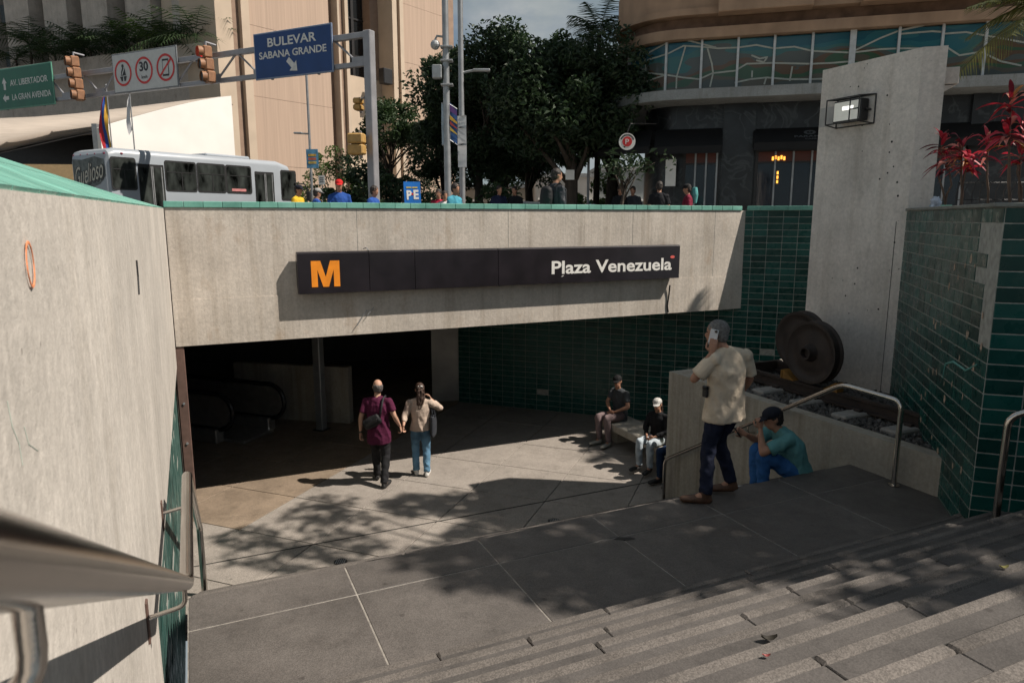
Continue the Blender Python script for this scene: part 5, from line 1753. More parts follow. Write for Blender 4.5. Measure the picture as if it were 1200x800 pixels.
MB().tube(bend([(xb, 18, z), (xb + 0.25, 18, z + 0.06), (xb + 0.6, 18, z + 0.07)], 0.1), 0.03, n=6).build('lamp_arm', M_['galv'], pb_)
MB().box((xb + 0.5, 18, z + 0.07), (0.42, 0.14, 0.06), ch=0.015).build('lamp_head', M_['galv'], pb_)
banner(xb, 17.9, 536, 547, 136, 196, 0.0, plain('white_banner', (0.62, 0.63, 0.64), 0.7, var=0.05), 'tall white banner on the thin lamp pole', [(0.22, 0.24, plain('banner_grey', (0.3, .33, .36), .7)), (0.55, 0.58, plain('banner_grey2', (0.3, .33, .36), .7))])
pc, xc_ = pole(366, 26, 0.05, at_y(366, 60, 26).z, 'slim lamp post left of the gantry with a poster')
z = at_y(366, 157, 26).z
MB().tube([(xc_, 26, z), (xc_ - 0.45, 26, z + 0.02)], 0.03, n=6).build('lamp_arm', M_['galv'], pc)
MB().box((xc_ - 0.4, 26, z + 0.03), (0.3, 0.12, 0.06), ch=0.015).build('lamp_head', M_['galv'], pc)
a = at_y(366, 186, 25.9)
ps = thing('poster', a, 'small colourful poster on the slim lamp post', 'poster')
MB().box(a, (0.42, 0.02, 0.66)).build('board', plain('poster_blue', (0.10, 0.28, 0.45), 0.6, var=0.4, scale=6), ps)
for k, c in enumerate(((0.6, 0.35, 0.05), (0.55, 0.12, 0.06), (0.65, 0.45, 0.1))):
    MB().box(a + Vector((0.0, -0.012, 0.12 - k * 0.13)), (0.28, 0.006, 0.08), ch=0.002).build('print', plain('poster_print_%d' % k, c, 0.6, var=0.4, scale=14), ps)
a = at_y(377, 211, 25.5)
ns = thing('parking_sign', a, 'small white notice sign right of the slim lamp post', 'notice')
MB().box(a, (0.22, 0.02, 0.32)).build('board', lite, ns)
MB().cyl((a.x, a.y + 0.03, STREET), (a.x, a.y + 0.03, a.z), 0.02, n=6).build('post', M_['galv'], ns)
for k in range(3):
    MB().box(a + Vector((0.0, -0.012, 0.08 - k * 0.07)), (0.14, 0.004, 0.02)).build('print', M_['black'], ns)
pd, xd_ = pole(689, 24, 0.05, at_y(689, 160, 24).z, 'short pole with an orange pennant between the tree trunks')
a = at_y(687, 178, 23.95)
m = MB(); m.extrude([a + Vector((-0.18, 0, -0.3)), a + Vector((0.05, 0, -0.35)), a + Vector((0.05, 0, 0.4)), a + Vector((-0.12, 0, 0.25))], (0, 0.01, 0))
tag(m.build('pennant', plain('pennant_orange', (0.45, 0.22, 0.06), 0.7, var=0.5, scale=5)), 'faded orange pennant on the short pole', 'pennant')

# ------------------------------------------------------------------ placard
y = 15.5
a = at_y(482, 238, y)
pl_ = thing('placard', (a.x, y, STREET), 'blue and white folding placard standing behind the parapet', 'placard')
top = at_y(478, 213, y); hP = top.z - STREET
for s, mt in ((-1, plain('placard_blue', (0.015, 0.16, 0.50), 0.4, var=0.15, scale=2)), (1, M_['black'])):
    pass
xl, xr = at_y(478, 238, y).x, at_y(495, 238, y).x
f0 = Vector((xl - 0.02, y - 0.1, STREET)); fx = Vector((1, 0.25, 0)).normalized()
upv = (Vector((top.x - 0.10, y, top.z)) - f0)
up_n = upv.normalized(); wP = 0.36
m = MB(); nrm = fx.cross(up_n).normalized()
m.extrude([f0, f0 + fx * wP, f0 + fx * wP + upv, f0 + upv], nrm * 0.02); m.build('front_board', plain('placard_blue', (0.012, 0.14, 0.48), 0.4, var=0.2, scale=2), pl_)
bk = f0 - Vector((0.26, -0.30, 0))
m = MB(); m.extrude([bk, bk + fx * wP, f0 + fx * wP + upv - nrm * 0.005, f0 + upv - nrm * 0.005][::-1], -nrm * 0.015); m.build('rear_board', M_['black'], pl_)
m = MB(); m.add([f0 + nrm * -0.002, f0 + upv + nrm * -0.002, bk], [(0, 1, 2), (2, 1, 0)]); m.build('side_cloth', M_['black'], pl_)
Mp = frame(f0 + fx * (wP / 2) + upv * 0.83 + nrm * 0.022, fx, up_n)
letters('lettering', 'P', Mp @ Matrix.Translation((-0.07, 0, 0)), 0.11, 0.2, M_['white'], pl_, bold=0.04)
letters('lettering', 'E', Mp @ Matrix.Translation((0.08, 0.01, 0)), 0.11, 0.2, M_['white'], pl_, bold=0.04)
flat('red_dot', Mp @ Matrix.Translation((0.0, 0.02, 0)), ngon(10, 0.025), M_['red'], pl_)
for q in (-0.07, 0.06):
    flat('print', Mp @ Matrix.Translation((q, 0.16, 0)), [(-.055, -.014), (.055, -.014), (.055, .014), (-.055, .014)], plain('placard_yellow_%d' % (q > 0), (0.6, 0.45, 0.08), 0.5), pl_)

# ------------------------------------------------------------------ corner building at the right
M_['bb'] = plain('balcony_render', (0.36, 0.235, 0.155), 0.85, var=0.2, scale=2.0, stretch=(1, 1, 0.5), bump=0.1)
M_['ledge'] = concrete('grey_ledge', (0.30, 0.31, 0.31), streak=0.3, bump=0.1)
M_['stone'] = veined('dark_stone', (0.014, 0.016, 0.019), (0.05, 0.056, 0.06))
eF = Vector((0.964, -0.267, 0)).normalized(); nF = eF.cross(Z).normalized()
AF = Vector((5.07, 21.73, 0)); RF = 1.98
CF = AF - nF * RF
def plan(off, right=13.0, back=14.0, n=14):
    """outline of the facade at an outward offset, from right end round the curved corner to the back"""
    pts = [AF + eF * right + nF * off, AF + nF * off]
    for i in range(1, n + 1):
        a = R(100) * i / n
        d = nF * math.cos(a) - eF * math.sin(a)
        pts.append(CF + d * (RF + off))
    d = nF * math.cos(R(100)) - eF * math.sin(R(100)); t = Vector((-d.y, d.x, 0))
    if t.y < 0: t = -t
    pts.append(pts[-1] + t * back)
    pts.append(AF + eF * right - nF * back)
    return [tuple(q)[:2] for q in pts][::-1]
def ccw(pl):
    ar = sum(pl[i][0] * pl[(i + 1) % len(pl)][1] - pl[(i + 1) % len(pl)][0] * pl[i][1] for i in range(len(pl)))
    return pl if ar > 0 else pl[::-1]
cb = thing('corner_building', (AF.x + 6, AF.y + 6, STREET), 'curved corner building with a band of painted glass over dark shopfronts', 'building')
def band(name, off, z0, z1, mat, **kw):
    return MB().prism(ccw(plan(off, **kw)), z0, z1).build(name, mat, cb, smooth=20)
ZL0, ZL1, ZG, ZT = 3.38, 3.66, 5.10, 5.38
band('ground_floor', -0.75, STREET, ZL0, M_['stone'])
band('lower_ledge', 0.5, ZL0, ZL1, M_['ledge'])
band('glass_backing', -0.35, ZL1, ZG, plain('room_dark', (0.05, 0.06, 0.065), 0.8))
band('upper_ledge', 0.22, ZG, ZT, M_['bb'])
band('recess', -0.1, ZT, 5.72, plain('recess_render', (0.20, 0.12, 0.08), 0.9, var=0.3, scale=3))
band('cornice', 0.30, 5.72, 5.9, M_['bb'])
band('balcony_wall', 0.22, 5.9, 6.75, M_['bb'])
for k in range(2):
    z = 6.75 + k * 3.1
    band('window_storey', -0.8, z, z + 2.0, M_['darkwin'])
    band('balcony_wall', 0.2, z + 2.0, z + 3.1, M_['bb'])
# bay boxes on the balcony front
for s0, s1 in ((0.9, 3.4), (4.6, 7.2)):
    MB().box(AF + eF * ((s0 + s1) / 2) + nF * 0.35 + Z * 6.05, (s1 - s0, 0.5, 0.75), x=eF, ch=0.02).build('bay', M_['bb'], cb)
# iron railing at the rounded balcony
rl = plan(0.15, n=14)[::-1]
MB().tube([Vector((q[0], q[1], 7.6)) for q in rl[2:15]], 0.03, n=6).build('balcony_rail', M_['red'], cb)

# glass band: individual panes with mullions and the painted mural lines
def facade_pts(off, n):
    """arc-length parametrised front line from the curved corner to the right end"""
    pts = []
    for i in range(n + 1):
        a = R(100) * (1 - i / n)
        d = nF * math.cos(a) - eF * math.sin(a)
        pts.append(CF + d * (RF + off))
    pts.append(AF + eF * 13 + nF * off)
    return pts
FP = facade_pts(0.0, 24)
cum = [0.0]
for a, b in zip(FP[:-1], FP[1:]): cum.append(cum[-1] + (b - a).length)
def fac(s, off=0.0):
    s = max(0, min(cum[-1] - 1e-6, s))
    for i in range(len(cum) - 1):
        if s <= cum[i + 1]:
            t = (s - cum[i]) / (cum[i + 1] - cum[i])
            p = FP[i].lerp(FP[i + 1], t); d = (FP[i + 1] - FP[i]).normalized()
            n = d.cross(Z).normalized()
            return p + n * off, d, n
SA = cum[24]                      # arc length where the straight part starts
def mural_mat(k):
    m = bpy.data.materials.new('mural_%d' % k)
    nt, nn, ll, bs = nodes_of(m)
    bs.inputs['Roughness'].default_value = 0.12
    g = N(nt, 'ShaderNodeNewGeometry')
    mp = N(nt, 'ShaderNodeMapping'); mp.inputs['Scale'].default_value = (0.35, 0.35, 1.1)
    nz = N(nt, 'ShaderNodeTexNoise'); nz.inputs['Scale'].default_value = 1.6; nz.inputs['Detail'].default_value = 1.5
    ll.new(g.outputs['Position'], mp.inputs[0]); ll.new(mp.outputs[0], nz.inputs['Vector'])
    sx = N(nt, 'ShaderNodeSeparateXYZ'); ll.new(g.outputs['Position'], sx.inputs[0])
    mr = N(nt, 'ShaderNodeMapRange'); mr.inputs['From Min'].default_value = ZL1; mr.inputs['From Max'].default_value = ZG
    mr.inputs['To Min'].default_value = -0.25; mr.inputs['To Max'].default_value = 0.45
    ll.new(sx.outputs['Z'], mr.inputs['Value'])
    ad = N(nt, 'ShaderNodeMath'); ad.operation = 'ADD'
    ll.new(nz.outputs['Fac'], ad.inputs[0]); ll.new(mr.outputs[0], ad.inputs[1])
    rp = N(nt, 'ShaderNodeValToRGB'); rp.color_ramp.interpolation = 'CONSTANT'
    cols = [(0.0, (0.07, 0.085, 0.08)), (0.30, (0.10, 0.09, 0.07)), (0.42, (0.05, 0.10, 0.06)), (0.52, (0.12, 0.075, 0.05)), (0.60, (0.09, 0.10, 0.095)), (0.70, (0.05, 0.14, 0.14)), (0.80, (0.03, 0.13, 0.16)), (0.9, (0.02, 0.10, 0.14))]
    el = rp.color_ramp.elements
    el[0].position, el[0].color = cols[0][0], (*cols[0][1], 1)
    el[1].position, el[1].color = cols[-1][0], (*cols[-1][1], 1)
    for p_, c_ in cols[1:-1]:
        e = el.new(p_); e.color = (*c_, 1)
    ll.new(ad.outputs[0], rp.inputs['Fac']); ll.new(rp.outputs[0], bs.inputs['Base Color'])
    return m
mural = mural_mat(0)
mull = plain('mullion', (0.55, 0.56, 0.56), 0.4, metal=0.2)
# mullion positions measured along the facade
def s_of(px):
    lo_, hi_ = 0.0, cum[-1]
    for _ in range(40):
        mid = (lo_ + hi_) / 2
        if proj(fac(mid)[0] + Z * 4.3)[0] < px: lo_ = mid
        else: hi_ = mid
    return lo_
ms = [s_of(736), s_of(780), s_of(821.5), s_of(864), s_of(906.5), s_of(951), s_of(998), s_of(1052), s_of(1103), s_of(1154), s_of(1215), s_of(1275)]
for i in range(len(ms) - 1):
    a, b = ms[i], ms[i + 1]
    n = 6 if a < SA else 1
    pts = [fac(a + (b - a) * t / n, -0.06)[0] for t in range(n + 1)]
    m = MB(); vs = []
    for q in pts: vs += [q + Z * (ZL1 + 0.03), q + Z * (ZG - 0.03)]
    m.add(vs, [(2 * t, 2 * t + 2, 2 * t + 3, 2 * t + 1) for t in range(n)])
    m.build('glass_pane', mural, cb, smooth=True)
for i, s in enumerate(ms):
    p, d, n = fac(s, -0.03)
    MB().box(p + Z * ((ZL1 + ZG) / 2), (0.16 if i == 6 else 0.065, 0.08, ZG - ZL1), x=d).build('mullion', mull, cb)
lcol = plain('mural_line', (0.40, 0.41, 0.36), 0.5)
def mural_line(pts, w=0.045):
    """strip following pixel points on the glass"""
    ps = []
    for px, py in pts:
        s = s_of(px); p, d, n = fac(s, -0.045)
        q = on_plane(px, py, p, n)
        ps.append((s, q.z))
    m = MB(); vs = []
    fine = []
    for (s0, z0), (s1, z1) in zip(ps[:-1], ps[1:]):
        for t in range(4): fine.append((s0 + (s1 - s0) * t / 4, z0 + (z1 - z0) * t / 4))
    fine.append(ps[-1])
    k = len(fine)
    for i, (s, z) in enumerate(fine):
        s2, z2 = fine[min(i + 1, k - 1)]; s1, z1 = fine[max(i - 1, 0)]
        ds, dz = s2 - s1, z2 - z1; L = math.hypot(ds, dz) or 1
        ox, oz = -dz / L * w / 2, ds / L * w / 2
        vs += [fac(s + ox, -0.045)[0] + Z * (z + oz), fac(s - ox, -0.045)[0] + Z * (z - oz)]
    fs = [(2 * i + 1, 2 * i + 3, 2 * i + 2, 2 * i) for i in range(k - 1)]
    m.add(vs, fs)
    m.build('mural_line', lcol, cb)
for L in ([(756, 64), (770, 56), (781, 50)], [(757, 71), (770, 67), (782, 63), (800, 54), (820, 55), (840, 57), (864, 56), (885, 53), (906, 57), (930, 55), (951, 60), (998, 62), (1030, 58), (1052, 57), (1080, 57)],
          [(802, 47), (822, 52), (838, 56)], [(757, 86), (780, 88), (800, 91), (820, 93), (835, 86), (862, 83), (875, 75), (905, 74), (951, 75), (975, 74), (998, 72)],
          [(757, 96), (770, 91), (781, 88)], [(802, 55), (797, 75), (793, 90), (793, 104)], [(828, 57), (834, 75), (836, 86), (833, 102)], [(862, 97), (880, 93), (900, 91), (925, 93), (951, 93), (998, 91)],
          [(880, 65), (890, 69), (899, 67), (895, 73), (886, 71)], [(929, 78), (927, 95)], [(899, 91), (897, 99)], [(1000, 60), (1030, 45), (1052, 36), (1080, 30)], [(1110, 56), (1125, 65), (1150, 61), (1175, 72), (1200, 77)], [(1054, 40), (1090, 37), (1105, 38)], [(1103, 40), (1130, 38), (1154, 42), (1200, 50)], [(882, 83), (882, 91)]):
    mural_line(L)
# oval emblem on the curved glass
emb = []
for i in range(25):
    a = 2 * math.pi * i / 24
    emb.append((745 + 10.5 * math.cos(a), 82 + 23 * math.sin(a)))
mural_line(emb, 0.06)
for L in ([(737, 66), (741, 78), (745, 66), (750, 80)], [(737, 98), (741, 86), (746, 96), (751, 86)], [(735, 82), (755, 82)]):
    mural_line(L, 0.04)

# ground floor: stone piers, awnings, shop windows
nG2 = nF
def facade_frame(px0, px1, py, off):
    pass
M_['awn'] = plain('black_awning', (0.004, 0.004, 0.005), 0.8, var=0.3, scale=2)
shopg = glass_mat('shop_glass', (0.02, 0.03, 0.045), 0.06, alpha=0.15)
def gx(px, off=-0.75):            # position along the facade for a pixel column on the ground floor plane
    p = on_plane(px, 200, AF + nF * off, nF)
    return (p - AF).dot(eF)
def gbox(name, x0, x1, z0, z1, out, depth, mat, parent=None, ch=0.0):
    s0, s1 = gx(x0), gx(x1)
    return MB().box(AF + eF * ((s0 + s1) / 2) + nF * (-0.75 + out) + Z * ((z0 + z1) / 2), (s1 - s0, depth, z1 - z0), x=eF, ch=ch).build(name, mat, parent or cb)
for x0, x1 in ((845, 882), (1000, 1040), (1130, 1150)):
    gbox('stone_pier', x0, x1, STREET, ZL0 - 0.01, 0.03, 0.2, M_['stone'])
def shop(x0, x1, npan, neon):
    f = gbox('shopfront', x0, x1, STREET, 2.05, 0.06, 0.1, M_['black'])
    s0, s1 = gx(x0) + 0.06, gx(x1) - 0.06
    wv = (s1 - s0) / npan
    for i in range(npan):
        c = AF + eF * (s0 + wv * (i + 0.5)) + nF * (-0.75 + 0.115)
        MB().box(c + Z * 0.45, (wv - 0.06, 0.012, 2.3), x=eF).build('pane', shopg, f)
        MB().box(c + Z * 1.8, (wv - 0.06, 0.012, 0.28), x=eF).build('transom', plain('transom_red_%d_%d' % (x0, i), (0.10, 0.022, 0.012), 0.4), f)
        MB().box(c + eF * (wv / 2) + nF * 0.01 + Z * 0.55, (0.05, 0.05, 2.8), x=eF).build('frame', M_['galv'], f)
    if neon:
        em = plain('neon_amber', (1.0, 0.42, 0.06), 0.4, emit=1.6)
        c = AF + eF * gx(911) + nF * (-0.75 + 0.14)
        for k in range(5): MB().box(c + eF * (-0.16 + 0.08 * k) + Z * (1.74 + 0.03 * (k % 2)), (0.055, 0.02, 0.11), x=eF).build('neon_letter', em, f)
        for k in range(3): MB().box(c + Z * (1.32 - 0.13 * k) + nF * 0.01, (0.05, 0.02, 0.09), x=eF).build('neon_letter', em, f)
shop(884, 996, 5, True)
shop(800, 842, 3, False)
shop(1042, 1128, 4, False)
gbox('white_notice', 781, 793, 0.95, 1.75, 0.5, 0.02, M_['white'])
def awning(x0, x1, zt, zb, out, mark=False):
    s0, s1 = gx(x0), gx(x1)
    a = AF + nF * (-0.70)
    m = MB()
    m.extrude([a + eF * s0 + Z * zt, a + eF * s0 + Z * zb, a + eF * s0 + nF * out + Z * (zb - 0.22), a + eF * s0 + nF * out + Z * zb][::-1], eF * (s1 - s0))
    o = m.build('awning', M_['awn'], cb)
    if mark:
        up = (Z * (zt - zb) - nF * out).normalized()
        pw = a + eF * gx(944) + nF * (out * 0.55) + Z * (zb + (zt - zb) * 0.45)
        nn = eF.cross(up)
        Mk = frame(pw + nn * 0.01, eF, up)
        grey = plain('awning_print', (0.13, 0.14, 0.145), 0.7)
        letters('lettering', 'PARAMO', Mk @ Matrix.Translation((0, -0.10, 0)), 0.86, 0.11, grey, o, bold=0.01)
        letters('lettering', 'CAFE', Mk @ Matrix.Translation((0, -0.26, 0)), 0.3, 0.06, grey, o)
        ring_plate('emblem', Mk, 0.07, 0.13, grey, o, cy=0.14, sx=1.25)
        ring_plate('emblem_dot', Mk, 0.0, 0.03, grey, o, cy=0.14)
    return o
awning(880, 1010, 2.62, 2.15, 0.75, True)
awning(768, 844, 2.68, 2.1, 0.8)
awning(1040, 1200, 2.62, 2.15, 0.7)
# curved awning piece round the corner
m = MB(); vs = []
for i in range(9):
    a = R(75) * i / 8
    d = nF * math.cos(a) - eF * math.sin(a)
    c = CF - eF * 0.9
    vs += [c + d * (RF - 0.7) + Z * 2.68, c + d * (RF + 0.25) + Z * 2.1, c + d * (RF + 0.25) + Z * 1.9]
m.add(vs, [(3 * i + j, 3 * i + j + 1, 3 * i + 3 + j + 1, 3 * i + 3 + j) for i in range(8) for j in range(2)])
m.build('curved_awning', M_['awn'], cb, smooth=30)
# round hanging sign
c = at_y(735, 166, 20.6)
rs = thing('round_cafe_sign', c, 'round red and white sign hanging at the building corner', 'sign')
Mr = frame(c, Vector((1, 0, 0)), Z)
MB().cyl(c + Vector((0, 0.03, 0)), c, 0.235, n=28).build('disc', M_['white'], rs, smooth=40)
flat('red_centre', Mr, ngon(24, 0.14), M_['red'], rs)
for k in range(14):
    a = R(20 + k * 10.5)
    flat('letter', Mr @ Matrix.Translation((0.187 * math.cos(a), 0.187 * math.sin(a), 0)) @ Matrix.Rotation(a - math.pi / 2, 4, 'Z'), [(-.016, -.025), (.016, -.025), (.012, .025), (-.012, .025)], M_['black'], rs)
letters('emblem', 'P', Mr @ Matrix.Translation((0, 0, 0.004)), 0.1, 0.14, M_['white'], rs)
MB().tube([c + Vector((0, 0.02, 0.26)), c + Vector((0.1, 0.1, 0.5)), c + Vector((0.9, 0.5, 0.55))], 0.015, n=6).build('bracket', M_['black'], rs)

# ------------------------------------------------------------------ far street front between the trees
for k, (px0, px1, y, zt, mt, lab) in enumerate(((628, 700, 58, 3.2, plain('far_white', (0.45, 0.43, 0.40), 0.8, var=0.2, scale=0.8), 'far pale shop building seen between the tree trunks'),
                                           (700, 770, 62, 4.0, plain('far_grey', (0.25, 0.27, 0.27), 0.8, var=0.2, scale=0.8), 'far grey building behind the cafe corner'),
                                           (530, 628, 64, 2.6, plain('far_cream', (0.40, 0.35, 0.28), 0.8, var=0.2, scale=0.8), 'far cream building below the dark trees'))):
    a, b = at_y(px0, 230, y), at_y(px1, 230, y)
    fb = thing('far_building', ((a.x + b.x) / 2, y, STREET), lab, 'building', 'far buildings under the trees')
    MB().box(((a.x + b.x) / 2, y + 3, (STREET + zt) / 2), (b.x - a.x, 6, zt - STREET)).build('wall', mt, fb)
    MB().box(((a.x + b.x) / 2, y + 3, zt + 0.15), (b.x - a.x + 0.4, 6.4, 0.3)).build('roof', M_['ledge'], fb)
    n = 5
    for i in range(n):
        x = a.x + (b.x - a.x) * (i + 0.5) / n
        wdo = MB().box((x, y - 0.02, 0.6), ((b.x - a.x) / n * 0.6, 0.08, 1.5)).build('window', [M_['darkwin'], plain('teal_shop_%d_%d' % (k, i), (0.05, 0.22, 0.24), 0.6), M_['darkwin']][i % 3], fb)
        MB().box((x, y - 0.07, 1.5), ((b.x - a.x) / n * 0.7, 0.1, 0.15)).build('lintel', M_['white'], fb)

# ------------------------------------------------------------------ cars
def car(px, y, colr, label, heading=0.15):
    c = at_y(px, 235, y); base = Vector((c.x, y, STREET))
    t = thing('parked_car', base, label, 'car', 'cars in the street')
    d = Vector((math.cos(heading), math.sin(heading), 0)); s = Z.cross(d)
    paint = plain('car_paint_' + label[:6].strip(), colr, 0.25, var=0.05)
    prof = [(-2.1, .35), (2.1, .35), (2.15, .6), (2.0, .82), (1.1, .92), (0.45, 1.4), (-1.0, 1.45), (-1.75, 1.0), (-2.1, .92)]
    m = MB(); k = len(prof); vs = []
    for o, sh in ((-0.82, 0), (-0.86, 0), (0.86, 0), (0.82, 0)):
        for x, z in prof:
            tp = 0.14 if z > 1.2 else 0
            vs.append(base + d * x + s * (o * (1 - tp)) + Z * z)
    fs = [(i * k + j, i * k + (j + 1) % k, (i + 1) * k + (j + 1) % k, (i + 1) * k + j) for i in range(3) for j in range(k)] + [tuple(range(k))[::-1], tuple(range(3 * k, 4 * k))]
    m.add(vs, fs); m.build('body', paint, t)
    for o in (-1, 1):
        m = MB(); q = [base + d * x + s * (o * (0.87 if z < 1.2 else 0.755)) + Z * z for x, z in ((-1.5, .98), (0.95, .95), (0.4, 1.34), (-0.95, 1.38))]
        m.extrude(q, s * 0.012 * o); m.build('side_window', M_['darkwin'], t)
        for x in (-1.3, 1.3):
            cc = base + d * x + s * (o * 0.78) + Z * 0.32
            wl_ = MB().cyl(cc - s * 0.1, cc + s * 0.1, 0.32, n=18).build('wheel', rub, t, smooth=40)
            MB().cyl(cc - s * 0.105, cc + s * 0.105, 0.19, n=14).build('rim', M_['galv'], wl_, smooth=40)
    m = MB(); m.extrude([base + d * 1.08 + s * -.68 + Z * .96, base + d * 1.08 + s * .68 + Z * .96, base + d * .5 + s * .62 + Z * 1.39, base + d * .5 + s * -.62 + Z * 1.39], d * 0.02 + Z * 0.015)
    m.build('windscreen', M_['darkwin'], t)
    for o in (-0.6, 0.6):
        MB().ball(base + d * 2.1 + s * o + Z * .68, 0.06, 0.14, 0.08, x=d, n=8, m=6).build('headlight', M_['white'], t)
car(622, 24, (0.55, 0.56, 0.56), 'white car roof behind the man in the dark jacket')
car(715, 30, (0.05, 0.055, 0.06), 'dark car between the tree trunks', 0.3)
car(570, 31, (0.30, 0.33, 0.36), 'grey car under the dark trees', 0.2)

# ------------------------------------------------------------------ red plants and fence on the block
fn = thing('spike_fence', q_ + F2 * 2 + F1 * 2.2 + Z * BT, 'black iron fence with curved spikes on the planter block', 'fence')
fa = q_ + F1 * 2.0 + F2 * 0.9 + Z * (BT + 0.0); fd = (F2 * 0.97 + F1 * 0.25).normalized()
fa = p0_ + F2 * 0.45 - F1 * 0.3 + Z * BT
for h in (0.10, 0.30):
    MB().cyl(fa + Z * h, fa + fd * 4.0 + Z * h, 0.006, n=6).build('rail', M_['black'], fn)
n = 44
for i in range(n):
    b = fa + fd * (4.0 * i / n)
    sgn_ = 1 if i % 2 else -1
    MB().tube([b, b + Z * 0.2, b + Z * 0.30 + fd * 0.03, b + Z * 0.36 + fd * 0.07, b + Z * 0.37 + fd * 0.10], [0.008, 0.008, 0.007, 0.006, 0.003], n=4).build('spike', M_['black'], fn)

tired = leaf_mat('ti_red', (0.42, 0.03, 0.06), 0.3)
tidark = leaf_mat('ti_burgundy', (0.13, 0.012, 0.03), 0.3)
tipink = leaf_mat('ti_pink', (0.55, 0.22, 0.20), 0.3)
tiold = leaf_mat('ti_orange', (0.35, 0.15, 0.03), 0.3)
def ti_plant(base, tips, label, seed, scale=1.0):
    r = random.Random(seed)
    t = thing('red_cordyline', base, label, 'plant', 'red leaved plants on the planter block')
    for tip in tips:
        tip = Vector(tip)
        mid = (base + tip) / 2 + Vector((r.uniform(-.08, .08), 0, 0))
        MB().tube([base - Z * 0.02, base.lerp(mid, .5) + Vector((r.uniform(-.03, .03), 0, 0)), mid, tip + Z * 0.12], [0.012, 0.011, 0.010, 0.006], n=6).build('cane', plain('cane_%d_%d' % (seed, int(tip.z * 100)), (0.13, 0.085, 0.06), 0.8, var=0.4), t)
        for k in range(20):
            a = r.uniform(0, 6.28); f0 = r.uniform(-0.06, 0.14)
            el = r.uniform(-0.2, 0.8) if f0 < 0.05 else r.uniform(0.9, 3.0)
            L = scale * r.uniform(0.15, 0.36)
            d = Vector((math.cos(a), math.sin(a), el)).normalized(); s = d.cross(Z).normalized()
            if s.length < 0.1: continue
            bend_ = r.uniform(0.25, 0.9); tw = r.uniform(-1.2, 1.2); wmax = scale * r.uniform(0.016, 0.032)
            m = MB(); vs = []
            for i in range(7):
                f = i / 6; w = wmax * math.sin(math.pi * (0.10 + 0.9 * f) ** 0.75)
                p = tip + Z * f0 + d * (L * f) - Z * (L * bend_ * f * f)
                sd = (s * math.cos(tw * f) + Z * math.sin(tw * f))
                vs += [p - sd * w + Z * w * 0.35, p, p + sd * w + Z * w * 0.35]
            m.add(vs, [(3 * i + j, 3 * i + 3 + j, 3 * i + 4 + j, 3 * i + 1 + j) for i in range(6) for j in range(2)])
            m.build('leaf', [tired, tired, tidark, tired, tipink, tidark, tiold][k % 7], t, smooth=True)
def at_blk(px, py, dist):
    return at_y(px, py, dist)
ti_plant(at_blk(1127, 238, 7.6), [at_blk(1126, 182, 7.6), at_blk(1134, 196, 7.6)], 'red leaved plant with a bright upright tip next to the pillar', 61)
ti_plant(at_blk(1108, 238, 8.0), [at_blk(1108, 196, 8.0), at_blk(1103, 176, 8.0)], 'small red plant against the pillar edge', 62, 0.8)
ti_plant(at_blk(1184, 238, 6.6), [at_blk(1183, 130, 6.6), at_blk(1180, 160, 6.6)], 'tall red leaved plant near the right edge', 63, 0.95)
ti_plant(at_blk(1158, 238, 7.4), [at_blk(1156, 178, 7.4)], 'dull red plant behind the spike fence', 64, 0.75)
ti_plant(at_blk(1197, 238, 7.0), [at_blk(1195, 190, 7.0), at_blk(1200, 165, 7.0)], 'red plant cut off by the right edge', 65, 0.9)
c = at_y(1097, 231, 8.6)
pbag = MB().ball((c.x, c.y, BT + 0.055), 0.05, 0.04, 0.075, n=20, m=14).build('plastic_bag', plain('bag_white', (0.55, 0.6, 0.7), 0.4, var=0.3, scale=20, bump=0.6, bscale=25), smooth=True)
wrinkle(pbag.data, 0.03, 30, 30)
tag(pbag, 'crumpled white plastic bag at the pillar foot', 'bag')

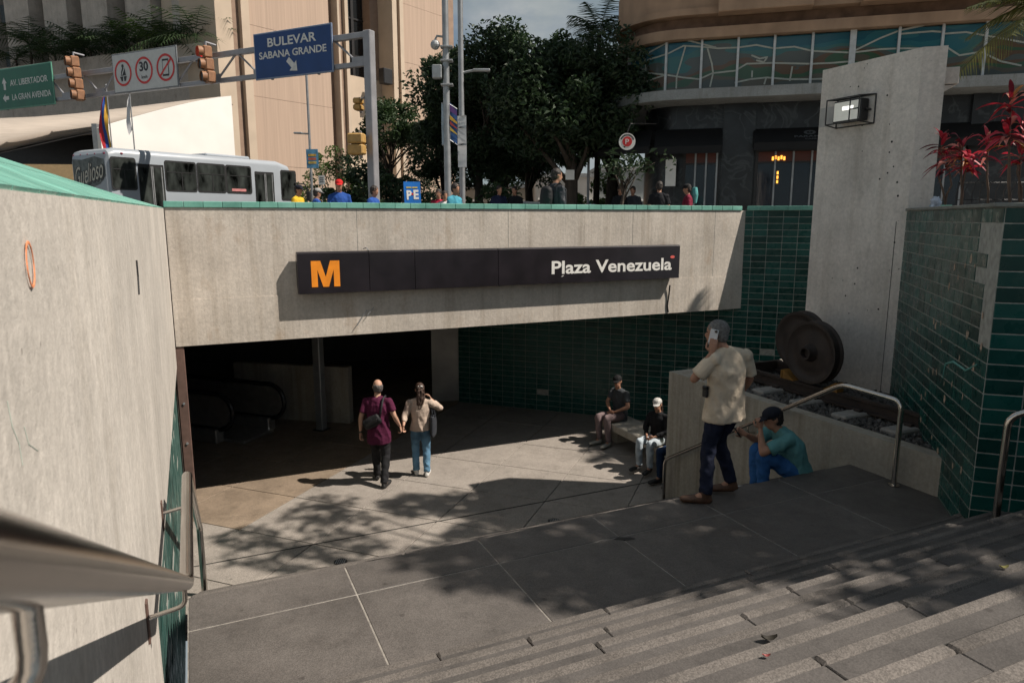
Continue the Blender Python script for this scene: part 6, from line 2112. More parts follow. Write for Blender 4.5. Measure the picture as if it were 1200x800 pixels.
# ------------------------------------------------------------------ trees beside the stairs, outside the picture to the right: crowns laid out to throw shade on steps and floor
cl = [((5.75, 8.7, 6.3), 0.62, 0.8), ((6.3, 8.3, 6.6), 0.6, 0.7), ((5.45, 9.2, 6.0), 0.4, 0.5), ((6.75, 4.3, 6.2), 0.55, 1.0), ((6.3, 4.6, 6.0), 0.35, 0.5), ((7.2, 4.3, 6.3), 0.6, 1.8),
      ((7.7, 4.1, 6.2), 0.65, 2.6), ((8.3, 3.9, 6.2), 0.75, 3.2), ((9.0, 3.9, 6.3), 0.8, 3.4), ((9.7, 4.0, 6.4), 0.85, 3.4), ((8.1, 4.7, 6.6), 0.8, 3.2), ((8.9, 4.7, 6.7), 0.8, 3.2), ((9.7, 4.8, 6.8), 0.8, 3.0), ((10.5, 4.2, 6.6), 0.85, 3.0),
      ((7.8, 5.4, 6.8), 0.7, 1.4), ((7.4, 7.3, 7.0), 0.6, 0.7), ((8.6, 6.0, 7.2), 0.8, 1.6), ((9.4, 5.6, 7.1), 0.8, 1.6), ((8.8, 3.0, 5.9), 0.45, 0.8), ((9.5, 2.9, 6.0), 0.6, 1.0), ((10.4, 3.1, 6.1), 0.7, 1.2), ((9.2, 2.1, 5.6), 0.5, 0.9), ((10.3, 2.0, 5.7), 0.55, 1.0), ((8.1, 2.35, 5.9), 0.38, 0.7), ((8.8, 1.6, 5.7), 0.45, 0.8), ((9.8, 1.5, 5.8), 0.5, 0.9), ((7.9, 1.5, 5.6), 0.3, 0.4),
      ((9.0, 8.2, 7.0), 0.7, 2.4), ((9.9, 8.4, 7.1), 0.8, 2.8), ((10.8, 8.3, 7.2), 0.8, 2.8), ((9.5, 7.6, 7.0), 0.7, 2.2), ((10.5, 7.6, 7.1), 0.7, 2.4), ((8.4, 7.9, 6.9), 0.5, 1.0),
      ((7.9, 9.0, 7.4), 0.5, 2.2), ((8.6, 9.0, 7.4), 0.55, 2.4), ((9.3, 8.9, 7.3), 0.6, 2.4), ((5.3, 7.55, 6.4), 0.5, 0.8), ((6.0, 7.25, 6.5), 0.5, 0.8), ((4.8, 8.0, 6.3), 0.4, 0.6), ((6.5, 7.7, 6.7), 0.5, 0.8)]
tree('shade_tree', (9.4, 6.2, STREET), (8.3, 5.6, 6.6), 2, 2, 1.5, 0, 0.6, 150, 0.2, M_['leafmid'], 'leafy street tree right of the stairs casting dappled shade', 77, trunk_r=0.16, clumps=cl)

tree('shade_tree', (14.4, 3.2, STREET), (13.0, 2.5, 8.3), 2.6, 2.6, 1.8, 26, 0.75, 130, 0.24, M_['leafmid'], 'added unseen tree farther right shading the lower steps', 78, trunk_r=0.2)  # tree added out of view to block sky and darken the steps
# ================================================================== people
def remesh(mb, voxel, smooth_it=4):
    me = mb.mesh('tmp')
    o = bpy.data.objects.new('tmp', me); TMP.collection.objects.link(o)
    md = o.modifiers.new('r', 'REMESH'); md.mode = 'VOXEL'; md.voxel_size = voxel; md.adaptivity = 0.0
    if smooth_it:
        sm = o.modifiers.new('s', 'SMOOTH'); sm.factor = 0.5; sm.iterations = smooth_it
    dg = TMP.view_layers[0].depsgraph; dg.update()
    out = bpy.data.meshes.new_from_object(o.evaluated_get(dg))
    bpy.data.objects.remove(o); bpy.data.meshes.remove(me)
    return out

def merge(meshes, name):
    vs, fs = [], []
    for me in meshes:
        b = len(vs)
        co = np.empty(len(me.vertices) * 3); me.vertices.foreach_get('co', co)
        vs += co.reshape(-1, 3).tolist()
        fs += [[b + i for i in p.vertices] for p in me.polygons]
        bpy.data.meshes.remove(me)
    out = bpy.data.meshes.new(name); out.from_pydata(vs, [], fs); out.update()
    return out

CLOTH = {}
def cloth(name, c, rough=0.85, bump=0.5, bscale=9, var=0.15, scale=5):
    if name not in CLOTH:
        CLOTH[name] = plain(name, c, rough, var=var, scale=scale, bump=bump, bscale=bscale, spec=0.2)
        # broader fabric folds
        m = CLOTH[name]; nt = m.node_tree
        for n in nt.nodes:
            if n.type == 'BUMP': n.inputs['Distance'].default_value = 0.05
    return CLOTH[name]
SKIN = {'tan': plain('skin_tan', (0.36, 0.19, 0.125), 0.55, var=0.12, scale=14, spec=0.35), 'light': plain('skin_light', (0.46, 0.27, 0.19), 0.55, var=0.12, scale=14, spec=0.35),
        'dark': plain('skin_dark', (0.20, 0.10, 0.065), 0.55, var=0.12, scale=14, spec=0.35)}

STAND = dict(pelvis=(0, 0, .96), chest=(0, -.01, 1.26), neck=(0, -.03, 1.45), head=(0, .02, 1.625),
             shoulderL=(-.178, -.02, 1.395), shoulderR=(.178, -.02, 1.395), elbowL=(-.235, -.03, 1.13), elbowR=(.235, -.03, 1.13),
             wristL=(-.245, .05, .88), wristR=(.245, .05, .88), hipL=(-.082, 0, .93), hipR=(.082, 0, .93),
             kneeL=(-.10, .02, .50), kneeR=(.10, .02, .50), ankleL=(-.105, -.03, .09), ankleR=(.105, -.03, .09), toeL=(-.13, .17, .035), toeR=(.13, .17, .035))
SIT = dict(pelvis=(0, 0, .11), chest=(0, -.01, .40), neck=(0, .0, .60), head=(0, .05, .775),
           shoulderL=(-.178, .0, .545), shoulderR=(.178, .0, .545), elbowL=(-.25, .06, .30), elbowR=(.25, .06, .30),
           wristL=(-.08, .27, .20), wristR=(.08, .27, .20), hipL=(-.09, .02, .10), hipR=(.09, .02, .10),
           kneeL=(-.12, .45, .11), kneeR=(.12, .45, .11), ankleL=(-.12, .43, -.34), ankleR=(.12, .43, -.34), toeL=(-.15, .63, -.40), toeR=(.15, .63, -.40))

def hand_mesh(w, d, n, side, curl=0.5, s=1.0, thumb_dir=None):
    """palm plus five fingers; w wrist, d finger direction, n palm normal, side +1 thumb on +(d x n)"""
    d = Vector(d).normalized(); n = Vector(n); n = (n - d * n.dot(d)).normalized(); t = d.cross(n) * side
    mb = MB()
    mb.loft([(w - d * 0.02 * s, .024 * s, .019 * s), (w + d * .02 * s, .030 * s, .016 * s), (w + d * .055 * s, .040 * s, .015 * s), (w + d * .092 * s, .038 * s, .012 * s)], t, n=10)
    for k, (off, L) in enumerate(((.029, .070), (.010, .080), (-.010, .074), (-.028, .058))):
        p = w + d * .086 * s + t * off * s
        pts = [p]; ang = 0.0
        for seg in (0.45, 0.32, 0.25):
            ang += curl
            pts.append(pts[-1] + (d * math.cos(ang) + n * math.sin(ang)) * (L * seg * s))
        mb.tube(pts, [.0095 * s, .009 * s, .0082 * s, .007 * s], n=7)
    p = w + d * .022 * s + t * .030 * s
    pts = [p, p + (t * .8 + d * .6).normalized() * .034 * s, p + (t * .8 + d * .6).normalized() * .034 * s + (d + n * curl * 0.7).normalized() * .032 * s, p + (t * .8 + d * .6).normalized() * .034 * s + (d + n * curl).normalized() * .055 * s]
    mb.tube(pts, [.013 * s, .011 * s, .0098 * s, .008 * s], n=7)
    return remesh(mb, 0.0045, 1)

def person(root_loc, heading, label, pose=None, base=STAND, height=1.74, skin='tan', shirt=None, trousers=None, shoes=None, hair=None, cap=None,
           sleeve=0.55, hem=-0.16, head_dir=None, voxel=0.014, fingers=True, build=1.0, group='people', shirt_rx=None, hands=None, face=False, long_hair=None, head_tilt=None, hem_grow=0.0):
    J = dict(base); J.update(pose or {})
    s = height / 1.74
    h = Vector(heading); h.z = 0; h.normalize(); rt = h.cross(Z).normalized()
    root_loc = Vector(root_loc)
    def W(q): q = Vector(q) * s; return root_loc + rt * q.x + h * q.y + Z * q.z
    K = {k: W(v) for k, v in J.items()}
    p = thing('person', root_loc, label, 'person', group)
    sk = SKIN[skin]
    side = (K['shoulderR'] - K['shoulderL']).normalized()
    hipside = (K['hipR'] - K['hipL']).normalized()
    hd = Vector(head_dir).normalized() if head_dir is not None else h.copy()
    b = build
    # ---------------- body
    mb = MB()
    pel, che, nek, hea = K['pelvis'], K['chest'], K['neck'], K['head']
    mb.loft([(pel - (che - pel).normalized() * .09 * s, .10 * b * s, .08 * s), (pel, .15 * b * s, .10 * b * s), (pel.lerp(che, .5), .135 * b * s, .095 * b * s), (che, .16 * b * s, .105 * b * s), (che.lerp(nek, .7), .155 * s, .085 * s), (nek, .07 * s, .06 * s)], side)
    mb.loft([(che.lerp(nek, .75), .062 * s, .06 * s), (nek, .056 * s, .056 * s), (hea - Z * .06 * s, .052 * s, .055 * s)], side, n=10)
    up = (hea - nek).normalized() if head_tilt is None else Vector(head_tilt).normalized()
    up = (up + Z * 0.8).normalized()
    hx = hd.cross(up).normalized(); hf = up.cross(hx).normalized()
    def Hd(x, y, z): return hea + hx * (x * s) + hf * (y * s) + up * (z * s)
    mb.ball(Hd(0, -.008, .02), .076 * s, .096 * s, .098 * s, x=hx, z=up, n=14, m=10)
    mb.ball(Hd(0, .022, -.055), .058 * s, .068 * s, .068 * s, x=hx, z=up, n=12, m=8)
    mb.loft([(Hd(0, .086, .015), .008 * s, .008 * s), (Hd(0, .102, -.02), .013 * s, .011 * s), (Hd(0, .09, -.034), .016 * s, .01 * s)], hx, n=8)
    for e in (-1, 1):
        mb.ball(Hd(e * .078, -.01, -.005), .010 * s, .020 * s, .032 * s, x=hx, z=up, n=8, m=6)
        S = 'L' if e < 0 else 'R'
        a, el, wr = K['shoulder' + S], K['elbow' + S], K['wrist' + S]
        mb.ball(a - Z * .008 * s, .044 * b * s, n=10, m=8)
        mb.loft([(nek - Z * .02 * s, .042 * s, .042 * s), (a - Z * .01 * s, .036 * s, .036 * s)], h, n=10)
        mb.loft([(a - Z * .008 * s, .046 * b * s, .046 * b * s), (a.lerp(el, .4), .050 * b * s, .050 * b * s), (el, .040 * s, .040 * s)], h, n=10)
        mb.ball(el, .040 * s, n=8, m=6)
        mb.loft([(el, .040 * s, .040 * s), (el.lerp(wr, .3), .043 * s, .040 * s), (el.lerp(wr, .75), .031 * s, .029 * s), (wr, .026 * s, .023 * s)], h, n=10)
        hp, kn, an, to = K['hip' + S], K['knee' + S], K['ankle' + S], K['toe' + S]
        mb.loft([(hp, .082 * b * s, .082 * b * s), (hp.lerp(kn, .4), .075 * b * s, .075 * b * s), (kn, .055 * s, .055 * s)], hipside, n=10)
        mb.ball(kn, .055 * s, n=8, m=6)
        mb.loft([(kn, .054 * s, .054 * s), (kn.lerp(an, .3), .055 * s, .055 * s), (an, .036 * s, .038 * s)], hipside, n=10)
        mb.loft([(an, .036 * s, .036 * s), (an.lerp(to, .5) - Z * .02 * s, .036 * s, .034 * s), (to, .032 * s, .022 * s)], hipside, n=8)
    meshes = [remesh(mb, voxel)]
    if fingers:
        for e in (-1, 1):
            S = 'L' if e < 0 else 'R'
            wr, el = K['wrist' + S], K['elbow' + S]
            d = (wr - el).normalized()
            spec = (hands or {}).get(S, {})
            dd = Vector(spec['d']) if 'd' in spec else d
            nn = Vector(spec['n']) if 'n' in spec else (-rt * e)
            sd = spec.get('side', 1 if (dd.cross(nn)).dot(h) > 0 else -1)
            meshes.append(hand_mesh(wr, dd, nn, sd, spec.get('curl', 0.45), s))
    me = merge(meshes, 'body')
    link('body', me, sk, p, smooth=True)
    # ---------------- clothes
    if shirt:
        mb = MB()
        rx = shirt_rx or .185
        hemp = pel + (pel - che).normalized() * (-hem - .16 + .13) * s
        mb.loft([(hemp, (rx + .004 + hem_grow) * b * s, (.134 + hem_grow) * b * s), (pel.lerp(hemp, .4), (rx + .002) * b * s, .134 * b * s), (pel.lerp(che, .45), (rx - .022) * b * s, .122 * b * s), (che, (rx - .004) * b * s, .128 * b * s), (che.lerp(nek, .55), (rx - .012) * b * s, .112 * s), (che.lerp(nek, .9), .115 * s, .085 * s), (nek + (nek - che).normalized() * .025 * s, .066 * s, .066 * s)], side, n=18)
        for S in 'LR':
            a, el, wr = K['shoulder' + S], K['elbow' + S], K['wrist' + S]
            a = a - Z * .012 * s
            mb.ball(a, .066 * b * s, n=10, m=8)
            mb.loft([(nek - Z * .005 * s, .058 * s, .058 * s), (a, .056 * b * s, .058 * b * s)], h, n=12)
            L1_ = min(1.0, sleeve * 2)
            e1 = a.lerp(el, min(1, L1_))
            w1 = .066 * b * s if sleeve <= 0.5 else .056 * b * s
            mb.loft([(a, .058 * b * s, .060 * b * s), (a.lerp(el, .3 * L1_), .063 * b * s, .064 * b * s), (e1, w1, w1)], h, n=12)
            if sleeve > 0.5:
                e2 = el.lerp(wr, (sleeve - .5) * 2)
                mb.ball(el, .054 * b * s, n=8, m=6)
                mb.loft([(el, .055 * b * s, .055 * b * s), (e2, .040 * b * s, .040 * b * s)], h, n=10)
        o = link('shirt', wrinkle(remesh(mb, voxel * 0.9, 3), 0.012 * s, 9, 4.5, root_loc.x), shirt, p, smooth=True)
        o.data.update()
    if trousers:
        mb = MB()
        mb.loft([(pel + (che - pel).normalized() * .06 * s, .148 * b * s, .108 * b * s), (pel, .158 * b * s, .114 * b * s), (pel - (che - pel).normalized() * .09 * s, .15 * b * s, .105 * b * s)], hipside, n=16)
        for S in 'LR':
            hp, kn, an = K['hip' + S], K['knee' + S], K['ankle' + S]
            mb.ball(hp, .088 * b * s, n=10, m=8)
            mb.loft([(hp, .088 * b * s, .094 * b * s), (hp.lerp(kn, .4), .086 * b * s, .090 * b * s), (kn, .068 * s, .070 * s)], hipside, n=12)
            mb.ball(kn, .069 * s, n=10, m=8)
            mb.loft([(kn, .068 * s, .070 * s), (kn.lerp(an, .4), .066 * s, .068 * s), (an + (an - kn).normalized() * .0 * s, .057 * s, .060 * s)], hipside, n=12)
        link('trousers', wrinkle(remesh(mb, voxel * 0.9, 3), 0.009 * s, 10, 8, root_loc.y), trousers, p, smooth=True)
    if shoes:
        for S in 'LR':
            an, to = K['ankle' + S], K['toe' + S]
            d = (to - an); d.z = 0
            fdir = (to - an); pitch = fdir.z
            fd_ = d.normalized() if d.length > 1e-3 else h
            sd_ = fd_.cross(Z).normalized()
            tip = to + fd_ * .05 * s
            heel = an - fd_ * .055 * s
            hz = an.z - .06 * s
            mb = MB()
            he = Vector((heel.x, heel.y, an.z - .052 * s)); te = Vector((tip.x, tip.y, to.z))
            mb.loft([(he - fd_ * .01 * s + Z * .01 * s, .030 * s, .034 * s), (he.lerp(te, .15), .042 * s, .050 * s), (he.lerp(te, .45), .043 * s, .044 * s), (he.lerp(te, .75), .050 * s, .036 * s), (he.lerp(te, .94), .042 * s, .028 * s), (te, .022 * s, .016 * s)], sd_, n=12)
            mb.loft([(an + (Z * .03) * s, .047 * s, .052 * s), (an - Z * .04 * s, .045 * s, .055 * s)], sd_, n=10)
            link('shoe', remesh(mb, 0.010, 2), shoes, p, smooth=True)
    if hair:
        mb = MB()
        mb.ball(Hd(0, -.022, .035), .083 * s, .098 * s, .092 * s, x=hx, z=up, n=14, m=10)
        mb.ball(Hd(0, -.045, -.02), .074 * s, .066 * s, .075 * s, x=hx, z=up, n=12, m=8)
        o = link('hair', wrinkle(remesh(mb, 0.010, 2), 0.008, 45, 30), hair, p, smooth=True)
        if long_hair:
            mb = MB()
            mb.loft([(Hd(0, -.06, .06), .055 * s, .05 * s), (Hd(0, -.10, -.02), .062 * s, .045 * s), (Hd(.0, -.105, -.14), .07 * s, .04 * s), (Hd(-.01, -.10, -.25), .055 * s, .03 * s), (Hd(-.02, -.085, -.34), .02 * s, .015 * s)], hx, n=12)
            link('ponytail', wrinkle(remesh(mb, 0.008, 1), 0.018, 40, 9), hair, p, smooth=True)
    if cap:
        mb = MB()
        mb.ball(Hd(0, -.005, .062), .090 * s, .106 * s, .072 * s, x=hx, z=up, n=16, m=10)
        mb.loft([(Hd(0, .07, .045), .07 * s, .012 * s), (Hd(0, .13, .035), .068 * s, .010 * s), (Hd(0, .165, .025), .04 * s, .007 * s)], hx, n=12)
        link('cap', remesh(mb, 0.009, 2), cap, p, smooth=True)
    if face:
        for e in (-1, 1):
            MB().ball(Hd(e * .032, .078, .018), .012 * s, .008 * s, .007 * s, x=hx, z=up, n=8, m=6).build('eye', M_['black'], p, smooth=True)
        MB().ball(Hd(0, .083, -.062), .022 * s, .008 * s, .006 * s, x=hx, z=up, n=8, m=6).build('mouth', cloth('lips', (0.28, 0.10, 0.08), 0.5), p, smooth=True)
    return p, K, Hd, W

denim = cloth('denim', (0.10, 0.20, 0.30), var=0.45, scale=4)
denim2 = cloth('blue_denim', (0.03, 0.11, 0.30), var=0.25, scale=4)
dkdenim = cloth('dark_denim', (0.012, 0.016, 0.035), var=0.3)
dktrous = cloth('charcoal_trousers', (0.018, 0.018, 0.02), var=0.3)
greyh = plain('grey_hair', (0.15, 0.145, 0.14), 0.8, var=0.4, scale=60, bump=0.5, bscale=120)
darkh = plain('dark_hair', (0.02, 0.013, 0.010), 0.6, var=0.4, scale=60, bump=0.4, bscale=120)
brownh = plain('brown_hair', (0.045, 0.022, 0.014), 0.6, var=0.5, scale=40, bump=0.5, bscale=90)
blackshoe = plain('black_shoe', (0.015, 0.014, 0.014), 0.6)
whiteshoe = plain('white_shoe', (0.62, 0.60, 0.57), 0.6)
brownshoe = plain('brown_shoe', (0.085, 0.042, 0.024), 0.6, var=0.3, scale=20)
phone_w = plain('phone_white', (0.62, 0.62, 0.64), 0.3); phone_b = plain('phone_black', (0.012, 0.012, 0.014), 0.2)

# --- man in the purple t-shirt, walking into the portal hand in hand
fm = at_z(446, 567, FLOOR)
hm = Vector((0.05, 1, 0))
pm, K, Hd, W = person((fm.x, fm.y, FLOOR), hm, 'man in a purple t-shirt and black trousers holding the hand of the woman beside him', height=1.77, skin='light',
    pose=dict(ankleL=(-.10, .20, .09), toeL=(-.14, .40, .05), kneeL=(-.10, .16, .50), ankleR=(.10, -.16, .085), toeR=(.13, .04, .035), kneeR=(.10, .02, .50),
              elbowL=(-.27, -.05, 1.13), wristL=(-.30, .0, .87), elbowR=(.27, -.04, 1.16), wristR=(.33, .08, .96)),
    shirt=cloth('purple_tee', (0.075, 0.011, 0.036)), trousers=dktrous, shoes=blackshoe, hair=None, sleeve=0.32, hem=-.28, shirt_rx=.178, head_dir=(-0.35, 1, 0), hands=dict(R=dict(d=(0.25, 0.1, -1), curl=0.8)), build=1.05, voxel=0.012)
mb = MB(); mb.loft([(Hd(0, -.035, -.075), .066, .062), (Hd(0, -.034, -.03), .079, .080), (Hd(0, -.034, .01), .082, .086), (Hd(0, -.040, .04), .074, .080)], Hd(1, 0, 0) - Hd(0, 0, 0), n=14)
link('hair', wrinkle(remesh(mb, 0.009, 2), 0.006, 50, 40), plain('short_grey_hair', (0.085, 0.075, 0.07), 0.85, var=0.4, scale=70), pm, smooth=True)
MB().cyl(K['wristL'] + Z * 0.0, K['wristL'] + Z * 0.03, 0.034, n=12).build('watch', M_['black'], pm)
# cross-body bag on his back
bgc = W((-.06, -.165, 1.10))
bag = thing('crossbody_bag', bgc, 'black crossbody bag on the back of the man in purple', 'bag')
xb_ = (W((1, 0, 0)) - W((0, 0, 0))).normalized()
ax = (xb_ + Z * 0.55).normalized()
mb = MB(); mb.loft([(bgc - ax * .15, .05, .035), (bgc - ax * .13, .085, .05), (bgc, .10, .06), (bgc + ax * .13, .085, .05), (bgc + ax * .15, .05, .035)], ax.cross(Vector((0, 1, 0))), n=14)
link('pouch', remesh(mb, 0.010, 2), cloth('bag_black', (0.016, 0.016, 0.018), 0.6), bag, smooth=True)
MB().tube([bgc + ax * .14, W((.09, -.145, 1.33)), W((.115, -.10, 1.47)), W((.12, .02, 1.475)), W((.06, .12, 1.38))], 0.017, n=6).build('strap', cloth('strap_grey', (0.03, 0.03, 0.033), 0.7), bag, smooth=True)
MB().tube([bgc - ax * .14, W((-.2, -.04, 1.04)), W((-.17, .08, 1.05))], 0.015, n=6).build('strap', cloth('strap_grey', (0.03, 0.03, 0.033)), bag, smooth=True)
MB().box(bgc - Vector((0, .062, 0)), (0.2, 0.012, 0.05), x=ax, ch=0.004).build('zip_pocket', M_['black'], bag)
handM = K['wristR'].copy()

# --- woman beside him
fw = at_z(494, 558, FLOOR)
hw_ = Vector((-0.12, 1, 0))
lw_ = Vector((fw.x, fw.y, FLOOR))
rt_ = hw_.normalized().cross(Z)
rel = (handM + Vector((0.055, 0.02, 0.0))) - lw_
wx, wy = rel.dot(rt_), rel.dot(hw_.normalized())
sW = 1.63 / 1.74
pw, K, Hd, W = person(lw_, hw_, 'woman in a beige blouse and blue jeans holding the hand of the man in purple', height=1.63, skin='light',
    pose=dict(ankleL=(-.09, .10, .09), toeL=(-.12, .30, .04), kneeL=(-.10, .12, .50), ankleR=(.10, .0, .09), toeR=(.13, .19, .035), kneeR=(.10, .05, .50), elbowL=((-.22 + wx / sW) / 2 - .02, -.06, 1.16), wristL=(wx / sW, wy / sW, rel.z / sW),
              elbowR=(.36, .03, 1.27), wristR=(.20, .19, 1.40)),
    shirt=cloth('beige_blouse', (0.45, 0.355, 0.29)), trousers=denim, shoes=whiteshoe, hair=brownh, long_hair=True, sleeve=0.82, hem=-.10, hands=dict(L=dict(d=(-.25, .1, -1), curl=.8), R=dict(d=(-.5, .1, .8), curl=.6)), shirt_rx=.172, build=1.05, voxel=0.012, head_dir=(-0.3, 1, 0))
mb = MB(); cbp = Hd(0, -.105, .06)
mb.cyl(cbp - Vector((.035, 0, .0)), cbp + Vector((.035, 0, 0)), 0.014, n=8); mb.build('hair_clip', M_['white'], pw)
tb = W((.23, -.05, .98))
tote = thing('tote_bag', tb, 'dark grey tote bag hanging from the right shoulder of the woman in jeans', 'bag')
mb = MB(); mb.loft([(tb + Z * .17, .045, .12), (tb + Z * .02, .06, .14), (tb - Z * .15, .05, .15), (tb - Z * .19, .03, .13)], xb_, n=14)
link('pouch', remesh(mb, 0.011, 2), cloth('tote_grey', (0.035, 0.038, 0.045), 0.7), tote, smooth=True)
for o in (-.07, .06):
    MB().tube([tb + Z * .17 + Vector((0, o, 0)), W((.205, o * .6, 1.3)), W((.175, o * .4 - .02, 1.495)), W((.215, .02, 1.35)), tb + Z * .17 + Vector((.05, o, 0))], 0.012, n=6).build('strap', cloth('tote_grey', (0.035, 0.038, 0.045)), tote, smooth=True)

# --- man in the cream shirt on the landing, phone at his ear
ff, fr_ = at_z(826, 589, LAND), at_z(856, 577, LAND)
ctr = (ff + fr_) / 2; ctr = Vector((ctr.x + 0.03, ctr.y, LAND))
hs = Vector((-0.38, 0.92, 0)).normalized(); rs_ = hs.cross(Z)
def loc(p): d = p - ctr; return d.dot(rs_) / (1.75 / 1.74), d.dot(hs) / (1.75 / 1.74)
lx, ly = loc(ff); rx_, ry_ = loc(fr_)
tl = Vector((-0.93, 0.1, 0)); tlx, tly = tl.dot(rs_) * .20, tl.dot(hs) * .20
pc_, K, Hd, W = person(ctr, hs, 'grey-haired man in a cream shirt phoning on the stair landing', height=1.75, skin='tan', face=True,
    pose=dict(pelvis=(0, .02, .955), ankleL=(lx, ly, .09), toeL=(lx + tlx, ly + tly, .035), kneeL=(lx * .62, ly * .5 + .07, .51), ankleR=(rx_, ry_, .12), toeR=(rx_ + tlx * .9, ry_ + tly * .9, .035), kneeR=(rx_ * .45 - .02, ry_ * .5 + .12, .53),
              chest=(-.01, -.0, 1.26), elbowL=(-.33, .07, 1.19), wristL=(-.205, -.01, 1.44), elbowR=(.265, .0, 1.15), wristR=(.24, .14, .95), head=(-.10, .07, 1.605), neck=(-.04, .0, 1.445)),
    shirt=cloth('cream_shirt', (0.58, 0.485, 0.375), bump=0.7, bscale=6), trousers=dkdenim, shoes=brownshoe, hair=greyh, sleeve=0.40, hem=-.20, hem_grow=.012, head_dir=(-0.9, 0.42, -0.12), head_tilt=(-0.1, 0.1, 1),
    hands=dict(L=dict(d=(0.15, .05, 1), n=(0.3, 0.9, 0), curl=.35), R=dict(curl=.6)), shirt_rx=.198, build=1.05, voxel=0.011)
cl_ = MB(); cl_.loft([(K['neck'] - Z * .01, .082, .078), (K['neck'] + Z * .035, .074, .07)], rs_, n=14); link('collar', remesh(cl_, .009, 1), cloth('cream_shirt', (0, 0, 0)), pc_, smooth=True)
ear = Hd(-.098, .012, -.025)
ph = thing('mobile_phone', ear, 'white phone held to the ear of the man in the cream shirt', 'phone')
xph = (Hd(0, 1, 0) - Hd(0, 0, 0)).normalized(); zph = (Hd(0, -.25, 1) - Hd(0, 0, 0)).normalized(); nph = (Hd(-1, 0, 0) - Hd(0, 0, 0)).normalized()
MB().box(ear, (0.075, 0.010, 0.15), x=(xph - zph * xph.dot(zph)).normalized(), z=zph, ch=0.004).build('case', phone_w, ph)
MB().cyl(ear + nph * .004 + zph * .055 - xph * .015, ear + nph * .008 + zph * .055 - xph * .015, .014, n=10).build('camera', phone_b, ph)
MB().cyl(K['wristR'] + Z * .03, K['wristR'] + Z * .055, .036, n=12).build('watch', plain('gold_watch', (0.6, 0.42, 0.12), 0.3, metal=0.9), pc_)
hol = thing('belt_pouch', W((-.20, .02, 1.02)), 'black pouch at the waist of the man in the cream shirt', 'pouch')
MB().box(W((-.225, .03, 1.07)), (0.03, 0.06, 0.11), x=rs_, ch=0.008).build('case', M_['black'], hol)
MB().box(W((-.225, .03, 1.105)), (0.034, 0.064, 0.04), x=rs_, ch=0.008).build('flap', phone_b, hol)

# --- man in the teal t-shirt sitting on the steps
st = P(5.86, 5.34, LAND - 0.1518)
ht = (-U * 0.92 + V * 0.38)
pt, K, Hd, W = person(st, ht, 'man in a teal t-shirt and dark cap sitting on the steps', base=SIT, height=1.74, skin='tan', face=True,
    pose=dict(pelvis=(0, 0, .11), chest=(0, .10, .38), neck=(0, .22, .56), head=(0, .31, .70), shoulderL=(-.185, .20, .53), shoulderR=(.185, .20, .53), kneeL=(-.11, .44, .33), kneeR=(.13, .42, .32), ankleL=(-.11, .40, -.10), ankleR=(.13, .40, -.10), toeL=(-.13, .58, -.155), toeR=(.16, .58, -.155),
              elbowL=(-.16, .46, .37), wristL=(-.03, .45, .60), elbowR=(.20, .40, .40), wristR=(.10, .56, .50)),
    shirt=cloth('teal_tee', (0.10, 0.26, 0.27)), trousers=denim2, shoes=whiteshoe, hair=darkh, cap=cloth('navy_cap', (0.012, 0.014, 0.022), 0.8), sleeve=0.36, hem=-.16, head_dir=ht + Vector((0, 0, -.55)), build=1.12, hands=dict(L=dict(d=(-.1, .1, 1), curl=.9), R=dict(d=(-.8, .2, .4), curl=.8)), voxel=0.012)
pp = K['wristR'] + (ht.normalized() * .10 + Z * .03)
ph = thing('mobile_phone', pp, 'black phone in the hand of the man in teal', 'phone')
MB().box(pp, (0.075, 0.010, 0.15), x=ht.cross(Z).normalized(), z=(Z * .8 + ht * .6).normalized(), ch=0.004).build('case', phone_b, ph)
MB().box(pp - ht.normalized() * .006, (0.068, 0.004, 0.138), x=ht.cross(Z).normalized(), z=(Z * .8 + ht * .6).normalized()).build('screen', plain('phone_screen', (0.05, 0.05, 0.06), 0.1), ph)

# --- people on the bench
BZ = FLOOR + 0.45
bm = P(7.42, 11.2, BZ)
hb_ = (-U * 0.9 - V * 0.25)
person(bm, hb_, 'man in a black cap and grey t-shirt leaning back on the bench', base=SIT, height=1.72, skin='tan', face=True,
    pose=dict(chest=(.0, -.02, .40), neck=(.02, .02, .60), head=(.02, .06, .775), shoulderL=(-.18, .02, .57), shoulderR=(.19, -.03, .56), elbowR=(.22, .12, .34), wristR=(.02, .26, .24), elbowL=(-.30, .10, .33), wristL=(-.10, .26, .22), kneeL=(-.08, .46, .12), kneeR=(.16, .44, .10)),
    shirt=cloth('dark_grey_tee', (0.05, 0.055, 0.06)), trousers=cloth('mauve_trousers', (0.17, 0.125, 0.125)), shoes=cloth('grey_shoe', (0.34, 0.33, 0.29)), hair=darkh, cap=cloth('black_cap', (0.012, 0.012, 0.013), 0.8), sleeve=0.34, hem=-.14, head_dir=(-0.35, -0.9, -0.1), voxel=0.014)
bwm = P(7.22, 9.66, BZ)
person(bwm, (-U * 0.95 - V * 0.35), 'woman in a white cap, black top and pale jeans on the bench', base=SIT, height=1.60, skin='tan', face=True,
    pose=dict(chest=(0, .0, .40), head=(0, .07, .775), neck=(0, .02, .60)),
    shirt=cloth('black_top', (0.012, 0.012, 0.014)), trousers=cloth('pale_denim', (0.38, 0.43, 0.47), var=0.25), shoes=blackshoe, hair=brownh, long_hair=True, cap=cloth('white_cap', (0.45, 0.44, 0.42), 0.8, var=0.4, scale=40), sleeve=0.9, hem=-.12, head_dir=(-0.35, -0.9, -0.25), voxel=0.013)
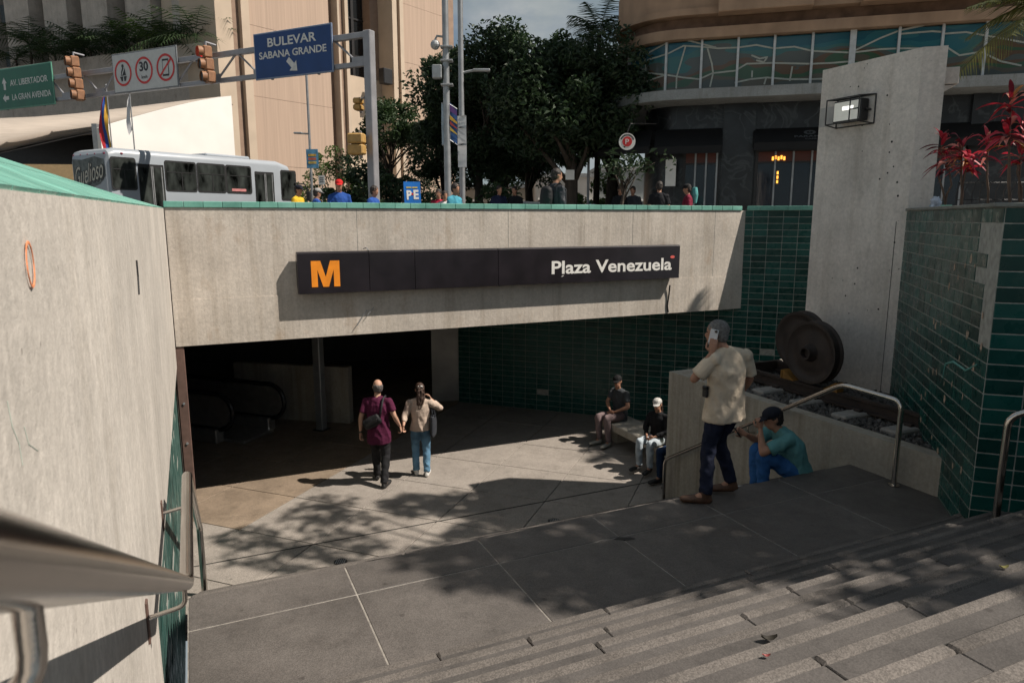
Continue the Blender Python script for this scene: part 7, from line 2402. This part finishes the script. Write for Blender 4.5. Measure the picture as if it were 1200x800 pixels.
person(P(7.25, 9.0, BZ), (-U * 0.95 - V * 0.2), 'person in dark blue jeans mostly hidden behind the concrete planter end', base=SIT, height=1.70, skin='tan', face=True,
    shirt=cloth('green_top', (0.05, 0.35, 0.12)), trousers=cloth('navy_jeans', (0.015, 0.03, 0.07)), shoes=blackshoe, hair=darkh, sleeve=0.36, head_dir=(-0.6, -0.8, 0), voxel=0.015)

# --- people on the street behind the parapet
def street(px, y, py_head, heading, label, shirt, trousers=dktrous, skin='tan', **kw):
    top = at_y(px, py_head, y)
    h = top.z - STREET
    base = Vector((top.x, y, STREET))
    hh = max(1.5, min(1.86, h))
    return person((base.x, base.y, STREET), heading, label, height=hh, skin=skin, shirt=shirt, trousers=trousers, shoes=blackshoe, voxel=kw.pop('voxel', 0.02), fingers=kw.pop('fingers', False), group='people on the street', **kw)
pj_, K, Hd, W = street(652, 13.1, 198, (0.75, 0.5, 0), 'man in a dark jacket with a backpack behind the parapet', cloth('dark_jacket', (0.035, 0.038, 0.045), 0.5), hair=darkh, sleeve=0.95, hem=-.25, shirt_rx=.20, voxel=0.014, fingers=True, head_dir=(0.95, 0.3, 0))
bc = W((-.02, -.20, 1.22))
bkp = thing('backpack', bc, 'dark backpack worn by the man in the dark jacket', 'backpack')
mb = MB(); mb.loft([(bc - Z * .22, .11, .06), (bc - Z * .18, .15, .10), (bc, .155, .11), (bc + Z * .17, .13, .09), (bc + Z * .22, .07, .05)], (W((1, 0, 0)) - W((0, 0, 0))), n=14)
link('sack', remesh(mb, .014, 2), cloth('pack_black', (0.018, 0.018, 0.02), 0.6), bkp, smooth=True)
for e in (-.1, .1):
    MB().tube([W((e, -.12, 1.42)), W((e * 1.2, -.02, 1.49)), W((e * 1.25, .12, 1.38)), W((e * 1.6, .10, 1.15)), W((e * 1.4, -.1, 1.05))], .02, n=6).build('strap', cloth('pack_black', (0, 0, 0)), bkp)
blueS = cloth('royal_blue_tee', (0.02, 0.07, 0.28)); yelS = cloth('yellow_sleeve', (0.6, 0.38, 0.03))
street(349, 16.5, 217, (0.9, -0.2, 0), 'vendor in blue and yellow with a dark cap at the bus front', yelS, cap=cloth('navy_cap', (0, 0, 0)), hair=darkh, sleeve=.36)
street(371, 16.0, 221, (0.7, 0.4, 0), 'vendor in blue wearing a grey cap', blueS, cap=cloth('grey_cap', (0.3, 0.29, 0.28)), hair=darkh, sleeve=.4)
street(397, 15.2, 211, (0.3, -0.9, 0), 'vendor in blue with a bright red cap', blueS, cap=cloth('red_cap', (0.5, 0.02, 0.02)), hair=darkh, sleeve=.4, face=True)
street(438, 15.0, 218, (0.9, -0.3, 0), 'dark-haired vendor in blue right of the gantry post', blueS, hair=darkh, sleeve=.4)
street(533, 14.6, 215, (0.8, -0.5, 0), 'man in a light blue shirt behind the parapet below the poles', cloth('light_blue', (0.06, 0.27, 0.36)), hair=darkh, sleeve=.4)
street(521, 16.5, 224, (0.3, -1, 0), 'person in a white top left of the man in light blue', cloth('white_top', (0.5, 0.5, 0.5)), hair=darkh, sleeve=.4)
street(514, 17.5, 222, (-0.3, -1, 0), 'person in a red top behind the one in white', cloth('red_top', (0.4, 0.02, 0.05)), hair=darkh, sleeve=.4)
street(773, 17.5, 213, (0.2, 1, 0), 'man in a black t-shirt walking away near the cafe corner', cloth('black_tee', (0.012, 0.013, 0.016)), hair=darkh, sleeve=.36)
street(806, 18.0, 216, (-0.9, 0.2, 0), 'man in a maroon shirt and dark cap before the cafe window', cloth('maroon', (0.16, 0.015, 0.035)), cap=cloth('black_cap', (0, 0, 0)), hair=darkh, sleeve=.4)
pk = at_y(814, 228, 18.05)
bp2 = MB(); bp2.loft([(pk - Z * .22, .09, .06), (pk, .13, .09), (pk + Z * .18, .09, .06)], (0, 1, 0), n=12)
o = link('backpack', remesh(bp2, .018, 2), cloth('teal_pack', (0.10, 0.32, 0.32))); tag(o, 'pale teal backpack on the man in maroon', 'backpack')
street(727, 22, 214, (0.4, -0.9, 0), 'person in black standing between trunk and cafe', cloth('black_tee', (0, 0, 0)), hair=darkh, sleeve=.4)
street(742, 22.5, 214, (-0.4, -0.9, 0), 'person in dark clothes beside the leaning tree', cloth('dark_jacket', (0, 0, 0)), hair=darkh, sleeve=.4)
street(585, 22, 214, (0.5, -0.9, 0), 'person in navy under the dark trees on the left', cloth('navy_tee', (0.015, 0.02, 0.05)), hair=darkh, sleeve=.4)
street(603, 22.5, 215, (-0.5, -0.9, 0), 'person in black under the dark trees on the right', cloth('black_tee', (0, 0, 0)), hair=darkh, sleeve=.4)
bpy.data.scenes.remove(TMP)
